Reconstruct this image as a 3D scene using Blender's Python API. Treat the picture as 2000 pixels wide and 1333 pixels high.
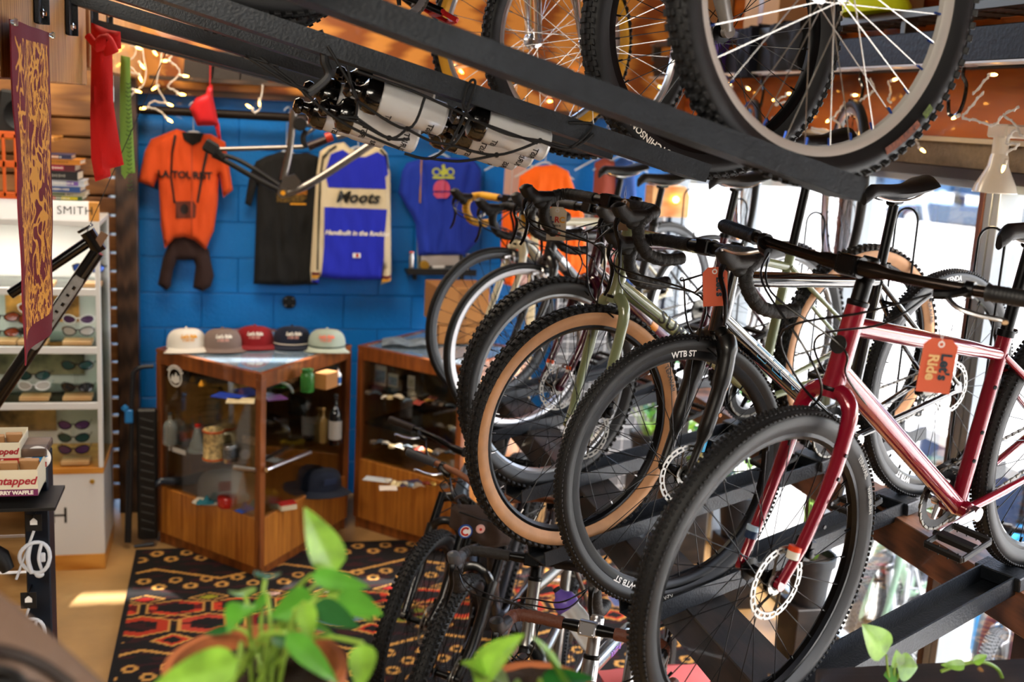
import bpy, bmesh, math, random
import numpy as np
from mathutils import Vector, Matrix, noise
from mathutils.geometry import delaunay_2d_cdt
for _o in list(bpy.data.objects): bpy.data.objects.remove(_o)
S = bpy.context.scene
COL = S.collection
rad = math.radians
# ---------------------------------------------------------------- camera
FPX, PIT, ROL, YAW, CH = 2200.0, rad(11.436), rad(-3.198), rad(14.25), 2.3
_cp, _sp, _cy, _sy = math.cos(PIT), math.sin(PIT), math.cos(YAW), math.sin(YAW)
_fwd = Vector((_sy*_cp, _cy*_cp, -_sp)); _r0 = Vector((_cy, -_sy, 0)); _u0 = _r0.cross(_fwd)
CR = math.cos(ROL)*_r0 - math.sin(ROL)*_u0
CU = math.sin(ROL)*_r0 + math.cos(ROL)*_u0
CAMP = Vector((0, 0, CH))
cam_d = bpy.data.cameras.new('camera'); cam = bpy.data.objects.new('camera', cam_d); COL.objects.link(cam)
cam_d.sensor_width = 36; cam_d.lens = FPX/2000*36; cam_d.clip_start = .05; cam_d.clip_end = 400
cam.matrix_world = Matrix((( CR.x, CU.x, -_fwd.x, 0), (CR.y, CU.y, -_fwd.y, 0), (CR.z, CU.z, -_fwd.z, CH), (0, 0, 0, 1)))
cam_d.dof.use_dof = True; cam_d.dof.focus_distance = 2.75; cam_d.dof.aperture_fstop = 3.0
S.camera = cam

def at(px, py, **k):
    """pixel of the 2000x1333 photo -> world point on the plane X=, Y= or Z="""
    d = CR*((px-1000)/FPX) - CU*((py-666.5)/FPX) + _fwd
    if 'Y' in k: t = (k['Y']-CAMP.y)/d.y
    elif 'X' in k: t = (k['X']-CAMP.x)/d.x
    else: t = (k['Z']-CAMP.z)/d.z
    return CAMP + d*t

# ---------------------------------------------------------------- world, sun, lights, exposure
W = bpy.data.worlds.new('world'); S.world = W; W.use_nodes = True
_nt = W.node_tree; _bg = _nt.nodes['Background']
_sky = _nt.nodes.new('ShaderNodeTexSky'); _sky.sky_type = 'NISHITA'; _sky.sun_elevation = rad(48); _sky.sun_rotation = rad(110)
_sky.sun_disc = False; _sky.air_density = .8; _sky.dust_density = 3
_nt.links.new(_sky.outputs[0], _bg.inputs[0]); _bg.inputs[1].default_value = 1.45
sun_d = bpy.data.lights.new('sun', 'SUN'); sun_d.energy = 17.0; sun_d.angle = rad(1.5); sun_d.color = (1, .95, .88)
sun = bpy.data.objects.new('sun', sun_d); COL.objects.link(sun)
sun.rotation_euler = Vector((-.14, -.5, -1.2)).to_track_quat('-Z', 'Y').to_euler()   # high sun, falling along the window wall onto the street

def area(name, loc, look, sx, sy, power, col):
    d = bpy.data.lights.new(name, 'AREA'); d.shape = 'RECTANGLE'; d.size = sx; d.size_y = sy; d.energy = power; d.color = col
    o = bpy.data.objects.new(name, d); COL.objects.link(o); o.location = loc
    o.rotation_euler = (Vector(look)-Vector(loc)).to_track_quat('-Z', 'Y').to_euler(); return o
area('ceiling_lamp_front', (-1.1, .6, 3.5), (.9, 4.2, 1.2), 2.4, 1.4, 170, (1, .9, .76))
area('ceiling_lamp_back', (-.2, 5.0, 3.5), (.2, 5.9, .3), 1.8, .8, 80, (1, .82, .6))
S.view_settings.view_transform = 'Standard'; S.view_settings.look = 'None'; S.view_settings.gamma = 1
S.view_settings.exposure = 0.15; S.view_settings.use_curve_mapping = False

# ---------------------------------------------------------------- materials
def lin(h):
    if isinstance(h, str):
        v = [int(h[i:i+2], 16)/255 for i in (0, 2, 4)]
        return tuple(x/12.92 if x <= .04045 else ((x+.055)/1.055)**2.4 for x in v)
    return tuple(h)
MATS = {}
def mat(name, col, rough=.5, metal=0., coat=0., bump=0., bscale=60., vary=0., vscale=8., trans=0., emit=0., alpha=1., sheen=0., stretch=None, ior=1.45, wave=None, vcol=False):
    if name in MATS: return MATS[name]
    m = bpy.data.materials.new(name); m.use_nodes = True; nt = m.node_tree; N = nt.nodes; L = nt.links
    b = N['Principled BSDF']; c = lin(col)
    b.inputs['Base Color'].default_value = (*c, 1); b.inputs['Roughness'].default_value = rough; b.inputs['Metallic'].default_value = metal
    b.inputs['Coat Weight'].default_value = coat; b.inputs['Coat Roughness'].default_value = .06
    b.inputs['Transmission Weight'].default_value = trans; b.inputs['IOR'].default_value = ior; b.inputs['Alpha'].default_value = alpha
    b.inputs['Sheen Weight'].default_value = sheen
    if emit: b.inputs['Emission Color'].default_value = (*c, 1); b.inputs['Emission Strength'].default_value = emit
    tc = None
    def coords():
        nonlocal tc
        if tc is None:
            t = N.new('ShaderNodeTexCoord'); mp = N.new('ShaderNodeMapping'); L.new(t.outputs['Object'], mp.inputs[0])
            if stretch: mp.inputs['Scale'].default_value = stretch
            tc = mp.outputs[0]
        return tc
    src = None
    if vcol:
        a = N.new('ShaderNodeAttribute'); a.attribute_name = 'Col'; src = a.outputs['Color']; L.new(src, b.inputs['Base Color'])
    if vary:
        n = N.new('ShaderNodeTexNoise'); n.inputs['Scale'].default_value = vscale; n.inputs['Detail'].default_value = 6
        L.new(coords(), n.inputs['Vector'])
        r = N.new('ShaderNodeMapRange'); r.inputs[1].default_value = .3; r.inputs[2].default_value = .7
        r.inputs[3].default_value = 1-vary; r.inputs[4].default_value = 1+vary*.6
        L.new(n.outputs[0], r.inputs[0])
        x = N.new('ShaderNodeVectorMath'); x.operation = 'SCALE'
        if src: L.new(src, x.inputs[0])
        else: x.inputs[0].default_value = c
        L.new(r.outputs[0], x.inputs['Scale']); L.new(x.outputs[0], b.inputs['Base Color'])
    if bump:
        n = N.new('ShaderNodeTexNoise'); n.inputs['Scale'].default_value = bscale; n.inputs['Detail'].default_value = 5
        L.new(coords(), n.inputs['Vector'])
        bp = N.new('ShaderNodeBump'); bp.inputs['Strength'].default_value = bump; bp.inputs['Distance'].default_value = .01
        L.new(n.outputs[0], bp.inputs['Height']); L.new(bp.outputs[0], b.inputs['Normal'])
    MATS[name] = m; return m

def wood(name, dark, light, scale=(1.5, 14, 14), rough=.45, coat=.15, grain=.35):
    if name in MATS: return MATS[name]
    m = bpy.data.materials.new(name); m.use_nodes = True; N = m.node_tree.nodes; L = m.node_tree.links; b = N['Principled BSDF']
    t = N.new('ShaderNodeTexCoord'); mp = N.new('ShaderNodeMapping'); mp.inputs['Scale'].default_value = scale; L.new(t.outputs['Object'], mp.inputs[0])
    n = N.new('ShaderNodeTexNoise'); n.inputs['Scale'].default_value = 2.2; n.inputs['Detail'].default_value = 8; n.inputs['Roughness'].default_value = .65; n.inputs['Distortion'].default_value = .6
    L.new(mp.outputs[0], n.inputs['Vector'])
    w = N.new('ShaderNodeTexWave'); w.inputs['Scale'].default_value = .9; w.inputs['Distortion'].default_value = 6; w.inputs['Detail'].default_value = 3
    L.new(mp.outputs[0], w.inputs['Vector'])
    mx = N.new('ShaderNodeMix'); mx.inputs[0].default_value = grain; L.new(n.outputs[0], mx.inputs[2]); L.new(w.outputs['Fac'], mx.inputs[3])
    cr = N.new('ShaderNodeValToRGB'); cr.color_ramp.elements[0].position = .3; cr.color_ramp.elements[1].position = .72
    cr.color_ramp.elements[0].color = (*lin(dark), 1); cr.color_ramp.elements[1].color = (*lin(light), 1)
    L.new(mx.outputs[0], cr.inputs[0]); L.new(cr.outputs[0], b.inputs['Base Color'])
    bp = N.new('ShaderNodeBump'); bp.inputs['Strength'].default_value = .15; bp.inputs['Distance'].default_value = .004
    L.new(n.outputs[0], bp.inputs['Height']); L.new(bp.outputs[0], b.inputs['Normal'])
    b.inputs['Roughness'].default_value = rough; b.inputs['Coat Weight'].default_value = coat
    MATS[name] = m; return m

def thin_glass(name, tint=(1, 1, 1), rough=0., refl=.5):
    m = bpy.data.materials.new(name); m.use_nodes = True; N = m.node_tree.nodes; L = m.node_tree.links; N.remove(N['Principled BSDF'])
    t = N.new('ShaderNodeBsdfTransparent'); t.inputs[0].default_value = (*tint, 1); g = N.new('ShaderNodeBsdfGlossy'); g.inputs['Roughness'].default_value = rough
    f = N.new('ShaderNodeFresnel'); f.inputs[0].default_value = 1.5; k = N.new('ShaderNodeMath'); k.operation = 'MULTIPLY'; k.inputs[1].default_value = refl; L.new(f.outputs[0], k.inputs[0])
    x = N.new('ShaderNodeMixShader'); L.new(k.outputs[0], x.inputs[0]); L.new(t.outputs[0], x.inputs[1]); L.new(g.outputs[0], x.inputs[2]); L.new(x.outputs[0], N['Material Output'].inputs[0]); MATS[name] = m; return m
RUB = mat('tyre_rubber', '08080a', .62, bump=.15, bscale=300, vary=.2)
RUBG = mat('tyre_rubber_sidewall', '0f1012', .52, vary=.15, vscale=20)
TAN = mat('tan_sidewall', 'b58358', .6, vary=.15, vscale=25)
YEL = mat('yellow_sidewall', 'd79a1c', .55, vary=.1)
SIL = mat('brushed_aluminium', 'c9c9cc', .28, 1.0)
CHR = mat('polished_chrome', 'e6e6ea', .12, 1.0)
STL = mat('stainless_steel', '8c8a86', .34, .95)
TI = mat('bare_titanium', '8e8a86', .32, 1.0, vary=.1)
BLKA = mat('black_anodised', '0d0d0f', .3, .6)
BLK = mat('black_gloss_paint', '050506', .18, 0, 1.0)
BLKM = mat('black_matte', '0c0c0d', .55)
HOOD = mat('black_rubber_hood', '131315', .5, bump=.1, bscale=400)
TAPE = mat('black_bar_tape', '141314', .6, bump=.25, bscale=220)
CHAIN = mat('chain_steel', '6d6b66', .35, .9)
BLKW = mat('black_cable', '08080a', .3)

# ---------------------------------------------------------------- mesh building
class M:
    def __init__(s): s.v = []; s.f = []; s.mi = []; s.T = None; s.k = 0; s.uv = None
    def add(s, vs, fs, k=None):
        n = len(s.v)
        if s.T is not None: vs = [s.T @ Vector(p) for p in vs]
        s.v.extend([tuple(p) for p in vs]); s.f.extend([tuple(i+n for i in f) for f in fs]); s.mi.extend([s.k if k is None else k]*len(fs))
    def box(s, c, size, R=None, b=None, k=None):
        c = Vector(c); hx, hy, hz = [abs(q)/2 for q in size]
        if b is None: b = min(hx, hy, hz)*.18
        b = min(b, hx*.9, hy*.9, hz*.9); vs = []; idx = {}
        for sx in (-1, 1):
            for sy in (-1, 1):
                for sz in (-1, 1):
                    for a in range(3):
                        p = [sx*(hx-b), sy*(hy-b), sz*(hz-b)]; p[a] = (sx*hx, sy*hy, sz*hz)[a]
                        p = Vector(p)
                        if R is not None: p = R @ p
                        idx[(sx, sy, sz, a)] = len(vs); vs.append(c+p)
        fs = []
        for a in range(3):
            o = [i for i in range(3) if i != a]
            for sg in (-1, 1):
                q = []
                for (u, v) in ((-1, -1), (1, -1), (1, 1), (-1, 1)):
                    t = [0, 0, 0]; t[a] = sg; t[o[0]] = u; t[o[1]] = v; q.append(idx[(t[0], t[1], t[2], a)])
                fs.append(q if (sg > 0) == (a != 1) else q[::-1])
        for a in range(3):
            o = [i for i in range(3) if i != a]
            for u in (-1, 1):
                for v in (-1, 1):
                    t0 = [0, 0, 0]; t1 = [0, 0, 0]; t0[a] = -1; t1[a] = 1; t0[o[0]] = t1[o[0]] = u; t0[o[1]] = t1[o[1]] = v
                    q = [idx[(*t0, o[0])], idx[(*t1, o[0])], idx[(*t1, o[1])], idx[(*t0, o[1])]]
                    fs.append(q if (u*v > 0) == (a != 1) else q[::-1])
        for sx in (-1, 1):
            for sy in (-1, 1):
                for sz in (-1, 1):
                    q = [idx[(sx, sy, sz, i)] for i in range(3)]
                    fs.append(q if sx*sy*sz > 0 else q[::-1])
        s.add(vs, fs, k)
    def tube(s, pts, r, seg=10, closed=False, caps=True, flat=1., k=None, up=None):
        pts = [Vector(p) for p in pts]; n = len(pts)
        rs = r if isinstance(r, (list, tuple)) else [r]*n
        tg = []
        for i in range(n):
            a = pts[(i-1) % n] if (closed or i > 0) else pts[i]; b = pts[(i+1) % n] if (closed or i < n-1) else pts[i]
            t = (b-a); tg.append(t.normalized() if t.length > 1e-9 else Vector((0, 0, 1)))
        u = Vector(up) if up is not None else (Vector((0, 0, 1)) if abs(tg[0].z) < .9 else Vector((1, 0, 0)))
        vs = []
        for i in range(n):
            u = (u-tg[i]*u.dot(tg[i]))
            u = u.normalized() if u.length > 1e-6 else tg[i].orthogonal().normalized()
            w = tg[i].cross(u)
            for j in range(seg):
                a = 2*math.pi*j/seg
                vs.append(pts[i]+(u*math.cos(a)*flat+w*math.sin(a))*rs[i])
        fs = []
        m = n if closed else n-1
        for i in range(m):
            for j in range(seg):
                a = i*seg+j; b = i*seg+(j+1) % seg; c = ((i+1) % n)*seg+(j+1) % seg; d = ((i+1) % n)*seg+j
                fs.append((a, b, c, d))
        if caps and not closed:
            fs.append(tuple(range(seg))[::-1]); fs.append(tuple((n-1)*seg+j for j in range(seg)))
        s.add(vs, fs, k)
    def lathe(s, prof, c=(0, 0, 0), ax=(0, 0, 1), seg=24, closed=False, kf=None, squash=None):
        ax = Vector(ax).normalized(); u = ax.orthogonal().normalized(); w = ax.cross(u); c = Vector(c); n = len(prof); vs = []
        for (r, h) in prof:
            for j in range(seg):
                a = 2*math.pi*j/seg; p = u*math.cos(a)*r+w*math.sin(a)*r
                vs.append(c+p+ax*h)
        fs = []; ks = []
        for i in range(n if closed else n-1):
            i2 = (i+1) % n
            for j in range(seg):
                j2 = (j+1) % seg; fs.append((i*seg+j, i*seg+j2, i2*seg+j2, i2*seg+j)); ks.append(kf[i] if kf else s.k)
        if not closed:
            if prof[0][0] > 1e-6: fs.append(tuple(range(seg))[::-1]); ks.append(ks[0])
            if prof[-1][0] > 1e-6: fs.append(tuple((n-1)*seg+j for j in range(seg))); ks.append(ks[-1] if ks else s.k)
        n0 = len(s.f); s.add(vs, fs); s.mi[n0:] = ks
    def ball(s, c, r, sc=(1, 1, 1), seg=14, rings=9, R=None, k=None):
        vs = []; c = Vector(c)
        for i in range(rings+1):
            t = math.pi*i/rings
            for j in range(seg):
                a = 2*math.pi*j/seg
                p = Vector((math.sin(t)*math.cos(a)*r*sc[0], math.sin(t)*math.sin(a)*r*sc[1], math.cos(t)*r*sc[2]))
                if R is not None: p = R @ p
                vs.append(c+p)
        fs = [(i*seg+j, (i+1)*seg+j, (i+1)*seg+(j+1) % seg, i*seg+(j+1) % seg) for i in range(rings) for j in range(seg)]
        s.add(vs, fs, k)
    def prism(s, poly, t, o=(0, 0, 0), u=(1, 0, 0), v=(0, 0, 1), k=None):
        """2-D polygon in the plane (u,v) at o, thickness t along u x v"""
        o = Vector(o); u = Vector(u); v = Vector(v); n = u.cross(v).normalized()
        a = [o+u*p[0]+v*p[1] for p in poly]; m = len(a)
        vs = a+[p+n*t for p in a]
        fs = [tuple(range(m))[::-1], tuple(range(m, 2*m))]+[(i, (i+1) % m, m+(i+1) % m, m+i) for i in range(m)]
        s.add(vs, fs, k)
    def grid(s, fn, nu, nv, k=None, cu=False, cv=False):
        vs = [fn(i/(nu if cu else nu-1), j/(nv if cv else nv-1)) for i in range(nu) for j in range(nv)]
        fs = []
        for i in range(nu if cu else nu-1):
            for j in range(nv if cv else nv-1):
                i2 = (i+1) % nu; j2 = (j+1) % nv
                fs.append((i*nv+j, i2*nv+j, i2*nv+j2, i*nv+j2))
        s.add(vs, fs, k)
    def obj(s, name, mats, parent=None, smooth=40, loc=None, **props):
        me = bpy.data.meshes.new(name); me.from_pydata(s.v, [], s.f)
        if not isinstance(mats, (list, tuple)): mats = [mats]
        for m in mats: me.materials.append(m)
        if len(mats) > 1: me.polygons.foreach_set('material_index', s.mi)
        me.validate(); me.update()
        if smooth:
            me.polygons.foreach_set('use_smooth', [True]*len(me.polygons)); me.set_sharp_from_angle(angle=rad(smooth))
        o = bpy.data.objects.new(name, me); COL.objects.link(o)
        if loc is not None: o.location = loc
        if parent is not None: o.parent = parent
        for a, b in props.items(): o[a] = b
        return o

def thing(name, label, cat, loc=(0, 0, 0), group=None, mtx=None, rz=0):
    o = bpy.data.objects.new(name, None); COL.objects.link(o); o.empty_display_size = .05
    o['label'] = label; o['category'] = cat
    if group: o['group'] = group
    if mtx is not None: o.matrix_world = mtx
    else: o.location = loc; o.rotation_euler = (0, 0, rz)
    return o
def tag(o, label, cat, group=None):
    o['label'] = label; o['category'] = cat
    if group: o['group'] = group
    return o
def struct(o): o['kind'] = 'structure'; return o
def centre(o):
    """move a top-level mesh's origin to the middle of its base, geometry staying put"""
    me = o.data; n = len(me.vertices); a = np.empty(n*3); me.vertices.foreach_get('co', a); a = a.reshape(-1, 3)
    c = (a.min(0)+a.max(0))/2; c[2] = a[:, 2].min(); a -= c; me.vertices.foreach_set('co', a.ravel()); me.update(); o.location = Vector(c)+o.location
    return o
def copy_tree(o, parent=None):
    c = o.copy(); COL.objects.link(c); c.parent = parent
    if parent is not None: c.matrix_parent_inverse = o.matrix_parent_inverse.copy()
    for ch in list(o.children): copy_tree(ch, c)
    return c
def text_geo(txt, size, align='CENTER', bold=0., shear=0., spacing=1.):
    cu = bpy.data.curves.new('t', 'FONT'); cu.body = txt; cu.size = size; cu.align_x = align; cu.align_y = 'CENTER'; cu.offset = bold; cu.shear = shear; cu.space_character = spacing; cu.resolution_u = 3
    ob = bpy.data.objects.new('t', cu); COL.objects.link(ob); bpy.context.view_layer.update()
    me = bpy.data.meshes.new_from_object(ob); bpy.data.objects.remove(ob)
    return me
def text_mesh(m, txt, size, fn, cuts=0., **k):
    """text polygons mapped by fn(u,v) -> point, cut into strips so they can follow a curved surface"""
    me = text_geo(txt, size, **k); bm = bmesh.new(); bm.from_mesh(me); bpy.data.meshes.remove(me)
    if cuts:
        xs = [v.co.x for v in bm.verts]; ys = [v.co.y for v in bm.verts]
        for ax, a in ((1, ys), (0, xs)):
            t = min(a)+cuts
            while t < max(a):
                n = Vector((0, 0, 0)); n[ax] = 1; c = Vector((0, 0, 0)); c[ax] = t
                bmesh.ops.bisect_plane(bm, geom=bm.verts[:]+bm.edges[:]+bm.faces[:], plane_co=c, plane_no=n); t += cuts
    bm.verts.index_update()
    m.add([fn(v.co.x, v.co.y) for v in bm.verts], [[v.index for v in f.verts] for f in bm.faces]); bm.free()
def flat_text(name, txt, size, o, u, v, material, parent, label=None, **k):
    m = M(); o = Vector(o); u = Vector(u).normalized(); v = Vector(v).normalized()
    text_mesh(m, txt, size, lambda a, b: o+u*a+v*b, **k)
    ob = m.obj(name, material, parent, smooth=0)
    return ob
def dashes(name, n, w, h, o, u, v, material, parent, seed=1):
    """a row of small uneven bars: print too small to read"""
    r = random.Random(seed); m = M(); o = Vector(o); u = Vector(u).normalized(); v = Vector(v).normalized(); x = -w/2; st = w/n
    pts = []
    for i in range(n):
        a = st*r.uniform(.45, .8); hh = h*r.uniform(.6, 1); p = o+u*(x+st*i)-v*hh/2; pts.append((p, a, hh))
    for p, a, hh in pts: m.add([p, p+u*a, p+u*a+v*hh, p+v*hh], [(0, 1, 2, 3)])
    return m.obj(name, material, parent, smooth=0)
def bez(p, n=10):
    """Catmull-Rom through points"""
    p = [Vector(q) for q in p]; out = []
    for i in range(len(p)-1):
        p0 = p[max(i-1, 0)]; p1 = p[i]; p2 = p[i+1]; p3 = p[min(i+2, len(p)-1)]
        for j in range(n):
            t = j/n; out.append(.5*((2*p1)+(p2-p0)*t+(2*p0-5*p1+4*p2-p3)*t*t+(3*p1-p0-3*p2+p3)*t**3))
    out.append(p[-1]); return out
RX = lambda a: Matrix.Rotation(a, 3, 'X'); RY = lambda a: Matrix.Rotation(a, 3, 'Y'); RZ = lambda a: Matrix.Rotation(a, 3, 'Z')
# ---------------------------------------------------------------- bicycles
def wheel_geo(R, tw, tread, seg=96):
    """tyre mesh about the Y axis, centred on the axle; material 0 tread, 1 sidewall"""
    m = M(); th = tw*.92; rr = R-th; prof = []; kf = []
    base = R-(.0035 if tread == 'knob' else .001); hh = base-rr
    n = 14
    for i in range(n+1):
        a = math.pi*(-.12+1.24*i/n)
        y = -math.cos(a)*tw/2; r = rr+hh*.46+math.sin(a)*hh*.54
        prof.append((r, y))
    prof += [(rr-.004, tw*.27), (rr-.004, -tw*.27)]
    for i in range(len(prof)):
        y = (prof[i][1]+prof[(i+1) % len(prof)][1])/2
        r = (prof[i][0]+prof[(i+1) % len(prof)][0])/2
        kf.append(0 if r > base-hh*.24 else 1)
    m.lathe(prof, ax=(0, 1, 0), seg=seg, closed=True, kf=kf)
    def knob(a, y, r, sz, tilt=0.):
        Rm = Matrix.Rotation(-a, 3, 'Y')
        Rk = Rm @ Matrix.Rotation(tilt, 3, 'X')
        m.k = 0; m.box(Rm @ Vector((0, y, r)), sz, Rk, b=.0012)
    if tread == 'knob':
        N = int(2*math.pi*R/.024)
        for i in range(N):
            a = 2*math.pi*i/N; h = .5*2*math.pi/N
            knob(a, tw*.10, R-.003, (.011, tw*.15, .009)); knob(a, -tw*.10, R-.003, (.011, tw*.15, .009))
            knob(a+h, tw*.27, R-.0085, (.013, tw*.13, .009), -.55); knob(a+h, -tw*.27, R-.0085, (.013, tw*.13, .009), .55)
            knob(a, tw*.44, R-tw*.21, (.013, tw*.13, .013), -1.0); knob(a, -tw*.44, R-tw*.21, (.013, tw*.13, .013), 1.0)
    elif tread == 'fine':
        N = int(2*math.pi*R/.013)
        for i in range(N):
            a = 2*math.pi*i/N; h = .5*2*math.pi/N
            for yy in (.0, .14, -.14): knob(a+(h if yy else 0), tw*yy, R-.001, (.007, tw*.10, .004))
            knob(a, tw*.42, R-tw*.17, (.008, tw*.09, .006), -.9); knob(a, -tw*.42, R-tw*.17, (.008, tw*.09, .006), .9)
    return m, rr
def rim_geo(rr, depth, w):
    m = M(); m.lathe([(rr+.001, w/2), (rr-depth*.6, w/2), (rr-depth, w*.22), (rr-depth, -w*.22), (rr-depth*.6, -w/2), (rr+.001, -w/2), (rr-.006, -w*.35), (rr-.006, w*.35)], ax=(0, 1, 0), seg=80, closed=True)
    return m
def spoke_geo(rr, nsp, hubr, yf, dish=0.):
    m = M(); ri = rr-.004
    for i in range(nsp):
        a = 2*math.pi*i/nsp; side = 1 if i % 2 else -1; cr = 1 if (i//2) % 2 else -1
        b = a+cr*rad(62)
        p = Vector((math.sin(b)*hubr, side*yf, math.cos(b)*hubr)); q = Vector((math.sin(a)*ri, side*.003, math.cos(a)*ri))
        m.tube([p, q], .00115, seg=5, caps=False)
    return m
def nip_geo(rr, nsp):
    m = M()
    for i in range(nsp):
        a = 2*math.pi*i/nsp; d = Vector((math.sin(a), 0, math.cos(a)))
        m.tube([d*(rr+.0), d*(rr-.016)], .0024, seg=6)
    return m
def rotor_geo(y, r=.08):
    m = M(); n = 72; t = .001
    def P(a, q, s): 
        return Vector((math.sin(a)*q, y+s*t, math.cos(a)*q))
    bands = [r*.80, r*.855, r*.93, r]
    for i in range(n):
        a0 = 2*math.pi*i/n; a1 = 2*math.pi*(i+1)/n
        for b in range(3):
            if b == 1 and i % 3 != 0: continue
            q0, q1 = bands[b], bands[b+1]
            if b == 2 and i % 6 == 0: q1 -= .0025
            vs = [P(a0, q0, -1), P(a1, q0, -1), P(a1, q1, -1), P(a0, q1, -1), P(a0, q0, 1), P(a1, q0, 1), P(a1, q1, 1), P(a0, q1, 1)]
            m.add(vs, [(0, 1, 2, 3), (7, 6, 5, 4), (0, 4, 5, 1), (1, 5, 6, 2), (2, 6, 7, 3), (3, 7, 4, 0)])
    for i in range(6):
        a = 2*math.pi*i/6
        m.tube([Vector((math.sin(a+.5)*.024, y, math.cos(a+.5)*.024)), Vector((math.sin(a+.12)*.05, y, math.cos(a+.12)*.05)), Vector((math.sin(a)*r*.82, y, math.cos(a)*r*.82))], [.0042, .0032, .0045], seg=5, flat=.35)
    m.lathe([(.016, -.0015), (.027, -.0015), (.027, .0015), (.016, .0015)], c=(0, y, 0), ax=(0, 1, 0), seg=24, closed=True)
    return m
def make_wheel(parent, name, s, c, rear=False, T=None):
    R = s['R']; tw = s['tw']; m, rr = wheel_geo(R, tw, s['tread'], s.get('seg', 96))
    def put(mm, nm, mt, par=None):
        mm.v = [tuple((T @ Vector(p)) if T is not None else (Vector(p)+Vector(c))) for p in mm.v]
        return mm.obj(nm, mt, par)
    ty = put(m, name, [s['rub'], s['side']], parent)
    put(rim_geo(rr, s['rimd'], s.get('rimw', .026)), 'rim', s['rim'], ty)
    if s.get('rimtext'):
        mm = M()
        for st, txt in enumerate(s['rimtext']):
            base = s.get('rta', [2.4, 5.3])[st]
            for sg in (1,):
                text_mesh(mm, txt, s.get('rts', .024), lambda u, v: Vector((-math.sin(base+u/rr)*(rr-s['rimd']*.35+v), sg*(s.get('rimw', .026)/2+.0012), math.cos(base+u/rr)*(rr-s['rimd']*.35+v))), cuts=.01, bold=.0006)
        put(mm, 'rim_lettering', s.get('rtm', LET_W), ty)
    tt_ = s.get('tyretext_rear', s.get('tyretext')) if rear else s.get('tyretext')
    if tt_:
        mm = M()
        for base, txt, sz in tt_:
            rq = R-tw*.62
            for sg in (1, -1):
                text_mesh(mm, txt, sz, lambda u, v: Vector((-sg*math.sin(base+u/rq)*(rq+v), sg*(tw*.455+.0045), math.cos(base+u/rq)*(rq+v))), cuts=.01, bold=.0004)
        put(mm, 'tyre_lettering', s.get('ttm', LET_G), ty)
    for (a0, a1, c_) in s.get('tyreband', []) if not rear else []:
        mm = M(); rq = R-tw*.60
        for sg in (1, -1): mm.grid(lambda u, v: Vector((-math.sin(a0+(a1-a0)*u)*(rq+(v-.5)*.014), sg*(tw*.455+.004), math.cos(a0+(a1-a0)*u)*(rq+(v-.5)*.014))), 14, 3)
        put(mm, 'tyre_marking', mat('tyre_marking_'+c_, c_, .6, vary=.7, vscale=150), ty)
    ns = s.get('nsp', 32)
    put(spoke_geo(rr-s['rimd']*.8, ns, .022, .028), 'spokes', s['spk'], ty)
    put(nip_geo(rr-s['rimd']*.9, ns), 'spoke_nipples', s.get('nip', s['spk']), ty)
    h = M(); ax = (0, 1, 0)
    h.lathe([(.0, -.052), (.007, -.052), (.008, -.044), (.012, -.04), (.013, -.034), (.025, -.031), (.025, -.027), (.013, -.023), (.012, 0), (.013, .023), (.025, .027), (.025, .031), (.013, .034), (.012, .04), (.008, .044), (.007, .052), (0, .052)], ax=ax, seg=18)
    put(h, 'hub', s.get('hub', BLKA), ty)
    if s.get('disc', True): put(rotor_geo(.0415), 'brake_rotor', STL, ty)
    if rear:
        k = M()
        for i in range(9):
            r = .052-.0042*i; n = 22-i
            prof = []
            for j in range(n*2):
                a = math.pi*j/n; q = r if j % 2 else r-.004; prof.append((math.sin(a)*q, math.cos(a)*q))
            k.prism(prof, .0018, o=(0, -.024-.0037*i, 0), u=(1, 0, 0), v=(0, 0, 1))
        put(k, 'cassette', CHAIN, ty)
    q = M()
    if s.get('qr'):
        q.tube([(0, .055, 0), (0, .064, 0), (.0, .066, .01), (-.01, .068, .05)], [.006, .006, .004, .003], seg=8)
        put(q, 'quick_release', CHR, ty)
    return ty

LET_W = mat('white_lettering', 'e8e8e6', .5); LET_G = mat('grey_lettering', '8d8b84', .6); LET_K = mat('black_lettering', '101010', .5)

def saddle_geo(L=.27, w=.145):
    m = M(); n = 18; q = 14
    def f(u, v):
        x = .15-L*u
        hw = .018+(w/2-.018)*(max(0, (u-.25)/.75)**1.5 if u > .25 else 0)
        if u < .08: hw *= (.45+.55*math.sin(u/.08*math.pi/2))
        if u > .9: hw *= math.cos((u-.9)/.1*1.0)
        zt = .007*math.cos(u*math.pi*2*.8)+.004*max(0, u-.6)/.4-(.02*(1-u/.1) if u < .1 else 0)
        a = 2*math.pi*v; y = math.cos(a)*hw; z = math.sin(a)
        z = zt+(z*.014 if z > 0 else z*(.022+.012*(1-abs(2*u-1))))
        if z < zt: y *= .86
        return Vector((x, y, z-.012*abs(math.cos(a))**3))
    m.grid(f, n, q, cv=True)
    m.add([f(0, j/q) for j in range(q)], [tuple(range(q))]); m.add([f(1, j/q) for j in range(q)], [tuple(range(q))[::-1]])
    return m

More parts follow.
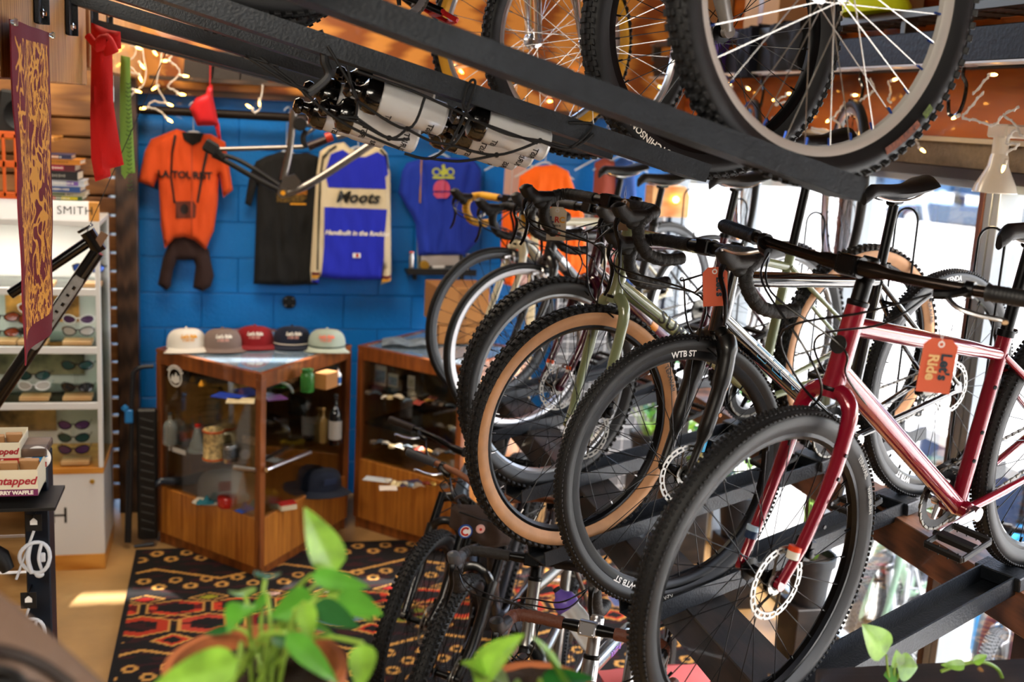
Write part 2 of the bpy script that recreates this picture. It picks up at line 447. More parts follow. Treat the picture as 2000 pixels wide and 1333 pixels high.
def make_bike(name, label, s, mtx, group=None, cat='bicycle'):
    root = thing(name, label, cat, mtx=mtx, group=group)
    R = s['R']; wb = s['wb']; ha = s['ha']; fl = s['fl']; off = s['off']; htl = s['htl']; sta = s['sta']; stl = s['stl']
    BB = Vector((s['bbx'], 0, R+s['bbz'])); d = Vector((-math.cos(ha), 0, math.sin(ha))); n = Vector((-math.sin(ha), 0, -math.cos(ha)))
    FA = Vector((wb, 0, R)); CRN = FA+n*off+d*fl; HT = CRN+d*htl; sd = Vector((-math.cos(sta), 0, math.sin(sta))); ST = BB+sd*stl; RA = Vector((0, 0, R))
    stv = s.get('steer', 0.); Ms = Matrix.Translation(CRN) @ Matrix.Rotation(stv, 4, d) @ Matrix.Translation(-CRN)
    fm, km = s['frame'], s['fork']; rt = s.get('rt', 1.)
    # frame
    m = M(); r_tt = .0165*rt; r_dt = .021*rt
    tt0 = HT-d*s.get('ttd', .03); dt0 = CRN+d*.035; tt1 = ST-sd*s.get('std', .05)
    if s.get('frametype') != 'step':
        m.tube(bez([tt0, tt0*.5+tt1*.5+Vector((0, 0, s.get('ttb', 0))), tt1], 6), [r_tt*1.1]*6+[r_tt]*4+[r_tt*.85]*3, seg=14)
    m.tube([dt0, BB], [r_dt, r_dt*.95], seg=14)
    m.tube([BB-sd*.005, ST], [.0165*rt, .0155*rt], seg=14)
    m.tube([CRN+d*.002, CRN+d*.02, HT-d*.02, HT], [.024, .0205*max(rt, 1), .0195*max(rt, 1), .021], seg=18)
    m.lathe([(.0, -.036), (.019, -.036), (.021, -.03), (.021, .03), (.019, .036), (0, .036)], c=BB, ax=(0, 1, 0), seg=18)
    for y in (1, -1):
        m.tube(bez([BB+Vector((-.01, y*.026, 0)), BB*.6+RA*.4+Vector((0, y*.042, -.004)), RA+Vector((.02, y*.064, -.004))], 5), [.0115]*5+[.009]*6, seg=10)
        m.tube(bez([tt1+Vector((.0, y*.012, .0))-sd*s.get('ssd', .0), (tt1*.55+RA*.45)+Vector((0, y*.045, 0)), RA+Vector((.0, y*.064, .015))], 5), [.0085]*5+[.007]*6, seg=10)
        m.prism([(-.02, -.014), (.022, -.012), (.018, .012), (.004, .026), (-.014, .018)], .006, o=RA+Vector((0, y*.064-.003+.006, 0)), u=(1, 0, 0), v=(0, 0, 1))
    m.tube([(R*.93+tw_(s), .03, R+.01), (R*.93+tw_(s), -.03, R+.01)] if False else [tt1*.8+RA*.2+Vector((0, .028, 0)), tt1*.8+RA*.2+Vector((0, -.028, 0))], .006, seg=8)
    fr = m.obj('frame', fm, root)
    if s.get('dttext'):
        mm = M(); ax = (BB-dt0).normalized(); up = Vector((0, 1, 0)).cross(ax).normalized()
        if up.z < 0: up = -up
        o = dt0+ax*s.get('dtpos', .25); rr_ = r_dt+.0012
        text_mesh(mm, s['dttext'], s.get('dts', .05), lambda u, v: o+ax*u+Vector((0, math.cos(v/rr_), 0))*rr_+up*math.sin(v/rr_)*rr_, cuts=.006, bold=s.get('dtb', .001), spacing=s.get('dtsp', 1.1))
        mm.obj('down_tube_lettering', s.get('dtm', LET_K), fr)
    if s.get('tttext'):
        mm = M(); ax = (tt1-tt0).normalized(); up = Vector((0, 1, 0)).cross(ax).normalized()
        if up.z < 0: up = -up
        o = tt0+ax*.2; rr_ = r_tt*1.1+.0015
        text_mesh(mm, s['tttext'], .024, lambda u, v: o+ax*u+Vector((0, math.cos(v/rr_), 0))*rr_+up*math.sin(v/rr_)*rr_, cuts=.006, bold=.0006)
        mm.obj('top_tube_lettering', s.get('dtm', LET_K), fr)
    if s.get('extra_frame'): s['extra_frame'](fr, dict(BB=BB, dt0=dt0, HT=HT, CRN=CRN, d=d, ST=ST, sd=sd, r_dt=r_dt, RA=RA, tt0=tt0, tt1=tt1))
    # headset + collar
    m = M(); m.T = None
    m.lathe([(.0215, -.004), (.0225, 0), (.0225, .006), (.02, .008)], c=HT, ax=d, seg=18); m.obj('headset_cup', BLKA, fr); m = M()
    m.lathe([(.024, -.007), (.025, -.003), (.024, .001)], c=CRN, ax=d, seg=18); m.obj('headset_cup', BLKA, fr)
    # fork
    f = M(); f.T = Ms
    ft = s.get('forktype', 'rigid')
    if ft == 'rigid':
        f.tube([CRN-d*.02, CRN+d*.0], [.024, .023], seg=16)
        for y in (1, -1):
            P = lambda dn, yy, fw=0: CRN-d*dn-n*fw+Vector((0, y*yy, 0))
            if s.get('unicrown'):
                p = [P(.005, .006), P(.008, .03), P(.03, .052), P(.07, .06), P(.18, .062, .006), P(fl*.8, .058, off*.6), P(fl-.006, .052, off)]
                f.tube(bez(p, 5), [.018]*6+[.0175]*5+[.0165]*5+[.0155]*5+[.013]*5+[.011]*5, seg=12)
            else:
                p = [P(.0, .012), P(.015, .036), P(.05, .053), P(.14, .058, .004), P(fl*.75, .056, off*.6), P(fl-.004, .052, off)]
                q_ = s.get('forkk', 1.); f.tube(bez(p, 5), [.02]*5+[.019*q_]*5+[.0165*q_]*5+[.014*q_]*5+[.0115]*6, seg=12, flat=1.15)
            f.lathe([(0, -.006), (.013, -.006), (.013, .006), (0, .006)], c=P(fl, .05, off), ax=(0, 1, 0), seg=14)
    else:
        f.tube([CRN-d*.01, CRN+d*.0], [.027, .024], seg=16)
        f.tube([CRN-d*.02+Vector((0, .066, 0)), CRN-d*.005+Vector((0, .03, 0)), CRN-d*.005+Vector((0, -.03, 0)), CRN-d*.02+Vector((0, -.066, 0))], [.021, .02, .02, .021], seg=12)
        for y in (1, -1):
            b = CRN-n*(.012)+Vector((0, y*.066, 0))
            f.tube([b-d*.0, b-d*.2], .0165, seg=14, k=1)
            e = FA+Vector((0, y*.056, 0))
            f.tube([b-d*.13, b-d*.2, b-d*(fl*.78), e+d*.02-n*-.004, e], [.0225, .022, .021, .016, .012], seg=14)
            f.lathe([(0, -.008), (.015, -.008), (.015, .008), (0, .008)], c=e, ax=(0, 1, 0), seg=14)
        b = CRN-n*(.02)-d*.145
        f.tube(bez([b+Vector((0, .066, 0)), b-n*.02+d*.03+Vector((0, .04, 0)), b-n*.02+d*.045, b-n*.02+d*.03+Vector((0, -.04, 0)), b+Vector((0, -.066, 0))], 4), .010, seg=8, flat=1.6)
    fk = f.obj('fork', [km, s.get('stanchion', BLKA)], root)
    if s.get('fork_extra'): s['fork_extra'](fk, dict(CRN=CRN, d=d, n=n, fl=fl, off=off, Ms=Ms, FA=FA))
    make_wheel(root, 'front_wheel', s, FA, T=Ms @ Matrix.Translation(FA))
    make_wheel(root, 'rear_wheel', s, RA, rear=True)
    # brakes
    def calp(par, c, Rm=None):
        b = M(); b.T = None; b.box(c, (.03, .032, .05), Rm, b=.004); b.box(c+Vector((.0, .012, .018)), (.02, .03, .018), Rm, b=.003)
        b.lathe([(0, 0), (.011, 0), (.011, .012), (.008, .014), (0, .014)], c=c+Vector((0, .012, -.004)), ax=(0, 1, 0), seg=12)
        b.obj('brake_caliper', BLKA, par)
    if s.get('disc', True):
        c0 = FA+n*.05+d*.075+Vector((0, .045, 0)); calp(fk, Ms @ c0, Matrix.Rotation(-(math.pi/2-ha), 3, 'Y')); calp(fr, RA+Vector((.045, .045, .052)))
    else:
        b = M(); b.T = Ms
        rimz = R-s['tw']*.92-.008
        for y in (1, -1):
            b.tube(bez([CRN-d*.03+Vector((.03, y*.01, 0)), CRN-d*.045+Vector((.035, y*.035, 0)), CRN-d*.085+Vector((.03, y*.033, 0)), FA+d*(rimz+.0)+Vector((.012, y*.02, 0))], 3), .005, seg=8)
            b.box(FA+d*rimz+Vector((.01, y*.019, 0)), (.045, .01, .012), b=.002)
        b.obj('rim_brake', SIL, fk)
    # stem and bar
    sp = s.get('spacer', .04); sl = s.get('stem', .08); sr = s.get('stemrise', .0); bx = HT+d*(sp+.015)
    BAR = bx-n*sl*math.cos(sr)+d*(sl*math.sin(sr))+Vector(s.get('barup', (0, 0, 0)))
    m = M(); m.T = Ms
    m.tube([HT+d*.006, HT+d*sp], .0175, seg=16)
    m.tube([bx-d*.022, bx+d*.022], .0195, seg=16); m.lathe([(0, .0), (.018, 0), (.016, .006), (0, .007)], c=bx+d*.022, ax=d, seg=16)
    m.tube([bx, BAR], [.017, .0155], seg=12); m.tube([BAR+Vector((0, .024, 0)), BAR-Vector((0, .024, 0))], .0215, seg=16)
    m.box(BAR-n*.018, (.012, .046, .038), Matrix.Rotation(ha-math.pi/2, 3, 'Y'), b=.003)
    for y in (.016, -.016):
        for z in (.014, -.014): m.tube([BAR-n*.02+d*z+Vector((0, y, 0)), BAR-n*.027+d*z+Vector((0, y, 0))], .003, seg=6)
    stm = m.obj('stem', s.get('stemm', BLKA), root)
    m = M(); m.T = Ms; bw = s.get('barw', .74)/2
    F = Vector((1, 0, 0)); Y = Vector((0, 1, 0)); Z = Vector((0, 0, 1)); tp = s.get('tape', TAPE)
    tops = []
    if s['bar'] == 'flat':
        rise = s.get('rise', .012); bk = s.get('sweep', .06)
        pts = [BAR-Y*bw-F*bk+Z*rise, BAR-Y*bw*.45-F*.012+Z*rise, BAR-Y*.06, BAR+Y*.06, BAR+Y*bw*.45-F*.012+Z*rise, BAR+Y*bw-F*bk+Z*rise]
        pp = bez(pts, 5); rs = [.0112+(.0048 if abs((p-BAR).y) < .07 else 0) for p in pp]
        m.tube(pp, rs, seg=12); br = m.obj('handlebar', s.get('barm', BLKA), root)
        for y in (1, -1):
            e = BAR+Y*y*bw-F*bk+Z*rise; i_ = BAR+Y*y*bw*.45-F*.012+Z*rise; ax = (e-i_).normalized(); g0 = e-ax*.125; 
            g = M(); g.T = Ms; g.tube([g0, g0+ax*.004, g0+ax*.006, e-ax*.004, e+ax*.003], [.017, .017, .0155, .0155, .013], seg=14)
            for q in range(16): g.tube([g0+ax*(.012+.007*q), g0+ax*(.015+.007*q)], .0162, seg=14, caps=False)
            g.obj('grip', s.get('grip', HOOD), br)
            l = M(); l.T = Ms; c = g0-ax*.03
            l.tube([c-ax*.008, c+ax*.008], .016, seg=12)
            l.tube(bez([c+F*.012-ax*.0, c+F*.03-Z*.006-ax*.02, c+F*.034-Z*.01-ax*.045], 4), [.009]*5+[.010]*4, seg=8)
            lv = l.obj('lever_mount', s.get('leverm', BLKA), br)
            l = M(); l.T = Ms
            l.tube(bez([c+F*.034-Z*.012-ax*.02, c+F*.055-Z*.02+ax*.01, c+F*.058-Z*.026+ax*.045, c+F*.05-Z*.03+ax*.085, c+F*.056-Z*.032+ax*.095], 4), [.006]*8+[.0055]*6+[.006]*3, seg=8, flat=.75)
            l.obj('brake_lever', s.get('leverc', SIL), br); tops.append(c+F*.034-Z*.01-ax*.05)
    else:
        bw = s.get('barw', .43)/2; fl_ = s.get('flare', .012)
        for y in (1, -1):
            pts = [BAR, BAR+Y*y*bw*.75, BAR+Y*y*(bw-.012)+F*.012, BAR+Y*y*bw+F*.045-Z*.004, BAR+Y*y*(bw+.001)+F*.072-Z*.022, BAR+Y*y*(bw+fl_*.4)+F*.076-Z*.06, BAR+Y*y*(bw+fl_*.8)+F*.05-Z*.105, BAR+Y*y*(bw+fl_)+F*.0-Z*.126, BAR+Y*y*(bw+fl_*1.3)-F*.058-Z*.13]
            m.tube(bez(pts, 6), [.0158 if i < 3 else (.0125 if i < 18 else .016) for i in range(49)], seg=12)
        br = m.obj('handlebar', s.get('barm', BLKA), root)
        for y in (1, -1):
            g = M(); g.T = Ms
            pts = [BAR+Y*y*.07, BAR+Y*y*bw*.75, BAR+Y*y*(bw-.012)+F*.012, BAR+Y*y*bw+F*.045-Z*.004, BAR+Y*y*(bw+.001)+F*.072-Z*.022, BAR+Y*y*(bw+fl_*.4)+F*.076-Z*.06, BAR+Y*y*(bw+fl_*.8)+F*.05-Z*.105, BAR+Y*y*(bw+fl_)+F*.0-Z*.126, BAR+Y*y*(bw+fl_*1.3)-F*.058-Z*.13]
            pp = bez(pts, 9); g.tube(pp, [.0168+.0009*((i*2) % 3-1) for i in range(len(pp))], seg=12)
            g.obj('bar_tape', tp, br)
        for y in (1, -1):
            H = M(); H.T = Ms; b0 = BAR+Y*y*bw+F*.055-Z*.008
            H.tube(bez([b0-F*.01+Z*.002, b0+F*.025+Z*.006, b0+F*.055+Z*.012, b0+F*.078+Z*.034, b0+F*.082+Z*.052], 4), [.016]*4+[.0165]*4+[.0185]*4+[.018]*3+[.012, .005], seg=12, flat=1.15)
            H.ball(b0+F*.03-Z*.01, .018, (1.5, .8, .9), seg=12, rings=8)
            H.obj('brake_hood', s.get('hoodm', HOOD), br)
            l = M(); l.T = Ms
            l.tube(bez([b0+F*.078+Z*.018, b0+F*.092-Z*.012, b0+F*.082-Z*.055, b0+F*.088-Z*.1+Y*y*.01, b0+F*.1-Z*.125+Y*y*.018], 5), [.010]*4+[.0075]*8+[.0065]*6+[.005]*3, seg=8, flat=.6)
            l.obj('brake_lever', s.get('leverc', BLKA), br); tops.append(b0+F*.07-Z*.0-Y*y*.012)
    # cables
    for i, t in enumerate(tops):
        cb = M(); cb.T = Ms
        y = -1 if t.y > 0 else 1
        fx = .16 if s['bar'] == 'flat' else .10
        cb.tube(bez([t, t+F*fx*.6-Z*.03-Y*t.y*.35, HT+F*(fx+.03)-Z*(.02+.03*i)+Y*y*.03, CRN+F*(.07+.02*i)+d*.02+Y*y*.035, CRN-d*(.05+.02*i)+F*.025+Y*.045*(1 if i == 0 else -1)], 7), .0026, seg=7); cb.obj('brake_cable', s.get('cable', BLKW), root); cb = M(); cb.T = Ms
        cb.tube(bez([t, t+F*(fx*.35)-Z*.06-Y*t.y*.3, HT+F*(.07+.02*i)-Z*.06+Y*y*.035, CRN+d*.035+F*.01+Y*y*.03, dt0*.75+BB*.25+Y*y*.02-Z*.014], 7), .0024, seg=7); cb.obj('gear_cable', s.get('cable', BLKW), root)
    # seat
    m = M(); pl = s.get('post', .18); top = ST+sd*pl
    m.tube([ST-sd*.02, top], .0142, seg=14); m.box(top+sd*.012, (.05, .03, .022), b=.005); pst = m.obj('seatpost', s.get('postm', BLKA), root)
    m = M(); m.tube([ST-sd*.012, ST+sd*.004], .0205, seg=16); m.box(ST-sd*.004+Vector((-.024, 0, 0)), (.016, .026, .012), b=.003); m.obj('seat_clamp', BLKA, pst)
    SC = top+sd*.04+Vector((-.01, 0, .012)); m = saddle_geo(s.get('sadl', .27), s.get('sadw', .145)); m.v = [tuple(Vector(p)+SC) for p in m.v]
    sd_o = m.obj('saddle', s.get('sadm', HOOD), root)
    m = M()
    for y in (1, -1): m.tube(bez([SC+Vector((.11, y*.008, -.014)), SC+Vector((.05, y*.02, -.033)), SC+Vector((-.04, y*.022, -.036)), SC+Vector((-.1, y*.035, -.01))], 4), .0035, seg=7)
    m.obj('saddle_rails', CHR, sd_o)
    # crankset
    ca = s.get('crank', 0.); cd = Vector((math.cos(ca), 0, math.sin(ca))); m = M()
    for y, g in ((1, 1), (-1, -1)):
        a = BB+Y*y*.05; b = a+cd*g*.17+Y*y*.018
        m.tube([a, a*.5+b*.5, b], [.0135, .010, .0115], seg=10, flat=.75, up=(0, 1, 0)); m.lathe([(0, -.009), (.017, -.009), (.017, .009), (0, .009)], c=a, ax=(0, 1, 0), seg=16)
    for i in range(4):
        a = ca+.4+i*math.pi/2; e = BB-Y*.044; m.tube([e, e+Vector((math.cos(a)*.05, 0, math.sin(a)*.05))], [.009, .006], seg=8)
    ck = m.obj('crankset', s.get('crankm', BLKA), root)
    def ring(y, r, nt, w, mt):
        q = M(); po = []
        for j in range(nt*2):
            a = math.pi*j/nt; rr_ = r if j % 2 else r-.0045; po.append((math.cos(a)*rr_, math.sin(a)*rr_))
        pi_ = [(math.cos(math.pi*j/nt)*(r-w), math.sin(math.pi*j/nt)*(r-w)) for j in range(nt*2)]
        N = nt*2; vs = []
        for t in (0, .0022):
            for p in po+pi_: vs.append(BB+Vector((p[0], y+t, p[1])))
        fs = []
        for j in range(N):
            j2 = (j+1) % N; fs += [(j, j2, N+j2, N+j), (3*N+j, 3*N+j2, 2*N+j2, 2*N+j), (j, 2*N+j, 2*N+j2, j2), (N+j2, 3*N+j2, 3*N+j, N+j)]
        q.add(vs, fs); q.obj('chainring', mt, ck)
    cr_ = s.get('cring', .075); ring(-.047, cr_, 38, .022, s.get('cringm', BLKA))
    if s.get('cring2'): ring(-.055, cr_+.018, 46, .014, s.get('cringm', BLKA))
    for y, g in ((1, 1), (-1, -1)):
        p = BB+Y*y*.118+cd*g*.17; pd = M(); L_ = .052; Wd = .048; pa = s.get('pedang', .15); Rm = Matrix.Rotation(pa, 3, 'Y')
        for sx in (-1, 1): pd.box(p+Rm @ Vector((sx*L_, 0, 0)), (.010, Wd*2, .017), Rm, b=.003)
        for sy in (-1, 1): pd.box(p+Rm @ Vector((0, sy*Wd*.97, 0)), (L_*2, .009, .015), Rm, b=.003)
        pd.box(p, (.024, Wd*2, .020), Rm, b=.004); pd.tube([p-Y*y*.06, p+Y*y*.04], .007, seg=8)
        for sx in (-1, 1):
            for q in range(4):
                c = p+Rm @ Vector((sx*L_, -.036+.024*q, 0)); pd.tube([c-Z*.012, c+Z*.012], .0018, seg=5)
        pd.obj('pedal', s.get('pedalm', BLKM), ck)
    # chain and derailleur
    m = M(); yy = -.046; rc = .036; JW = RA+Vector((-.0, -.046, -.075)); path = []
    c1 = BB+Y*yy; c2 = RA+Y*yy
    for i in range(22): a = -math.pi/2+math.pi*i/21; path.append(c1+Vector((math.cos(a)*(cr_+.001), 0, math.sin(a)*(cr_+.001))))
    for i in range(10): a = math.pi/2+math.pi*.9*i/9; path.append(c2+Vector((math.cos(a)*rc, 0, math.sin(a)*rc)))
    path += [JW+Vector((.028, 0, .035)), JW+Vector((.0, 0, .0)), JW+Vector((.02, 0, -.03)), JW+Vector((.05, 0, -.02))]
    dense = []
    for i in range(len(path)):
        a = path[i]; b = path[(i+1) % len(path)]; k = max(1, int((b-a).length/.0127))
        for j in range(k): dense.append((a.lerp(b, j/k), (b-a).normalized()))
    for i, (p, t) in enumerate(dense):
        Rm = t.to_track_quat('X', 'Z').to_matrix(); m.box(p, (.0125, .0065 if i % 2 else .0035, .0075), Rm, b=.001)
    m.obj('chain', CHAIN, root)
    m = M(); m.box(RA+Vector((-.005, -.07, -.03)), (.03, .03, .045), b=.005)
    for q in (JW+Vector((.004, -.004, .03)), JW+Vector((.03, -.004, -.02))): m.lathe([(0, -.004), (.016, -.004), (.016, .004), (0, .004)], c=q, ax=(0, 1, 0), seg=14)
    m.prism([(-.008, .04), (.008, .04), (.04, -.03), (.022, -.036)], .003, o=JW+Vector((.004, -.008, 0)), u=(1, 0, 0), v=(0, 0, 1)); m.obj('derailleur', BLKA, root)
    if s.get('extra'): s['extra'](root, dict(BB=BB, HT=HT, BAR=BAR, ST=ST, CRN=CRN, d=d, n=n, tops=tops, FA=FA, tt0=tt0, tt1=tt1, dt0=dt0, top=top))
    return root
def tw_(s): return s['tw']

def pose(h, pit, lean, rear_axle, R):
    F = Vector((math.cos(h)*math.cos(pit), math.sin(h)*math.cos(pit), -math.sin(pit))); L = Vector((-math.sin(h), math.cos(h), 0)); U = F.cross(L)
    L2 = L*math.cos(lean)-U*math.sin(lean); U2 = U*math.cos(lean)+L*math.sin(lean); o = Vector(rear_axle)-U2*R
    return Matrix(((F.x, L2.x, U2.x, o.x), (F.y, L2.y, U2.y, o.y), (F.z, L2.z, U2.z, o.z), (0, 0, 0, 1)))
def spec(**k):
    s = dict(R=.35, tw=.045, tread='knob', rub=RUB, side=RUBG, rim=BLKA, rimd=.02, spk=BLKA, wb=1.05, ha=rad(70), fl=.39, off=.045, htl=.14, sta=rad(73.5), stl=.5, bbx=.435, bbz=-.06,
             frame=BLK, fork=BLK, bar='drop')
    s.update(k); return s
# ---------------------------------------------------------------- the six bicycles on the lower rack
MAR = mat('candy_red_paint', '7c0a22', .2, .2, 1.0); NAV = mat('gloss_black_blue_paint', '07090f', .15, .1, 1.0)
GRN = mat('sage_green_paint', '808a66', .2, 0, 1.0); PLM = mat('plum_paint', '3f0a22', .18, .1, 1.0)
GRY = mat('charcoal_paint', '1c1e22', .3, 0, .5); CRM = mat('cream_paint', 'cfc7aa', .28, 0, .8)
ORA = mat('orange_paint', 'f0760f', .3, 0, .6); CYAN = mat('cyan_line', '2f9fd0', .4); KRAFT = mat('orange_card', 'c65a3c', .7, vary=.06)
SILT = mat('silver_paint', 'b9bcc0', .22, .6, .6); GUM = mat('brown_bar_tape', '5a3a2c', .6, bump=.25, bscale=200); YTP = mat('yellow_bar_tape', 'd6a024', .55, bump=.2, bscale=200)
CARD = mat('cream_card', 'd9cdb6', .7); WHT = mat('white_paint', 'e9e9ea', .3, 0, .6); RED = mat('red_plastic', 'c01818', .3, 0, .5)

def hang_tag(root_loc, txts, col, label, size=(.052, .094), facing=None, name='hang_tag', tilt=0.):
    """card tag on a loop of string, its own thing"""
    o = thing(name, label, 'tag', root_loc, group='card tags hanging from the handlebars')
    w, h = size; m = M(); f = facing or -YAW
    u = Vector((math.cos(f), math.sin(f), 0)); v = Vector((math.sin(tilt)*u.x, math.sin(tilt)*u.y, math.cos(tilt))); u = (u-v*u.dot(v)).normalized()
    c = .012; po = [(-w/2, -h), (w/2, -h), (w/2, -c), (w/2-c, 0), (-w/2+c, 0), (-w/2, -c)]
    hole = [(math.cos(a)*.0035, -.01+math.sin(a)*.0035) for a in [2*math.pi*i/10 for i in range(10)]]
    m.prism(po, .0009, o=(0, 0, -.02), u=u, v=v); m.obj('card', col, o, smooth=0)
    nrm = u.cross(v).normalized()
    m = M(); m.lathe([(.0035, -.0003), (.006, -.0003), (.006, .0013), (.0035, .0013)], c=Vector((0, 0, -.03)), ax=nrm, seg=16, closed=True); m.obj('eyelet', WHT, o)
    m = M(); m.tube([Vector((0, 0, -.028))+nrm*.001, Vector((.002, 0, -.01)), Vector((.0, 0, .012)), Vector((-.003, 0, -.01)), Vector((0, 0, -.028))-nrm*.001], .0006, seg=5); m.obj('string', WHT, o)
    fn = -nrm if nrm.y > 0 else nrm
    for (t, s, x, y, rot, mt) in txts:
        mm = M(); cr, sr = math.cos(rot), math.sin(rot); base = Vector((0, 0, -.02))+fn*.0016+(nrm*.0009 if fn == nrm else Vector((0, 0, 0)))
        text_mesh(mm, t, s, lambda a, b: base+u*(x+a*cr-b*sr)+v*(y+a*sr+b*cr), bold=.0009)
        mm.obj('lettering', mt, o, smooth=0)
    return o

def tube_outline(par, I, rects, mt, r):
    """thin outline drawn on the left side of the down tube"""
    ax = (I['BB']-I['dt0']).normalized(); up = Vector((0, 1, 0)).cross(ax).normalized()
    if up.z < 0: up = -up
    m = M()
    for poly in rects:
        pts = [I['dt0']+ax*u+Vector((0, math.cos(v/r)*r, 0))+up*math.sin(v/r)*r for u, v in poly]
        m.tube(pts, .0011, seg=5, closed=True)
    m.obj('cyan_outline', mt, par)

def maroon_frame(par, I):
    m = M(); c = (I['CRN']+I['HT'])/2; n_ = Vector((math.sin(rad(69)), 0, math.cos(rad(69))))
    # round head badge
    m.lathe([(0, 0), (.019, 0), (.019, .0015), (0, .0015)], c=c+n_*.0215, ax=n_, seg=20); m.obj('head_badge', BLKM, par)
    m = M(); a = I['BB']+I['sd']*.2
    for k, (z, h, w) in enumerate(((.09, .035, .012), (.245, .075, .014))):
        q = I['BB']+I['sd']*z; mm = M(); R_ = .0178
        mm.grid(lambda u, v: q+I['sd']*(u*h)+Vector((-math.cos((v-.5)*1.5+1.2)*R_*.6, math.cos((v-.5)*1.5)*R_, 0)), 4, 8); mm.obj('sticker', BLKM, par, smooth=60)
    for z in (.12, .19, .3): m = M(); m.lathe([(0, 0), (.005, 0), (.005, .002), (0, .003)], c=I['BB']+I['sd']*z+Vector((.008, .0155, 0)), ax=(.4, 1, 0), seg=8); m.obj('bottle_bolt', BLKA, par)
def maroon_fork(par, I):
    m = M(); m.T = I['Ms']
    for y in (1,):
        for t in (.12, .17, .22, .27): m = M(); m.T = I['Ms']; m.lathe([(0, 0), (.0045, 0), (.0045, .003), (0, .003)], c=I['CRN']-I['d']*t+Vector((.0, y*.078, 0))-I['n']*.006, ax=(0, 1, 0), seg=8); m.obj('fork_bolt', BLKA, par)
    m = M(); m.T = I['Ms']; 
    for y, k in ((1, 0), (-1, 2)):
        m = M(); m.T = I['Ms']; c = I['CRN']-I['d']*.325-I['n']*.045+Vector((0, y*.0545, 0)); m.tube([c+I['d']*.004, c-I['d']*.006], .0138, seg=12, k=0); m.tube([c-I['d']*.006, c-I['d']*.022], .0136, seg=12, k=1)
        m.obj('reflective_band', [mat('red_orange_band', 'd0401c', .4), mat('ivory_band', 'd8d2c4', .4)] if y > 0 else [mat('pale_blue_band', '9fb7c9', .4), mat('dark_blue_band', '1f3350', .4)], par)
def black_frame(par, I):
    r = I['r_dt']+.001
    tube_outline(par, I, [[(.14, .012), (.20, .012), (.20, -.014), (.16, -.014)], [(.22, .012), (.27, .012), (.255, -.002), (.285, -.014), (.235, -.014)], [(.30, .012), (.37, .012), (.34, -.014)], [(.385, .012), (.44, .012), (.44, -.014), (.40, -.014), (.39, .0)]], CYAN, r)
    mm = M(); c = (I['CRN']*.35+I['HT']*.65); nn = Vector((math.sin(rad(70)), 0, math.cos(rad(70)))); up = I['d']
    o = c+nn*.0215; L_ = Vector((0, 1, 0))
    bird = [(-.016, -.004), (-.004, .003), (-.006, .012), (.002, .005), (.018, .008), (.008, .0), (.018, -.006), (.004, -.006), (-.002, -.01), (-.004, -.003)]
    mm.prism(bird, .001, o=o, u=L_, v=up); mm.obj('bird_badge', CYAN, par, smooth=0)
    mm = M(); mm.tube([I['HT']+nn*.021-I['d']*.02+L_*-.012, c+nn*.0215-up*.0+L_*-.014, I['CRN']+nn*.022+L_*-.012], .0009, seg=5); mm.obj('orange_pinstripe', mat('copper_line', 'c46a4a', .4), par)
def black_fork(par, I):
    m = M(); m.T = I['Ms']
    P = lambda dn: I['CRN']-I['d']*dn-I['n']*I['off']*.55*(dn/.3)+Vector((0, .0685, 0))
    for k, (a, b) in enumerate(((.215, .30), (.302, .33))):
        m.tube([P(a)-Vector((0, .012, 0)), P(b)-Vector((0, .0125, 0))], [.0138, .0125], seg=10, k=k)
    m.obj('fork_decal', [CYAN, mat('speckled_gold', '8d8550', .4, vary=.5, vscale=200)], par)
    m = M(); m.T = I['Ms']
    for t in (.13, .2, .31):
        m = M(); m.T = I['Ms']; m.lathe([(0, 0), (.0055, 0), (.0055, .004), (0, .004)], c=I['CRN']-I['d']*t+Vector((0, .075, 0)), ax=(0, 1, 0), seg=8)
        m.obj('fork_bolt', mat('copper_bolt', '9a6a4a', .3, .9), par)
def plum_frame(par, I):
    ax = (I['BB']-I['dt0']).normalized(); m = M(); a = I['dt0']+ax*.33
    m.tube([a, a+ax*.035], I['r_dt']+.0008, seg=16, k=0); m.tube([a+ax*.035, a+ax*.11], I['r_dt']+.0006, seg=16, k=1)
    m.obj('orange_band', [mat('amber_band', 'd98412', .3), mat('plum_band', '5a1532', .3)], par)
def plum_fork(par, I):
    m = M(); m.T = I['Ms']
    for y in (1, -1):
        c = I['CRN']-I['d']*.3-I['n']*.03+Vector((0, y*.055, 0)); m.tube([c, c-I['d']*.012], .0135, seg=12, k=0); m.tube([c-I['d']*.012, c-I['d']*.03], .0133, seg=12, k=1)
    m.obj('reflective_band', [mat('orange_band_paint', 'd9551c', .4), WHT], par)
def gray_frame(par, I):
    ax = (I['BB']-I['dt0']).normalized(); m = M()
    for a, b in ((.05, .10), (.2, .23)):
        m.tube([I['dt0']+ax*a, I['dt0']+ax*b], I['r_dt']+.0008, seg=16)
    m.obj('silver_block', SILT, par)
def rack_pose(Fx, Fy, Fz, hdeg, pit, wb, R):
    h = rad(hdeg); F = Vector((math.cos(h)*math.cos(pit), math.sin(h)*math.cos(pit), -math.sin(pit)))
    return pose(h, pit, 0., Vector((Fx, Fy, Fz))-F*wb, R)
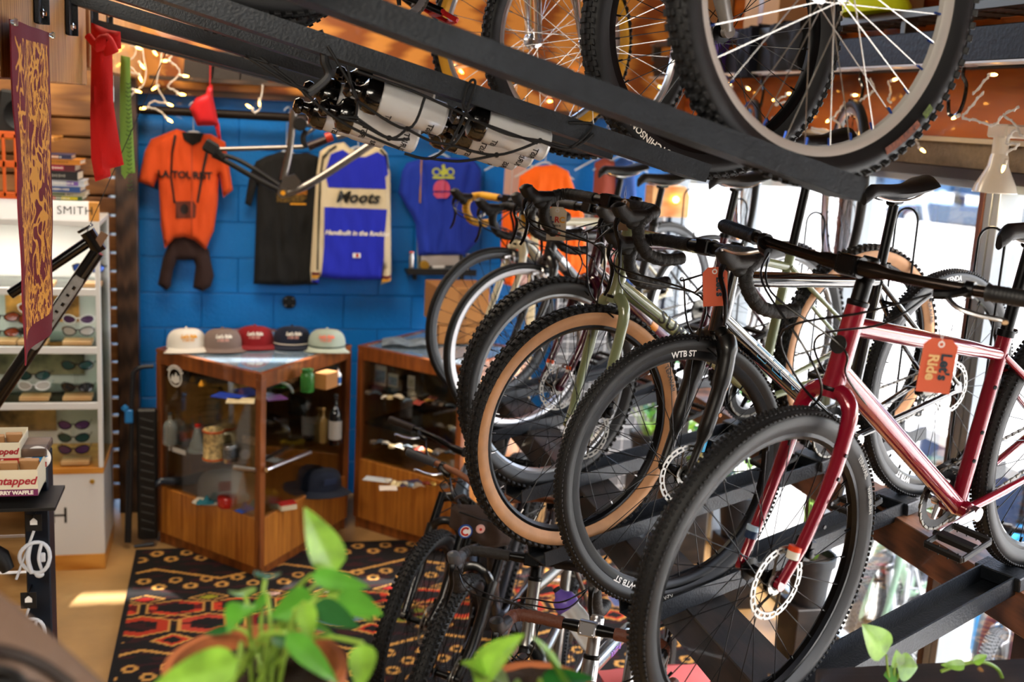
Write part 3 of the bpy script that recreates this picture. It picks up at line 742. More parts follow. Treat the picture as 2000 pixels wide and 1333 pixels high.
LOW = [
 dict(nm='maroon', lab='glossy dark red flat-bar bicycle nearest the camera on the lower rack', s=spec(R=.358, tw=.05, tread='fine', rim=BLKA, wb=1.103, ha=1.215, fl=.405, off=.053, htl=.175, sta=1.2765, stl=.429, bbx=.43, bbz=-.062,
    frame=MAR, fork=MAR, bar='flat', barw=.78, unicrown=True, rt=1.12, ttd=.045, std=.055, spacer=.055, stem=.06, steer=.05, crank=rad(4), pedang=.1, post=.2, rise=.0,
    extra_frame=maroon_frame, fork_extra=maroon_fork, tyretext=[(1.05, 'TERAVAIL', .016), (1.35, 'WASHBURN', .013)], leverm=BLKA, seg=120, grip=HOOD, crankm=SIL, cable=BLKW, nsp=28, barm=mat('dark_bronze_bar', '2c2420', .25, .8)),
    mtx=pose(3.5134, .1452, .0575, (2.0638, 2.3636, 1.5662), .358)),
 dict(nm='black', lab='black drop-bar gravel bicycle with cyan outlined letters on its down tube', s=spec(R=.357, tw=.042, tread='fine', rimd=.026, wb=1.077, ha=1.26, fl=.37, off=.038, htl=.17, sta=1.2828, stl=.5,
    frame=NAV, fork=mat('satin_black_carbon', '08090a', .35, 0, .3), rt=1.15, spacer=.02, stem=.09, steer=-.096, forkk=1.4, crank=rad(-60), post=.17, extra_frame=black_frame, fork_extra=black_fork, rimtext=['WTB ST', 'WTB ST'], rta=[3.75, .1], rts=.022,
    tyretext=[(3.35, 'KENDA', .018)], tyretext_rear=[(.05, 'KENDA', .022)], ttm=LET_W, seg=120, nsp=28, crankm=SIL, barw=.46, flare=.02),
    mtx=pose(3.4988, .1243, -.01, (2.1072, 2.9483, 1.5566), .357)),
 dict(nm='green', lab='sage green drop-bar bicycle with knobbly tan-wall tyres', s=spec(R=.362, tw=.056, side=TAN, wb=1.117, ha=1.2707, fl=.3934, off=.03, htl=.21, sta=1.2828, stl=.47,
    frame=GRN, fork=GRN, unicrown=True, spacer=.03, stem=.085, steer=.018, crank=rad(-75), post=.30, dttext='SURLY', dts=.062, dtpos=.27, dtm=LET_K, cring2=True, barw=.44, tyretext=[(1.3, 'TERAVAIL', .022)], ttm=LET_K, nip=SIL),
    mtx=pose(3.4333, .1419, .0199, (2.0212, 3.2853, 1.5839), .362)),
 dict(nm='plum', lab='plum coloured drop-bar bicycle with fat knobbly black tyres and amber band', s=spec(R=.362, tw=.056, wb=1.08, ha=1.2277, fl=.3749, off=.0448, htl=.156, sta=1.2828, stl=.5, rim=mat('grey_rim', '8b8d90', .3, .8), unicrown=True,
    frame=PLM, fork=PLM, spacer=.05, stem=.08, crank=rad(-40), post=.16, extra_frame=plum_frame, fork_extra=plum_fork, dttext='Salsa', dts=.034, dtpos=.16, dtm=LET_W, barw=.46, hoodm=mat('grey_hood', '2a2b2e', .5)),
    mtx=rack_pose(1.035, 3.51, 1.422, 200.8, .09, 1.08, .362)),
 dict(nm='gray', lab='charcoal road bicycle with silver rims and pale blocks on its frame', s=spec(R=.34, tw=.028, tread='slick', rim=SIL, rimd=.022, wb=.99, ha=rad(72), fl=.365, off=.045, htl=.13, stl=.5, disc=False, rt=1.2,
    frame=GRY, fork=GRY, spacer=.03, stem=.1, crank=rad(-70), post=.15, extra_frame=gray_frame, qr=True), mtx=rack_pose(1.1, 4.23, 1.392, 199.5, .1, .99, .34)),
 dict(nm='cream', lab='cream and orange road bicycle with yellow bar tape, furthest on the lower rack', s=spec(R=.34, tw=.028, tread='slick', rim=mat('dark_grey_rim', '4b4d50', .35, .7), rimd=.026, wb=.99, ha=rad(72.5), fl=.365, off=.043, htl=.13, stl=.5, disc=False, rt=1.15,
    frame=CRM, fork=CRM, tape=YTP, spacer=.03, stem=.1, crank=rad(-70), post=.15, qr=True), mtx=rack_pose(1.096, 4.68, 1.396, 202.4, .1, .99, .34)),
]
for b in LOW: b['root'] = make_bike('bicycle', b['lab'], b['s'], b['mtx'], group='bicycles on the lower rack')
def bpt(b, x, y, z): return b['mtx'] @ Vector((x, y, z))

# ---------------------------------------------------------------- card tags
BLT = mat('navy_print', '1c2f6a', .6); RDT = mat('red_print', 'c8321e', .6); YLT = mat('yellow_print', 'e0a020', .6); GRT = mat('grey_print', '6a665e', .6); SND = mat('sand_print', 'd9b27a', .6)
p = at(1090, 391, Y=3.17); t_ = hang_tag(p, [('L', .024, -.015, -.038, 0, BLT), ('R', .024, 0, -.038, 0, RDT), ('C', .024, .015, -.038, 0, YLT), ('l l ll l l  l l', .006, 0, -.055, 0, GRT)], CARD, 'cream card tag lettered LRC hanging behind the drop handlebars', size=(.056, .098))
m = M(); fn = Vector((-math.sin(YAW), -math.cos(YAW), 0)); u_ = Vector((math.cos(YAW), -math.sin(YAW), 0)); b0 = Vector((0, 0, -.098))+fn*.0012; bowl = [(-.014, .004), (.014, .004), (.010, -.008), (-.010, -.008)]; m.prism(bowl, .0008, o=b0, u=u_, v=(0, 0, 1)); m.ball(b0+Vector((0, 0, .007)), .008, (1, .1, .6)); m.obj('printed_bowl', CORAL_T if 'CORAL_T' in globals() else mat('coral_tag_print', 'd9705c', .6), t_, smooth=0)
p = at(1843, 640, Y=1.70); hang_tag(p, [("Let's", .026, .012, -.050, -math.pi/2, mat('dark_teal_print', '14303c', .6)), ('Ride', .026, -.010, -.052, -math.pi/2, SND)], KRAFT, "rust orange card tag lettered Let's Ride on the dark red bicycle's brake lever", size=(.060, .098), tilt=.05)
p = at(1398, 505, Y=2.36); hang_tag(p, [("Let's", .024, .010, -.045, -math.pi/2, mat('dark_teal_print', '14303c', .6))], KRAFT, 'rust orange card tag half hidden behind the black gravel bicycle lever', size=(.056, .09), tilt=-.1)
p = at(1222, 372, Y=2.80); hang_tag(p, [], mat('kraft_tag', '8f6f52', .8), 'narrow brown kraft tag hanging above the sage green head tube', size=(.026, .085))
# ---------------------------------------------------------------- steel channel rails under and over the bicycles
STEEL = mat('black_painted_steel', '20252b', .45, .15, bump=.22, bscale=160, vary=.3, vscale=30)
DWOOD = wood('dark_stained_timber', '0c0a09', '2b211b', (2, 22, 22), .55, .1); BWOOD = wood('brown_stained_timber', '3a2316', '7a4e31', (2, 18, 18), .5, .1)
def channel(name, a, b, w, h, t, label, group, cat='rail'):
    """U-shaped channel from a to b, open side up; a, b = centre of the inner floor"""
    a = Vector(a); b = Vector(b); ax = (b-a); L_ = ax.length; ax = ax.normalized(); sd = Vector((0, 0, 1)).cross(ax).normalized(); up = ax.cross(sd)
    po = [(-w/2, h), (-w/2, -t), (w/2, -t), (w/2, h), (w/2-t, h), (w/2-t, 0), (-w/2+t, 0), (-w/2+t, h)]
    m = M(); vs = []
    for s_ in (0, L_):
        for (p, q) in po: vs.append(ax*s_+sd*p+up*q)
    n = len(po); fs = [(i, (i+1) % n, n+(i+1) % n, n+i) for i in range(n)]+[(0, 1, 6, 7), (1, 2, 5, 6), (2, 3, 4, 5), (n+7, n+6, n+1, n), (n+6, n+5, n+2, n+1), (n+5, n+4, n+3, n+2)]
    m.add(vs, fs); o = m.obj(name, STEEL, None, smooth=0, loc=a); tag(o, label, cat, group); return o
names_ = {'maroon': 'dark red flat-bar bicycle', 'black': 'black gravel bicycle', 'green': 'sage green bicycle', 'plum': 'plum bicycle', 'gray': 'charcoal road bicycle', 'cream': 'cream road bicycle'}
RAILS = []
for b in LOW:
    R = b['s']['R']; wb = b['s']['wb']
    a = bpt(b, wb+.16, 0, -.004); c = bpt(b, -.30, 0, -.004)
    RAILS.append((a, c)); channel('rack_rail', a, c, .098, .045 if b['nm'] in ('maroon', 'black') else .04, .005, 'black steel channel rail under the '+names_[b['nm']], 'lower rack rails')
    # wheel chock block and tall wire hoop at the rear wheel
    m = M(); q = bpt(b, .19, 0, 0); ax = (c-a).normalized(); Rm = Matrix((ax, Vector((0, 0, 1)).cross(ax), ax.cross(Vector((0, 0, 1)).cross(ax)))).transposed()
    m.box((0, 0, .022), (.06, .13, .038), Rm, b=.003); o = m.obj('wheel_chock', STEEL, None, loc=q); tag(o, 'small black block across the rail under the '+names_[b['nm']], 'block', 'rail blocks')
    m = M(); sdv = Vector((0, 0, 1)).cross(ax).normalized(); hz = .82; w = .045
    pts = [sdv*w]+[sdv*w*math.cos(math.pi*i/12)+Vector((0, 0, hz-.045+.045*math.sin(math.pi*i/12))) for i in range(13)]+[-sdv*w]
    m.tube(pts, .0042, seg=8); q = bpt(b, -.12, 0, 0)
    o = m.obj('wire_hoop', BLKA, None, loc=q); tag(o, 'tall black wire hoop around the rear wheel of the '+names_[b['nm']], 'hoop', 'wire hoops holding rear wheels')
def timber(name, a, b, w, h, mt, label, group=None, cat='beam', roll=0):
    a = Vector(a); b = Vector(b); ax = (b-a).normalized(); sd = Vector((0, 0, 1)).cross(ax)
    sd = sd.normalized() if sd.length > 1e-3 else Vector((0, 1, 0)); up = ax.cross(sd)
    Rm = Matrix((ax, sd, up)).transposed(); m = M(); m.box((0, 0, 0), ((b-a).length, w, h), None, b=.003)
    o = m.obj(name, mt, None); o.matrix_world = Matrix.Translation((a+b)/2) @ (Rm @ RX(roll)).to_4x4(); tag(o, label, cat, group); return o
def railz(i, X):
    a, c = RAILS[i]; t = (X-a.x)/(c.x-a.x); return a.lerp(c, t)
# transverse timbers carrying the rails
for nm, X, mt, lab in (('rack_timber', 1.22, DWOOD, 'dark stained timber running under the front ends of the rails'), ('rack_timber', 2.0, BWOOD, 'brown stained timber running under the rear ends of the rails')):
    p = railz(0, X); q = railz(5, X); d_ = q-p
    p2 = p-d_*.16; q2 = q+d_*.05; lo = Vector((0, 0, -.062))
    timber(nm, p2+lo, q2+lo, .14, .11, mt, lab, 'timbers under the rack')
for X, Y in ((1.16, 1.9), (1.11, 4.62), (2.0, 2.25), (2.0, 4.7)):
    t = .5; z = railz(0, X).z+(railz(5, X).z-railz(0, X).z)*((Y-railz(0, X).y)/(railz(5, X).y-railz(0, X).y))-.12
    timber('rack_post', (X, Y, .0), (X, Y, z), .09, .09, DWOOD, {(1.16, 1.9): 'dark timber post under the front of the rack nearest the camera', (1.11, 4.62): 'dark timber post standing on the rug below the tan-wall tyre', (2.0, 2.25): 'dark timber post near the window below the dark red rear wheel', (2.0, 4.7): 'dark timber post near the window at the far end of the rack'}[(X, Y)], 'posts under the rack', 'post')
# upper rack: ledger beam on the left, channels sloping down to the right
LEDX = -.47
UP = []
for i, (Y, xe, z0, z1) in enumerate(((1.799, 1.045, 2.610, 2.189), (2.399, 1.02, 2.570, 2.172), (3.10, 1.035, 2.577, 2.19), (3.64, 1.0, 2.55, 2.19), (4.17, 1.0, 2.50, 2.20), (4.66, 1.0, 2.50, 2.20))):
    ze = z0+(z1-z0)/1.51*(xe+.46)
    a = Vector((LEDX+.005, Y, z0)); c = Vector((xe, Y, ze)); UP.append((a, c))
    wh = ['nearest', 'second', 'third', 'fourth', 'fifth', 'sixth'][i]
    channel('overhead_beam', a, c, .11, .033, .007, wh+' black steel beam of the overhead rack, counted from the camera', 'sloping overhead steel beams', 'beam')
    m = M(); m.box((0, 0, 0), (.012, .055, .16), b=.002); m.box((.012, .024, -.0), (.02, .008, .16), b=.001)
    o = m.obj('beam_bracket', STEEL, None, loc=(LEDX+.008, Y-.055, 2.53)); tag(o, 'black steel bracket holding the '+wh+' overhead beam to the wooden beam', 'bracket', 'brackets on the wooden beam')
    for z in (-.055, .045): m = M(); m.lathe([(.0, 0), (.011, 0), (.011, .007), (.006, .009), (.006, .014), (0, .014)], c=(.006, -.012, z), ax=(1, 0, 0), seg=6); m.obj('hex_bolt', CHR, o)
LEDW = wood('planed_fir_beam', '9a6a38', 'd2a266', (14, 2.0, 2.2), .5, .15, .3)
timber('ledger_beam', (LEDX-.045, .9, 2.46), (LEDX-.045, 4.05, 2.46), .09, .295, LEDW, 'thick pale wooden beam at upper left carrying the steel brackets')
timber('header_beam', (LEDX-.03, 4.06, 2.52), (LEDX-.03, 6.3, 2.52), .08, .3, LEDW, 'pale wooden beam continuing behind the red shirt to the back wall')
# ---------------------------------------------------------------- room shell
XW = 2.62; YB = 6.5
CONC = mat('worn_concrete_floor', 'b38c58', .42, vary=.4, vscale=2.2, bump=.15, bscale=20)
BLUE = mat('blue_masonry_paint', '0a70c4', .38, bump=.35, bscale=60, vary=.1, vscale=3, coat=.15)
GREYW = mat('grey_plaster', '6c6862', .8, bump=.2)
m = M(); m.add([(-3.4, -1.2, 0), (XW+.1, -1.2, 0), (XW+.1, YB+.2, 0), (-3.4, YB+.2, 0), (-3.4, -1.2, -.12), (XW+.1, -1.2, -.12), (XW+.1, YB+.2, -.12), (-3.4, YB+.2, -.12)], [(0, 1, 2, 3), (7, 6, 5, 4), (0, 4, 5, 1), (1, 5, 6, 2), (2, 6, 7, 3), (3, 7, 4, 0)])
struct(m.obj('floor', CONC, None, smooth=0))
# painted block wall: every block bevelled, mortar behind
m = M(); bw, bh = .398, .202; z0 = 1.212-6*bh
m.box(((-.62+XW)/2, YB+.1, 1.25), (XW+.62, .19, 2.5), b=.001)
for r in range(12):
    z = z0+r*bh+bh/2; x = .03-bw*3+(0 if r % 2 == 0 else bw/2)
    while x < XW:
        a = max(x, -.62); b_ = min(x+bw, XW)
        if b_-a > .03 and z > .05 and z+bh/2 < 2.32: m.box(((a+b_)/2, YB+.0, z), (b_-a-.003, .02, bh-.0035), b=.003)
        x += bw
struct(m.obj('wall_back', BLUE, None, smooth=0))
PLY = wood('varnished_plywood', '8a4712', 'd08a3c', (1.2, 3, 8), .4, .3, .6)
m = M(); m.box(((-.62+XW)/2, YB-.03, 2.66), (XW+.62, .05, .68), b=.002); struct(m.obj('trim_1', PLY, None, smooth=0))
m = M(); m.box((.9, YB-.05, 2.312), (3.0, .06, .035), b=.002); struct(m.obj('trim_2', wood('dark_trim_wood', '2a170c', '5a3419', (1, 10, 10)), None, smooth=0))
m = M(); m.tube([(-.6, 6.36, 2.21), (2.3, 6.36, 2.21)], .024, seg=16)
for x in (-.45, .8, 1.9): m.tube([(x, 6.36, 2.21), (x, 6.46, 2.21)], .012, seg=8)
tag(centre(m.obj('clothes_rail', mat('dark_iron_pipe', '1a130f', .5, .6), None)), 'dark iron pipe running along the top of the blue wall', 'pipe')
m = M(); m.box((-2.4, YB-.0, 1.6), (3.5, .12, 3.2), b=.002)
struct(m.obj('wall_left', wood('warm_back_panel', '7a4a1c', 'c58a45', (1, 2, 9)), None, smooth=0))
SLAT = wood('brown_slatwall', '6b4423', 'a5713f', (1, 2, 9), .5)
m = M()
for i in range(22): m.box((-1.5, YB-.14, .1+i*.1), (1.8, .05, .088), b=.006)
struct(m.obj('trim_3', SLAT, None, smooth=0))
timber('wall_post', (-.545, 6.33, 0), (-.545, 6.33, 2.5), .12, .11, wood('dark_oak_post', '1f1511', '4d372a', (2, 16, 16)), 'dark brown wooden post between the slatted panel and the blue wall', cat='post')
m = M(); m.box((-.4, 2.7, 3.62), (6.2, 7.8, .08)); struct(m.obj('ceiling', mat('dark_ceiling', '2b2622', .8), None, smooth=0))
m = M(); m.box((-.4, -1.25, 1.8), (6.2, .1, 3.6), b=.002); struct(m.obj('wall_front', mat('warm_grey_plaster', '6b5f52', .8), None, smooth=0))
m = M(); m.box((-3.45, 2.7, 1.8), (.1, 7.9, 3.6), b=.002); struct(m.obj('wall_side', mat('warm_grey_plaster', '6b5f52', .8), None, smooth=0))
# window wall on the right
def wbox(nm, y0, y1, z0_, z1_, x0, x1, mt):
    m = M(); m.box(((x0+x1)/2, (y0+y1)/2, (z0_+z1_)/2), (x1-x0, y1-y0, z1_-z0_), b=.002); o = m.obj(nm, mt, None, smooth=0); return o
ALU = mat('mullion_aluminium', '8f969c', .4, .6); MBR = wood('mullion_brown_wood', '2a150b', '5c3018', (8, 8, 1.5))
struct(wbox('wall_right', -1.2, YB, 2.193, 2.283, XW, XW+.16, mat('rough_concrete_lintel', '8b7a64', .9, bump=.6, bscale=120, vary=.2, vscale=40)))
struct(wbox('trim_4', -1.2, YB, 2.283, 2.302, XW-.03, XW+.16, mat('cream_trim_paint', 'd8c8a8', .5)))
PLY2 = wood('orange_varnished_board', '7a2f08', 'c86a1c', (3, 1.1, 7), .35, .4, .55)
struct(wbox('trim_5', -1.2, YB, 2.302, 3.6, XW-.0, XW+.16, PLY2))
struct(wbox('trim_6', -1.2, YB, 2.15, 2.193, XW-.03, XW+.12, mat('dark_window_head', '1d1512', .5)))
struct(wbox('trim_7', -1.2, YB, 0, .06, XW, XW+.12, ALU))
MY = [-.2, .9, 2.15, 3.45, 4.41, 5.5, 6.46]
GL = thin_glass('window_glass', (.97, .98, .98))
for i in range(len(MY)):
    y = MY[i]; m = M()
    m.box((XW+.02, y+.035, 1.1), (.1, .036, 2.12), b=.002, k=0); m.box((XW+.02, y-.008, 1.1), (.1, .036, 2.12), b=.002, k=0); m.box((XW+.035, y+.014, 1.1), (.07, .01, 2.12), b=.001, k=1)
    m.box((XW-.0, y+.068, 1.1), (.07, .03, 2.12), b=.002, k=1)
    struct(m.obj('trim_%d' % (8+i), [ALU, MBR], None, smooth=0))
for i in range(len(MY)-1):
    m = M(); y0, y1 = MY[i]+.08, MY[i+1]-.025
    for a, b_ in ((.06, .09), (2.12, 2.15)): m.box((XW+.04, (y0+y1)/2, (a+b_)/2), (.05, y1-y0, b_-a), b=.002)
    f = struct(m.obj('window_%d' % (i+1), ALU, None, smooth=0))
    g = M(); g.box((XW+.04, (y0+y1)/2, 1.105), (.006, y1-y0, 2.03), b=.0005); g.obj('glass_pane', GL, f, smooth=0)
# ---------------------------------------------------------------- rug
def rug_col(x, y):
    """kilim: x across, v along; returns sRGB"""
    K = (.045, .02, .025); Rd = (.36, .03, .04); D = (.20, .02, .04); G = (.82, .60, .30); O = (.80, .22, .10)
    v = (5.68-y) % 1.62; hz = noise.noise(Vector((x*9, y*30, 0)))*.5+.5
    base = D if (hz > .62) else K
    def hexr(px, py, sx, sy, cx, cy):
        dx, dy = abs(px-cx)/sx, abs(py-cy)/sy
        return max(dx, dx*.5+dy*.95)
    # small rings
    def rings(v0, n, sx=.145, r=.032, ph=0.):
        for k in range(n):
            cy = v0+k*.075; xx = ((x+ph+(k % 2)*sx/2) % sx)-sx/2
            q = math.hypot(xx, (v-cy)*.95)
            if r*.52 < q < r: return True
        return False
    if rings(.05, 2): return G
    zz = abs(((x+.05) % .62)/.31-1)
    if abs(v-(.25+zz*.14)) < .010: return G
    if rings(.42-.03, 2, ph=.04) and v > .36: return G
    pr = .285
    # narrow diamonds
    xx = ((x+.24) % pr)-pr/2; idx = int(math.floor((x+.24)/pr))
    q = abs(xx)/.095+abs(v-.60)/.05
    if q < .62: return [(.62, .60, .12), (.82, .66, .60), (.80, .70, .66), (.7, .12, .08)][idx % 4] if q < .5 else K
    if .82 < q < 1.0: return G
    # dark hexes
    xx = ((x+.24+pr/2) % pr)-pr/2; h = max(abs(xx)/.13, abs(xx)/.30+abs(v-.70)/.085)
    if h < 1:
        if h > .9: return G
        if h > .62: return Rd if hz < .5 else O
        return K
    q = abs(xx)/.085+abs(v-.80)/.035
    if q < 1: return G if q > .72 else (Rd if q > .35 else K)
    xx = ((x+.24+0) % pr)-pr/2; idx = int(math.floor((x+.24)/pr))
    h = max(abs(xx)/.128, abs(xx)/.30+abs(v-.875)/.105)
    if h < 1:
        c = [(.78, .26, .18), (.50, .05, .05), (.45, .50, .68), (.42, .45, .10), (.72, .20, .08)][idx % 5]
        if h > .9: return G
        if h > .55: return c if hz < .66 else Rd
        return K if hz < .6 else D
    xx = ((x+.24+pr/2) % pr)-pr/2
    q = abs(xx)/.095+abs(v-1.02)/.065
    if q < 1: return G if q > .78 else (O if q > .5 else K)
    if abs(v-(1.10+abs(((x+.24) % pr)/(pr/2)-1)*.0+zz*.13)) < .011: return G
    if rings(1.26, 4, sx=.15, ph=.02) : return G
    return base
x0, x1, y0, y1 = -.47, 2.15, 3.3, 5.70; st = .0095; nx = int((x1-x0)/st); ny = int((y1-y0)/st)
vs = []; cols = []
for j in range(ny+1):
    for i in range(nx+1):
        x = x0+i*st; y = y0+j*st; vs.append((x, y, .012+.002*noise.noise(Vector((x*3, y*3, 0))))); c = rug_col(x, y)
        if i < 3 or j > ny-3: c = (.04, .03, .04)
        cols.append((*[lin('%02x%02x%02x' % tuple(int(min(1, max(0, q))*255) for q in c))[k] for k in range(3)], 1))
n_ = nx+1; fs = [(j*n_+i, j*n_+i+1, (j+1)*n_+i+1, (j+1)*n_+i) for j in range(ny) for i in range(nx)]
bd = [i for i in range(nx+1)]+[(j)*n_+nx for j in range(1, ny+1)]+[ny*n_+i for i in range(nx-1, -1, -1)]+[j*n_ for j in range(ny-1, 0, -1)]
k0 = len(vs)
for i in bd: vs.append((vs[i][0], vs[i][1], .001)); cols.append((.01, .01, .01, 1))
L_ = len(bd); fs += [(bd[(i+1) % L_], bd[i], k0+i, k0+(i+1) % L_) for i in range(L_)]
me = bpy.data.meshes.new('patterned_rug'); me.from_pydata(vs, [], fs); ca_ = me.color_attributes.new('Col', 'FLOAT_COLOR', 'POINT')
ca_.data.foreach_set('color', np.array(cols, dtype=np.float32).ravel()); me.materials.append(mat('woven_wool', 'ffffff', .95, bump=.5, bscale=400, vcol=True)); me.update()
o = bpy.data.objects.new('patterned_rug', me); COL.objects.link(o); tag(o, 'dark kilim rug with gold zigzags, rings and red hexagons on the concrete floor', 'rug'); centre(o)
# ---------------------------------------------------------------- glass display cases
OAK = wood('golden_oak', '8f4e1b', 'd28a36', (14, 14, 1.1), .35, .35, .08); OAKD = wood('dark_oak_rail', '5c2c10', '9e5822', (9, 9, 1.2), .35, .3, .1)
CGL = thin_glass('case_glass', (.97, .985, .98), refl=.8); SGL = thin_glass('shelf_glass', (.80, .90, .86), .02, 1.)
def case(name, P, H, label, zb=.31, shelves=(.90, .557), open_faces=(0, 1), kick=.06, deckm=None):
    """P: 4 floor corners, ccw seen from above starting at the front corner; faces 0: P0-P1, 1: P1-P2, ..."""
    c = sum((Vector(p) for p in P), Vector((0, 0)))/4; o = thing(name, label, 'display case', (c.x, c.y, 0)); Q = [Vector(p)-c for p in P]
    def wall(i, z0, z1, t, mt, nm, inset=0., lab=None):
        a = Q[i]; b = Q[(i+1) % 4]; d = (b-a).normalized(); n = Vector((-d.y, d.x)); a2 = a+n*inset+d*(.0); b2 = b+n*inset
        L_ = (b2-a2).length; m = M(); Rm = RZ(math.atan2(d.y, d.x)); mid = (a2+b2)/2+n*t/2
        m.box((mid.x, mid.y, (z0+z1)/2), (L_, t, z1-z0), Rm, b=.002); ob = m.obj(nm, mt, o, smooth=0)
        if lab: ob['label'] = lab
        return ob
    for i in range(4):
        m = M(); q = Q[i]*(1-.022/Q[i].length*1.0); m.box((q.x, q.y, (kick+H-.03)/2+.0), (.036, .036, H-.03-kick), RZ(rad(42)), b=.002); m.obj('corner_post', OAKD, o, smooth=0)
    for i in range(4):
        wall(i, 0, kick+.01, .02, OAKD, 'kick_board', .012)
        wall(i, kick, zb, .02, OAK, 'lower_panel', .0)
        if i in open_faces: wall(i, zb, H-.07, .005, CGL, 'glass_front', .012)
        else: wall(i, zb, H-.07, .014, OAK, 'side_panel', .002)
        wall(i, H-.075, H-.012, .022, OAKD, 'top_rail', .0)
    def slab(z, t, mt, nm, k=.96):
        m = M(); m.prism([(q.x*k, q.y*k) for q in Q], t, o=(0, 0, z), u=(1, 0, 0), v=(0, 1, 0)); return m.obj(nm, mt, o, smooth=0)
    slab(zb-.02, .02, deckm or OAK, 'deck', .94)
    for z in shelves: slab(z-.006, .006, SGL, 'glass_shelf', .93)
    slab(H-.03, .012, mat('dark_case_lining', '14100d', .12, 0, 1.), 'top_panel', .975)
    m = M()
    for i in range(4):
        a = Q[i]*1.006; b = Q[(i+1) % 4]*1.006; d = (b-a).normalized(); n = Vector((-d.y, d.x)); a3 = a+n*.03+d*.04; b3 = b+n*.03-d*.04
        m.add([(a.x, a.y, H-.018), (b.x, b.y, H-.018), (b3.x, b3.y, H-.018), (a3.x, a3.y, H-.018), (a.x, a.y, H), (b.x, b.y, H), (b3.x, b3.y, H), (a3.x, a3.y, H)], [(0, 3, 2, 1), (4, 5, 6, 7), (0, 1, 5, 4), (3, 7, 6, 2)])
    m.obj('top_frame', OAKD, o, smooth=0)
    slab(H-.016, .012, mat('table_top_glass', '9fb8cc', .02, 0, 1., trans=.35), 'top_glass', .955)
    m = M(); a = Q[0]; 
    return o
C1 = [(.135, 5.26), (.62, 5.93), (.115, 6.47), (-.37, 5.82)]
case('display_case', C1, 1.036, 'oak and glass display case on the rug with five caps on top', open_faces=(3, 0))
C2 = [(1.14, 5.43), (1.58, 5.86), (1.08, 6.38), (.66, 5.95)]
case('display_case', C2, 1.03, 'oak and glass display case on the right, partly behind the bicycle wheels', zb=.40, shelves=(.80, .60), open_faces=(3,))

def faceplane(p, q):
    """returns fn(px,py)->point on the vertical plane through floor points p,q"""
    p = Vector((*p, 0)); q = Vector((*q, 0)); d = (q-p).normalized(); n = Vector((-d.y, d.x, 0))
    def f(px, py, off=0.):
        r = CR*((px-1000)/FPX)-CU*((py-666.5)/FPX)+_fwd; t = ((p+n*off-CAMP).dot(n))/r.dot(n); return CAMP+r*t
    f.d = d; f.n = n; return f
FL = faceplane(C1[3], C1[0]); FR = faceplane(C1[0], C1[1])
DEC = mat('white_vinyl', 'dedad2', .6)
def decal_ring(ctr, d, r, name, label, fn):
    pass
# frosted stickers on the left pane
p = FL(342, 737, -.004); m = M(); d = FL.d; zv = Vector((0, 0, 1)); nn = d.cross(zv)
R0 = [Vector(p)]
for k in range(40):
    a = 2*math.pi*k/40; b = 2*math.pi*(k+1)/40
    for (r0, r1) in ((.042, .050),):
        m.add([p+d*math.cos(a)*r0*1.05+zv*math.sin(a)*r0, p+d*math.cos(b)*r0*1.05+zv*math.sin(b)*r0, p+d*math.cos(b)*r1*1.05+zv*math.sin(b)*r1, p+d*math.cos(a)*r1*1.05+zv*math.sin(a)*r1], [(0, 1, 2, 3)])
for poly in ([(-.035, -.02), (-.02, .012), (-.008, -.004), (.006, .026), (.018, .004), (.03, .014), (.036, -.02), (.0, -.034)],):
    m.prism(poly, .0006, o=p, u=d, v=zv)
for k in range(9):
    a = rad(150-k*15); m.box(p+d*math.cos(a)*.06+zv*math.sin(a)*.058, (.009, .001, .009), b=.0002)
tag(m.obj('round_sticker', DEC, None, smooth=0), 'round white mountain sticker on the left glass of the display case', 'sticker')
m = M(); o_ = FL(345, 880, -.004); text_mesh(m, 'S', .03, lambda u, v: o_+d*(u-.055)+zv*v*1.3, bold=.0015)
for i in range(13): q_ = o_+d*(-.035+.008*i); m.add([q_-zv*.013, q_+d*.0055-zv*.013, q_+d*.0055+zv*.013, q_+zv*.013], [(0, 1, 2, 3)])
tag(m.obj('window_lettering', DEC, None, smooth=0), 'white sticker lettering low on the left glass of the display case', 'sticker')

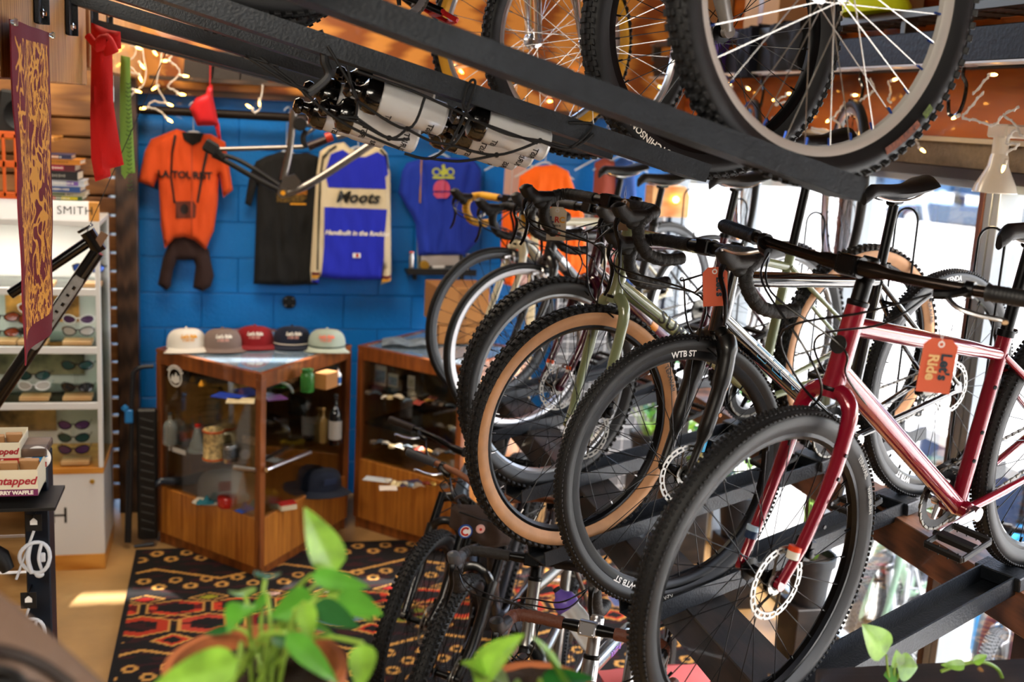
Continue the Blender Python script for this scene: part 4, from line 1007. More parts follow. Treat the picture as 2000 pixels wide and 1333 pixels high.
# ---------------------------------------------------------------- caps on the case
LOGO = {}
def cap(loc, rz, crownm, brimm, label, logo=None, band=None, group='caps on top of the display case', s=1., ribs=False):
    o = thing('cap', label, 'cap', loc, group, rz=rz)
    m = M(); n = 28; k = 12
    def f(u, v):
        a = 2*math.pi*v; t = u*math.pi/2; rx, ry = .088*s, .098*s
        h = .098*s*(math.sin(t)**.72); q = math.cos(t)**.62 if u < 1 else 0
        fy = math.cos(a)*q*rx; fx = math.sin(a)*q*ry
        front = max(0, -math.cos(a)); dz = .012*s*front*math.sin(t*2)-.010*s*max(0, math.cos(a))*u
        seam = 1-.018*(abs(math.cos(3*a))**12)
        return Vector((fx*seam, fy*seam, h*seam+dz+.004))
    m.grid(f, k, n, cv=True); m.ball((0, 0, .103*s), .007*s); c_ = m.obj('crown', crownm, o, smooth=60)
    m = M()
    def g(u, v):
        a = math.pi*(1.12+.76*v); r = .088*s+.066*s*u*math.sin((v*.86+.07)*math.pi)**.5
        return Vector((math.cos(a)*r*1.1, math.sin(a)*r, .008-.018*s*(2*v-1)**2*u-.006*u+.004))
    m.grid(g, 6, 20)
    def g2(u, v): p = g(u, v); return p-Vector((0, 0, .0035))
    m.grid(g2, 6, 20); m.obj('brim', brimm, o, smooth=60)
    if band: m = M(); m.tube([Vector((math.cos(a)*.1*s, math.sin(a)*.09*s, .018)) for a in [math.pi*(1.05+.9*i/20) for i in range(21)]], .0028, seg=6); m.obj('braid', band, o)
    if logo:
        for txt, sz, zz, xx, mt in logo:
            mm = M()
            def h(u, v):
                z = zz+v; t = math.asin(max(.0, min(.98, z/(.102*s)))**(1/.72)); q = math.cos(t)**.62; a = u/.092
                return Vector((math.sin(a)*.098*s*q, -math.cos(a)*(.088*s*q+.003)-.002, z+.004+.01*math.sin(2*t)))
            text_mesh(mm, txt, sz, lambda u, v: h(u+xx, v), cuts=.008, bold=.0012, shear=.15); mm.obj('cap_lettering', mt, o, smooth=0)
    return o
PINK = mat('pink_print', 'e8a79a', .6); GOLD = mat('gold_print', 'e09a1a', .6); OFFW = mat('offwhite_print', 'e6dfd2', .6); CORAL = mat('coral_print', 'ee7a62', .6)
CW = [('white_cotton', 'ded9d0'), ('taupe_cotton', '7c6a62'), ('crimson_cotton', '8c0c16'), ('navy_cotton', '101a30'), ('sage_cotton', 'a9b6a8')]
fab = lambda n, c: mat(n, c, .85, bump=.3, bscale=500, sheen=.05)
cx = [(363, 668, 0), (434, 663, 1), (498, 661, 2), (571, 661, 3), (640, 664, 4)]
words = ["plain white cap with gold lettering, leftmost on the display case", "taupe grey cap with pink lettering, second from the left on the display case", "crimson red cap with pale lettering in the middle of the row of five", "navy cap with a white braid, fourth in the row on the display case", "pale sage cap with coral lettering, rightmost on the display case"]
for (px, py, i) in cx:
    q = at(px, 680+(-3 if i in (2, 3) else 3), Z=1.04); f = fab(*CW[i])
    lg = [("Let's Ride", .021, .062, 0, [GOLD, OFFW, OFFW, OFFW, CORAL][i]), ('l  l l l  l l l', .014, .046, -.004, [GOLD, PINK, PINK, PINK, CORAL][i])]
    cap((q.x, q.y+.06, 1.036), rad([12, 6, 0, 4, -6][i]), f, f if i != 4 else fab('sage_brim', 'b9c4b4'), words[i], lg, band=None if i not in (3, 4) else (OFFW if i == 3 else mat('dark_green_braid', '20332c', .7)), s=1.0)

# ---------------------------------------------------------------- small goods in the cases
def bottle(loc, r, h, mt, label, name='bottle', capm=None, cat='bottle', lab=None, group=None, neck=.3, shoulder=.62):
    o = thing(name, label, cat, loc, group); m = M()
    m.lathe([(0, 0), (r*.92, 0), (r, .006), (r, h*shoulder), (r*.8, h*(shoulder+.08)), (r*neck, h*(shoulder+.18)), (r*neck, h*.95), (r*neck*1.15, h*.955), (r*neck*1.15, h*.98), (0, h*.98)], seg=20); m.obj('body', mt, o)
    if capm: m = M(); m.lathe([(0, h*.97), (r*neck*1.25, h*.97), (r*neck*1.25, h*1.02), (r*neck*.9, h*1.04), (0, h*1.04)], seg=16); m.obj('stopper', capm, o)
    if lab: m = M(); m.lathe([(r*1.012, h*.12), (r*1.012, h*.5)], seg=20); m.obj('paper_label', lab, o)
    return o
def can(loc, r, h, mt, label, name='tin', cat='tin', lid=None, band=None, group=None, rim=None):
    o = thing(name, label, cat, loc, group); m = M(); m.lathe([(0, 0), (r*.94, 0), (r, .004), (r, h-.004), (r*.94, h), (0, h)], seg=26); m.obj('body', mt, o)
    if lid: m = M(); m.lathe([(0, h-.001), (r*1.03, h-.001), (r*1.03, h+.012), (r*.95, h+.018), (0, h+.020)], seg=26); m.obj('lid', lid, o)
    if band: m = M(); m.lathe([(r*1.012, h*.25), (r*1.012, h*.8)], seg=26); m.obj('printed_band', band, o)
    return o
def carton(loc, size, rz, mt, label, name='carton', cat='box', face=None, group=None, tilt=0., lidm=None):
    o = thing(name, label, cat, loc, group, rz=rz); m = M(); m.box((0, 0, size[2]/2), size, RX(tilt) if tilt else None, b=.0015); m.obj('body', mt, o, smooth=0)
    if face: m = M(); m.box((0, -size[1]/2-.0006, size[2]*.5), (size[0]*.7, .001, size[2]*.5), b=.0002); m.obj('printed_face', face, o, smooth=0)
    if lidm: m = M(); m.box((0, 0, size[2]), (size[0]*1.02, size[1]*1.02, size[2]*.2), b=.001); m.obj('lid', lidm, o, smooth=0)
    return o
CLR = mat('clear_bottle_glass', 'dfe8e4', .05, trans=.85, ior=1.3); GRNB = mat('green_bottle_glass', '4f9a4a', .08, trans=.6, ior=1.3); DKB = mat('dark_wine_glass', '0b0d10', .1, 0, .8)
CER = mat('cream_ceramic', 'cdbf9a', .35, 0, .5); KBOX = mat('kraft_board', 'a5703a', .8, vary=.1); REDG = mat('red_gloss', 'b81d12', .25, 0, .8)
def A(px, py, z, dx=0, dy=0): q = at(px, py, Z=z); return Vector((q.x+dx, q.y+dy, z))
zs1, zs2, zb1 = .90, .557, .31
bottle(A(332, 868, zs2), .034, .16, CLR, 'short clear glass flask with dark contents at the left of the middle shelf', capm=BLKM)
for i, px in enumerate((358, 375, 391)):
    bottle(A(px, 866-i*5, zs2), .020, .125, CLR, ['small clear bottle with a red, white and blue label, left of three', 'small clear bottle with a red, white and blue label, middle of three', 'small clear bottle with a red, white and blue label, right of three'][i], capm=REDG, lab=mat('striped_label', 'b8434a', .6), group='small bottles on the middle shelf')
bottle(A(414, 836, zs2, 0, .05), .034, .22, CLR, 'pale swing-top bottle behind the mug on the middle shelf', capm=SIL, neck=.25)
o = thing('cone_cup', 'clear cone shaped glass left of the mug on the middle shelf', 'glass', A(385, 882, zs2)); m = M(); m.lathe([(.05, 0), (.05, .006), (.028, .06), (.014, .12), (.012, .125), (.0, .125)], seg=24); m.obj('body', CLR, o); m = M(); m.lathe([(.0, .12), (.01, .12), (.012, .14), (0, .142)], seg=12); m.obj('stopper', REDG, o)
o = thing('beer_mug', 'ornate cream mug with painted figures and orange rims on the middle shelf', 'mug', A(417, 898, zs2)); m = M(); m.lathe([(0, 0), (.052, 0), (.054, .01), (.049, .02), (.048, .14), (.052, .15), (.048, .156), (.044, .15), (.044, .02), (0, .02)], seg=30); m.obj('body', mat('painted_mug', 'c9b079', .4, vary=.7, vscale=45), o)
m = M(); m.lathe([(.053, .004), (.0555, .008), (.0535, .014)], seg=30, closed=True); m.obj('rim_band', mat('orange_band_glaze', 'c4541b', .3), o); m = M(); m.lathe([(.0515, .142), (.054, .148), (.052, .154)], seg=30, closed=True); m.obj('rim_band', mat('orange_band_glaze', 'c4541b', .3), o)
m = M(); m.tube(bez([(.048, 0, .13), (.085, 0, .125), (.09, 0, .07), (.05, 0, .03)], 6), .007, seg=8); m.obj('handle', CER, o)
can(A(446, 903, zs2), .027, .085, SIL, 'small silver beer can right of the mug', 'drink_can', 'can', band=mat('can_print', '7d838a', .4, .6, vary=.5, vscale=60))
o = thing('medal', 'round silver badge leaning on the middle shelf right of the can', 'badge', A(478, 898, zs2)); m = M(); m.lathe([(0, 0), (.024, 0), (.026, .003), (.024, .006), (0, .006)], c=(0, 0, .026), ax=(.2, -1, .3), seg=24); m.obj('body', SIL, o)
carton(A(492, 876, zs2, 0, .02), (.13, .05, .085), rad(-42), BLKM, 'black box with colourful cards stuck on it on the middle shelf', face=mat('colour_card', 'c9a08a', .6, vary=.8, vscale=50))
o = thing('pump_tube', 'short silver tube lying on the middle shelf near the front corner', 'tube', A(478, 920, zs2)); m = M(); m.tube([(-.05, .02, .012), (.05, -.03, .012)], .011, seg=14); m.obj('body', SIL, o)
# right face middle shelf
for i, (a, b, lb) in enumerate((((530, 899), (573, 872), 'upper of two silver rods lying on the middle shelf'), ((524, 917), (607, 884), 'lower and longer of two silver rods on the middle shelf'))):
    p0 = A(*a, zs2+.012); p1 = A(*b, zs2+.012); o = thing('metal_rod', lb, 'rod', (p0+p1)/2, 'silver rods in the display case'); m = M(); m.tube([p0-(p0+p1)/2, p1-(p0+p1)/2], .009, seg=12); m.obj('body', SIL, o); m = M(); m.tube([p0-(p0+p1)/2-(p1-p0)*.04, p0-(p0+p1)/2+(p1-p0)*.06], .0125, seg=12); m.obj('end_cap', CHR, o)
bottle(A(654, 868, zs2), .034, .26, DKB, 'dark wine bottle with a grey label at the right of the middle shelf', capm=BLKM, lab=mat('grey_label', 'a9a39a', .7))
bottle(A(632, 868, zs2, 0, .03), .026, .18, mat('amber_glass', 'a88a52', .1, trans=.5), 'amber bottle left of the dark wine bottle', capm=mat('cork', '9c7b4a', .8))
bottle(A(584, 846, zs2, 0, .12), .05, .19, mat('smoked_glass', '3a4038', .1, trans=.7), 'wide smoked glass jar at the back of the middle shelf', neck=.9, shoulder=.78)
o = thing('yellow_cloth', 'folded yellow cloth on the middle shelf behind the rods', 'cloth', A(572, 871, zs2)); m = M(); m.grid(lambda u, v: Vector(((u-.5)*.12, (v-.5)*.08, .006+.012*math.sin(u*9)*math.cos(v*7)+.008)), 12, 10); m.obj('body', mat('yellow_cotton', 'c09a18', .8), o)
o = thing('black_lamp', 'small black bicycle lamp on the middle shelf', 'lamp', A(605, 866, zs2)); m = M(); m.ball((0, 0, .028), .026, (1.1, .9, 1)); m.obj('body', BLK, o)
o = thing('chrome_pedal', 'black and chrome pedal standing on the middle shelf behind the rods', 'pedal', A(556, 862, zs2, 0, .04)); m = M(); m.box((0, 0, .06), (.035, .03, .12)); m.tube([(-.06, 0, .12), (.02, 0, .06), (.03, 0, .0)], .007); m.obj('body', CHR, o)
# top shelf
bottle(A(600, 765, zs1), .034, .115, GRNB, 'squat green glass jar on the top shelf', neck=.8, shoulder=.75)
carton(A(637, 757, zs1), (.10, .07, .08), rad(50), KBOX, 'small kraft cardboard box on the top shelf')
bottle(A(660, 752, zs1), .016, .085, WHT, 'tiny white bottle with blue label at the right end of the top shelf', capm=BLK, lab=mat('blue_label', '2463a8', .5))
o = thing('clear_lens', 'curved clear lens standing on the top shelf left of the green jar', 'lens', A(549, 772, zs1)); m = M(); m.tube([Vector((math.cos(a)*.055, .0, .01+math.sin(a)*.05)) for a in [math.pi*i/14 for i in range(15)]], .006, seg=8); m.obj('body', CLR, o)
o = thing('black_gearwork', 'black tangled bicycle part on the top shelf behind the left pane', 'bicycle part', A(424, 757, zs1, 0, .05)); m = M()
for i in range(7): m.lathe([(.006, -.003), (.02+.004*(i % 3), -.003), (.02+.004*(i % 3), .003), (.006, .003)], c=(-.05+.017*i, .01*(i % 2), .028+.01*(i % 3)), ax=(.4, 1, .2*i), seg=14, closed=True)
m.obj('body', BLKA, o)
for i, (px, py, c, w, lb) in enumerate(((448, 776, '2342b0', .15, 'blue magazine lying on the top shelf'), (470, 785, 'd8c8a0', .13, 'cream booklet lying at the front corner of the top shelf'), (536, 779, '5a2f66', .10, 'purple card lying right of the front corner post'))):
    o = thing('magazine', lb, 'magazine', A(px, py, zs1), 'printed matter on the top shelf', rz=rad(-30+i*25)); m = M(); m.box((0, 0, .004), (w, .09, .006), b=.001); m.obj('body', mat('print_%d' % i, c, .4, vary=.25, vscale=30), o, smooth=0)
for i, px in enumerate((375, 393, 456, 470)):
    o = thing('trinket', ['small brass bell on the top shelf, leftmost', 'small brass bell on the top shelf, second from the left', 'small ivory figure on the top shelf near the corner', 'small orange figure at the corner of the top shelf'][i], 'ornament', A(px, 750+i*8, zs1, 0, .04)); m = M(); m.lathe([(0, 0), (.014, 0), (.013, .012), (.006, .022), (.003, .03), (0, .032)], seg=14); m.obj('body', [GOLD, GOLD, CER, mat('orange_figure', 'd0641c', .5)][i], o)
# bottom deck
o = thing('old_saddle', 'blue-black bicycle saddle lying on the bottom of the case at left', 'saddle', A(352, 955, zb1, .02, .02), rz=rad(200)); m = saddle_geo(.25, .15); m.v = [(p[0], p[1], p[2]+.05) for p in m.v]; m.obj('cover', mat('navy_leather', '101c2c', .35, 0, .5), o)
f = fab('offwhite_cotton', 'cfc6b8'); c_ = cap(A(432, 966, zb1, 0, .02), rad(8), f, f, 'off-white cap with an orange patch at the bottom of the display case', s=1.25, group=None)
m = M(); m.box((0, -.118, .075), (.062, .003, .055), RX(.18), b=.001); m.obj('orange_patch', mat('orange_patch', 'b5502f', .7), c_, smooth=0)
can(A(443, 988, zb1, 0, -.01), .046, .034, REDG, 'round red tin at the bottom of the display case', lid=REDG)
f = fab('dark_navy_cotton', '131c30'); c_ = cap(A(628, 955, zb1, 0, .0), rad(20), f, f, 'navy and white trucker cap with a square patch at the bottom right of the case', s=1.1, group=None)
m = M(); m.box((0, -.106, .07), (.07, .003, .036), RX(.2), b=.001); m.obj('label_patch', mat('dark_patch', '27324c', .7), c_, smooth=0)
carton(A(560, 994, zb1), (.085, .06, .03), rad(20), mat('ivory_board', 'cfc2a0', .6), 'small red and cream card box at the bottom right of the case', lidm=REDG)
for i, (px, py, c, lb) in enumerate(((402, 984, '1f6f80', 'teal glove lying left of the red tin'), (478, 998, '2a4fb0', 'blue folded glove right of the red tin'), (497, 990, '1b8a90', 'teal sunglasses frame near the corner post'), (534, 985, '9a9488', 'grey crumpled pouch right of the corner post'), (528, 965, 'b98a1c', 'yellow toothed gadget behind the corner post'))):
    o = thing('small_item', lb, 'glove' if 'glove' in lb else ('sunglasses' if 'sung' in lb else 'pouch'), A(px, py, zb1), rz=i*.7); m = M(); m.grid(lambda u, v: Vector(((u-.5)*.09, (v-.5)*.06, .004+.028*math.sin(u*math.pi)*math.sin(v*math.pi)*(1+.5*math.sin(u*14+i)))), 14, 10); m.obj('body', mat('small_cloth_%d' % i, c, .7), o)
# right case goods
ZR1, ZR2, ZR3 = .80, .60, .40
for i, (px, py, w, h, c, lb) in enumerate(((745, 755, .075, .115, '7f93a8', 'card with a mountain picture standing on the top shelf of the right case'), (770, 758, .065, .075, '8fa5b4', 'pale blue card standing on the top shelf of the right case'), (806, 760, .045, .07, 'cbbf9e', 'small portrait card on the top shelf of the right case'))):
    o = thing('picture_card', lb, 'card', A(px, py+4, ZR1, 0, .06), 'cards standing in the right case', rz=rad(-40)); m = M(); m.box((0, 0, h/2), (w, .003, h), b=.0005); m.obj('card', CARD, o, smooth=0); m = M(); m.box((0, -.0022, h*.45), (w*.86, .001, h*.6), b=.0002); m.obj('printed_face', mat('card_print_%d' % i, c, .6, vary=.5, vscale=40), o, smooth=0)
random.seed(4)
pal = ['8a7a66', 'c9b68a', '54483c', 'a04438', 'd6cbb6', '39424c', 'b38a3c', '6f7f8c', 'e2dccf', '2f2a28']
def clutter(n, x0, y0, x1, y1, z, where, grp):
    for i in range(n):
        t = (i+.5)/n; px = x0+(x1-x0)*t+random.uniform(-4, 4); py = y0+(y1-y0)*t+random.uniform(-5, 3); c = pal[(i*3+n) % 10]; k = i % 3
        pos = 'item %s' % ''
        cw = {'8a7a66': 'brown grey', 'c9b68a': 'sand coloured', '54483c': 'dark brown', 'a04438': 'brick red', 'd6cbb6': 'cream', '39424c': 'slate grey', 'b38a3c': 'brass coloured', '6f7f8c': 'grey blue', 'e2dccf': 'off-white', '2f2a28': 'black'}[c]
        kind = ['badge tin', 'folded patch', 'bicycle part'][k]
        side = ['leftmost', 'second from the left', 'third from the left', 'fourth from the left', 'fifth from the left', 'sixth from the left', 'seventh from the left', 'eighth from the left', 'fourth from the right', 'third from the right', 'second from the right', 'rightmost'][i if n > 8 else (i if i < 4 else i+4)]
        o = thing(['badge_tin', 'folded_patch', 'bicycle_part'][k], '%s %s, %s on %s' % (cw, kind, side, where), kind, A(px, py, z, 0, .02), grp, rz=random.uniform(-1, 1)); m = M(); mt = mat('trinket_'+c, c, .4, .3 if k else 0)
        if k == 0: m.lathe([(0, 0), (.018, 0), (.019, .004), (.019, .012), (.016, .016), (0, .017)], seg=18)
        elif k == 1: m.grid(lambda u, v: Vector(((u-.5)*.07, (v-.5)*.05, .003+.012*math.sin(u*math.pi)*(1+.4*math.sin(v*8)))), 8, 8)
        else:
            m.tube([(-.025, 0, .008), (.0, .008, .012), (.03, -.004, .008)], [.007, .009, .005], seg=10); m.lathe([(.005, -.003), (.013, -.003), (.013, .003), (.005, .003)], c=(.0, 0, .014), ax=(.2, .3, 1), seg=14, closed=True)
        m.obj('body', mt, o)
clutter(12, 715, 775, 885, 800, ZR1, 'the right case top shelf', 'small goods on the top shelf of the right case')
clutter(12, 720, 868, 885, 895, ZR2, 'the right case middle shelf', 'small goods on the middle shelf of the right case')
for i, (px, py, w, d_, c, lb) in enumerate(((737, 938, .14, .07, 'cfd6dc', 'white envelope lying at the left of the bottom shelf of the right case'), (758, 955, .09, .07, 'd8cabb', 'cream card with a red mark next to the white envelope'), (800, 945, .13, .08, '4a3f5c', 'purple postcard lying in the bottom of the right case'))):
    o = thing('envelope', lb, 'card', A(px, py, ZR3), None, rz=rad(-25+20*i)); m = M(); m.box((0, 0, .003), (w, d_, .003), b=.0005); m.obj('card', mat('flat_card_%d' % i, c, .6), o, smooth=0)
clutter(8, 755, 945, 868, 958, ZR3, 'the right case bottom', 'small goods in the bottom of the right case')
# on top of the right case
o = thing('open_magazine', 'open magazine lying on top of the right display case', 'magazine', A(800, 672, 1.034), rz=rad(-8)); m = M(); m.grid(lambda u, v: Vector(((u-.5)*.30, (v-.5)*.20, .003+.014*abs(math.sin(u*math.pi*2)))), 24, 6); m.grid(lambda u, v: Vector(((u-.5)*.30, (v-.5)*.20, .001)), 24, 6); m.obj('pages', mat('magazine_print', '8d9aa0', .4, vary=.6, vscale=30), o)
for i, (z, w, lb) in enumerate(((1.034, .26, 'lower brown cardboard box on the right display case'), (1.034+.105, .30, 'upper larger brown cardboard box on the right display case'))):
    o = thing('cardboard_box', lb, 'box', (1.22+.0, 6.12, z), 'cardboard boxes on the right case', rz=rad(4)); m = M(); h = .1 if i == 0 else .21; m.box((0, 0, h/2), (w, .28, h), b=.003); m.obj('body', KBOX, o, smooth=0)
    m = M(); m.box((0, -.1405, h*.5), (w*.16, .001, h*.9), b=.0002); m.obj('packing_tape', mat('brown_tape', '8a5a2a', .3), o, smooth=0)
# ---------------------------------------------------------------- clothes and things on the blue wall
def pip(p, poly):
    x, y = p; r = False; n = len(poly)
    for i in range(n):
        x1_, y1_ = poly[i]; x2_, y2_ = poly[(i+1) % n]
        if (y1_ > y) != (y2_ > y) and x < (x2_-x1_)*(y-y1_)/(y2_-y1_)+x1_: r = not r
    return r
def edist(p, poly):
    P = np.array(poly); Q = np.roll(P, -1, 0); d = Q-P; w = np.array(p)-P; t = np.clip((w*d).sum(1)/((d*d).sum(1)+1e-12), 0, 1)
    return float(np.sqrt(((w-d*t[:, None])**2).sum(1)).min())
class Cloth:
    """garment hanging in a vertical plane: outline in (x, z), thickness and folds"""
    def __init__(s, outline, Y, th=.03, fold=.010, fs=26., seed=0., ydir=-1, axis='x', base=None, slope=0.):
        s.o = outline; s.Y = Y; s.th = th; s.fold = fold; s.fs = fs; s.seed = seed; s.slope = slope; s.axis = axis
    def h(s, x, z):
        d = edist((x, z), s.o) if pip((x, z), s.o) else 0.
        e = min(1, d/.035); k = s.th*math.sqrt(max(0, 1-(1-e)**2))
        f = noise.noise(Vector((x*s.fs, z*5., s.seed)))*.7+noise.noise(Vector((x*s.fs*2.1, z*11., s.seed+3)))*.3
        return k+e*s.fold*f*2
    def P(s, x, z, off=0.):
        y = s.h(x, z)+off+s.slope*z
        return Vector((x, s.Y-y, z)) if s.axis == 'x' else Vector((s.Y+y, x, z))
    def Bk(s, x, z): return Vector((x, s.Y-s.slope*z+.004, z)) if s.axis == 'x' else Vector((s.Y-.004, x, z))
    def patch(s, poly, step=.014, off=0., back=False):
        m = M(); xs = [p[0] for p in poly]; zs = [p[1] for p in poly]; bp = []
        n = len(poly)
        for i in range(n):
            a = Vector(poly[i]); b = Vector(poly[(i+1) % n]); k = max(1, int((b-a).length/step))
            for j in range(k): bp.append(a.lerp(b, j/k))
        nb = len(bp); ed = [(i, (i+1) % nb) for i in range(nb)]; pts = list(bp); x = min(xs)+step/2
        ply = [(q.x, q.y) for q in bp]
        while x < max(xs):
            z = min(zs)+step/2
            while z < max(zs):
                if pip((x, z), ply) and edist((x, z), ply) > step*.45: pts.append(Vector((x, z)))
                z += step
            x += step
        r = delaunay_2d_cdt(pts, ed, [], 1, 1e-5); v2, f2 = r[0], r[2]
        m.add([s.P(q.x, q.y, off) for q in v2], [tuple(f) for f in f2])
        if back:
            m.add([s.Bk(q.x, q.y) for q in v2], [tuple(f)[::-1] for f in f2])
            vs = [s.P(q.x, q.y, off) for q in bp]+[s.Bk(q.x, q.y) for q in bp]; m.add(vs, [(i, nb+i, nb+(i+1) % nb, (i+1) % nb) for i in range(nb)])
        return m
    def text(s, txt, size, x, z, **k):
        m = M(); text_mesh(m, txt, size, lambda u, v: s.P(x+u, z+v, .009), cuts=.012, **k); return m
def W2(pts, Y): return [(q.x, q.z) for q in (at(a, b, Y=Y) for a, b in pts)]
def arc(cx_, cy_, rx, ry, a0, a1, n=12): return [(cx_+math.cos(rad(a0+(a1-a0)*i/n))*rx, cy_+math.sin(rad(a0+(a1-a0)*i/n))*ry) for i in range(n+1)]
def hanger(par, x, z, Y, w=.2, hook=.10):
    m = M(); m.tube(bez([(x-w, Y+.012, z-.07), (x-.04, Y+.012, z), (x, Y+.012, z+.012), (x+.04, Y+.012, z), (x+w, Y+.012, z-.07)], 5), .005, seg=7)
    m.tube(bez([(x, Y+.012, z+.01), (x, Y+.012, z+hook-.03), (x+.012, Y, z+hook-.005), (x, Y-.012, z+hook+.01), (x-.012, Y-.012, z+hook)], 5), .002, seg=6); m.obj('hanger', mat('pale_hanger', 'c9d4dc', .3), par)
def garment(nm, label, outl, Y, mt, group=None, cat='shirt', decals=(), texts=(), hang=None, **k):
    O2 = W2(outl, Y); c = Cloth(O2, Y, **k); cx0 = sum(p[0] for p in O2)/len(O2); bz = min(p[1] for p in O2)
    o = thing(nm, label, cat, (cx0, Y, bz), group)
    off = Vector((cx0, Y, bz))
    def put(m, n2, mt2, par):
        m.v = [tuple(Vector(p)-off) for p in m.v]; return m.obj(n2, mt2, par, smooth=75)
    b = put(c.patch(O2, back=True), 'body', mt, o)
    for q_, (n2, poly, mt2) in enumerate(decals): put(c.patch(W2(poly, Y), step=.012, off=.004+.0012*q_), n2, mt2, o)
    for (t, sz, px, py, mt2, kw) in texts:
        q = at(px, py, Y=Y); put(c.text(t, sz, q.x, q.z, **kw), 'printed_lettering', mt2, o)
    if hang:
        q = at(*hang, Y=Y); m = M(); 
        h = thing('x', 'x', 'x') if False else None
        hm = M(); x, z = q.x-cx0, q.z-bz
        hm.tube(bez([(x-.17, .012, z-.075), (x-.04, .012, z), (x, .012, z+.012), (x+.04, .012, z), (x+.17, .012, z-.075)], 5), .005, seg=7)
        zt = 2.235-bz-z
        hm.tube(bez([(x, .012, z+.01), (x, .0, z+zt-.03), (x+.02, -.02, z+zt+.01), (x, -.05, z+zt+.03), (x-.02, -.07, z+zt+.01)], 5), .0022, seg=6); hm.obj('hanger', mat('pale_hanger', 'c9d4dc', .3), o)
    return o, c
fabm = lambda n, c, **k: mat(n, c, .85, bump=.25, bscale=350, sheen=.02, **k)
YG = 6.38
orange = fabm('burnt_orange_jersey', 'cf4a12'); dk = fabm('dark_brown_lycra', '2a1512')
out = [(345, 252), (375, 262), (412, 262), (440, 278), (455, 372), (436, 386), (428, 340), (425, 400), (418, 450), (402, 488), (380, 470), (360, 463), (340, 466), (322, 486), (314, 440), (312, 400), (309, 345), (300, 366), (270, 355), (283, 295), (295, 272)]
garment('cycling_jersey', 'burnt orange cycling jersey printed with a camera hanging on the blue wall', out, YG, orange, cat='jersey', th=.05, fold=.012, seed=1, hang=(378, 262),
  decals=[('camera_print', [(344, 392), (378, 391), (384, 400), (382, 424), (344, 425)], mat('dark_print', '5a2210', .7)), ('camera_lens', arc(361, 407, 8, 10, 0, 350), mat('black_print', '180c0a', .6)),
    ('strap_print', [(341, 262), (346, 264), (339, 300), (337, 345), (344, 395), (340, 395), (333, 345), (335, 298)], mat('black_print', '180c0a', .6)), ('strap_print', [(407, 270), (413, 272), (400, 330), (388, 395), (384, 394), (395, 328)], mat('black_print', '180c0a', .6)),
    ('collar_opening', [(356, 258), (398, 260), (392, 276), (376, 284), (360, 272)], mat('dark_lining', '0c0a0a', .9)), ('zip', [(374, 284), (377, 284), (376, 460), (374, 460)], mat('orange_zip', 'a83a0e', .6))],
  texts=[('LA TOURIST', .052, 362, 341, mat('black_print', '180c0a', .6), dict(bold=.002, spacing=.98))])
garment('cycling_shorts', 'dark brown cycling shorts hanging below the orange jersey', [(335, 462), (360, 458), (392, 464), (408, 490), (418, 540), (412, 560), (396, 570), (377, 562), (382, 520), (378, 508), (346, 508), (338, 530), (333, 560), (326, 568), (308, 556), (318, 505)], YG+.03, dk, cat='shorts', th=.035, fold=.01, seed=3)
tee = fabm('black_tee_cotton', '07080a')
YT = 6.42
garment('t_shirt', 'black T-shirt with small yellow print hanging between the two jerseys', [(520, 305), (548, 296), (578, 300), (600, 298), (622, 306), (628, 400), (622, 556), (560, 558), (495, 555), (500, 430), (503, 360), (490, 404), (478, 398), (488, 340), (500, 315)], YT, tee, th=.035, fold=.014, seed=5, hang=(560, 300), decals=[('speckled_print', [(540, 376), (598, 374), (598, 386), (590, 394), (540, 394)], mat('speckled_gold_print', '5a4312', .8, vary=.9, vscale=90)), ('small_print_line', [(566, 396), (597, 396), (597, 399), (566, 399)], GOLD), ('small_print_block', [(578, 371), (599, 370), (599, 379), (578, 380)], mat('orange_gold_print', 'a8660e', .8, vary=.8, vscale=120))])
IV = fabm('ivory_knit', 'd2c4a4'); BL = fabm('cobalt_knit', '1826b8'); YM = 6.37
out = [(655, 281), (672, 278), (684, 290), (706, 296), (728, 282), (742, 284), (756, 300), (762, 340), (763, 430), (764, 530), (762, 550), (744, 556), (748, 520), (746, 545), (700, 546), (658, 545), (624, 540), (622, 545), (624, 552), (608, 552), (606, 530), (612, 430), (618, 340), (625, 296), (640, 286)]
body = [(640, 300), (660, 292), (672, 300), (690, 306), (712, 306), (728, 298), (745, 300), (750, 340), (750, 400), (748, 470), (746, 545), (700, 546), (658, 545), (628, 542), (632, 480), (636, 405), (634, 340)]
stripe = lambda a: a
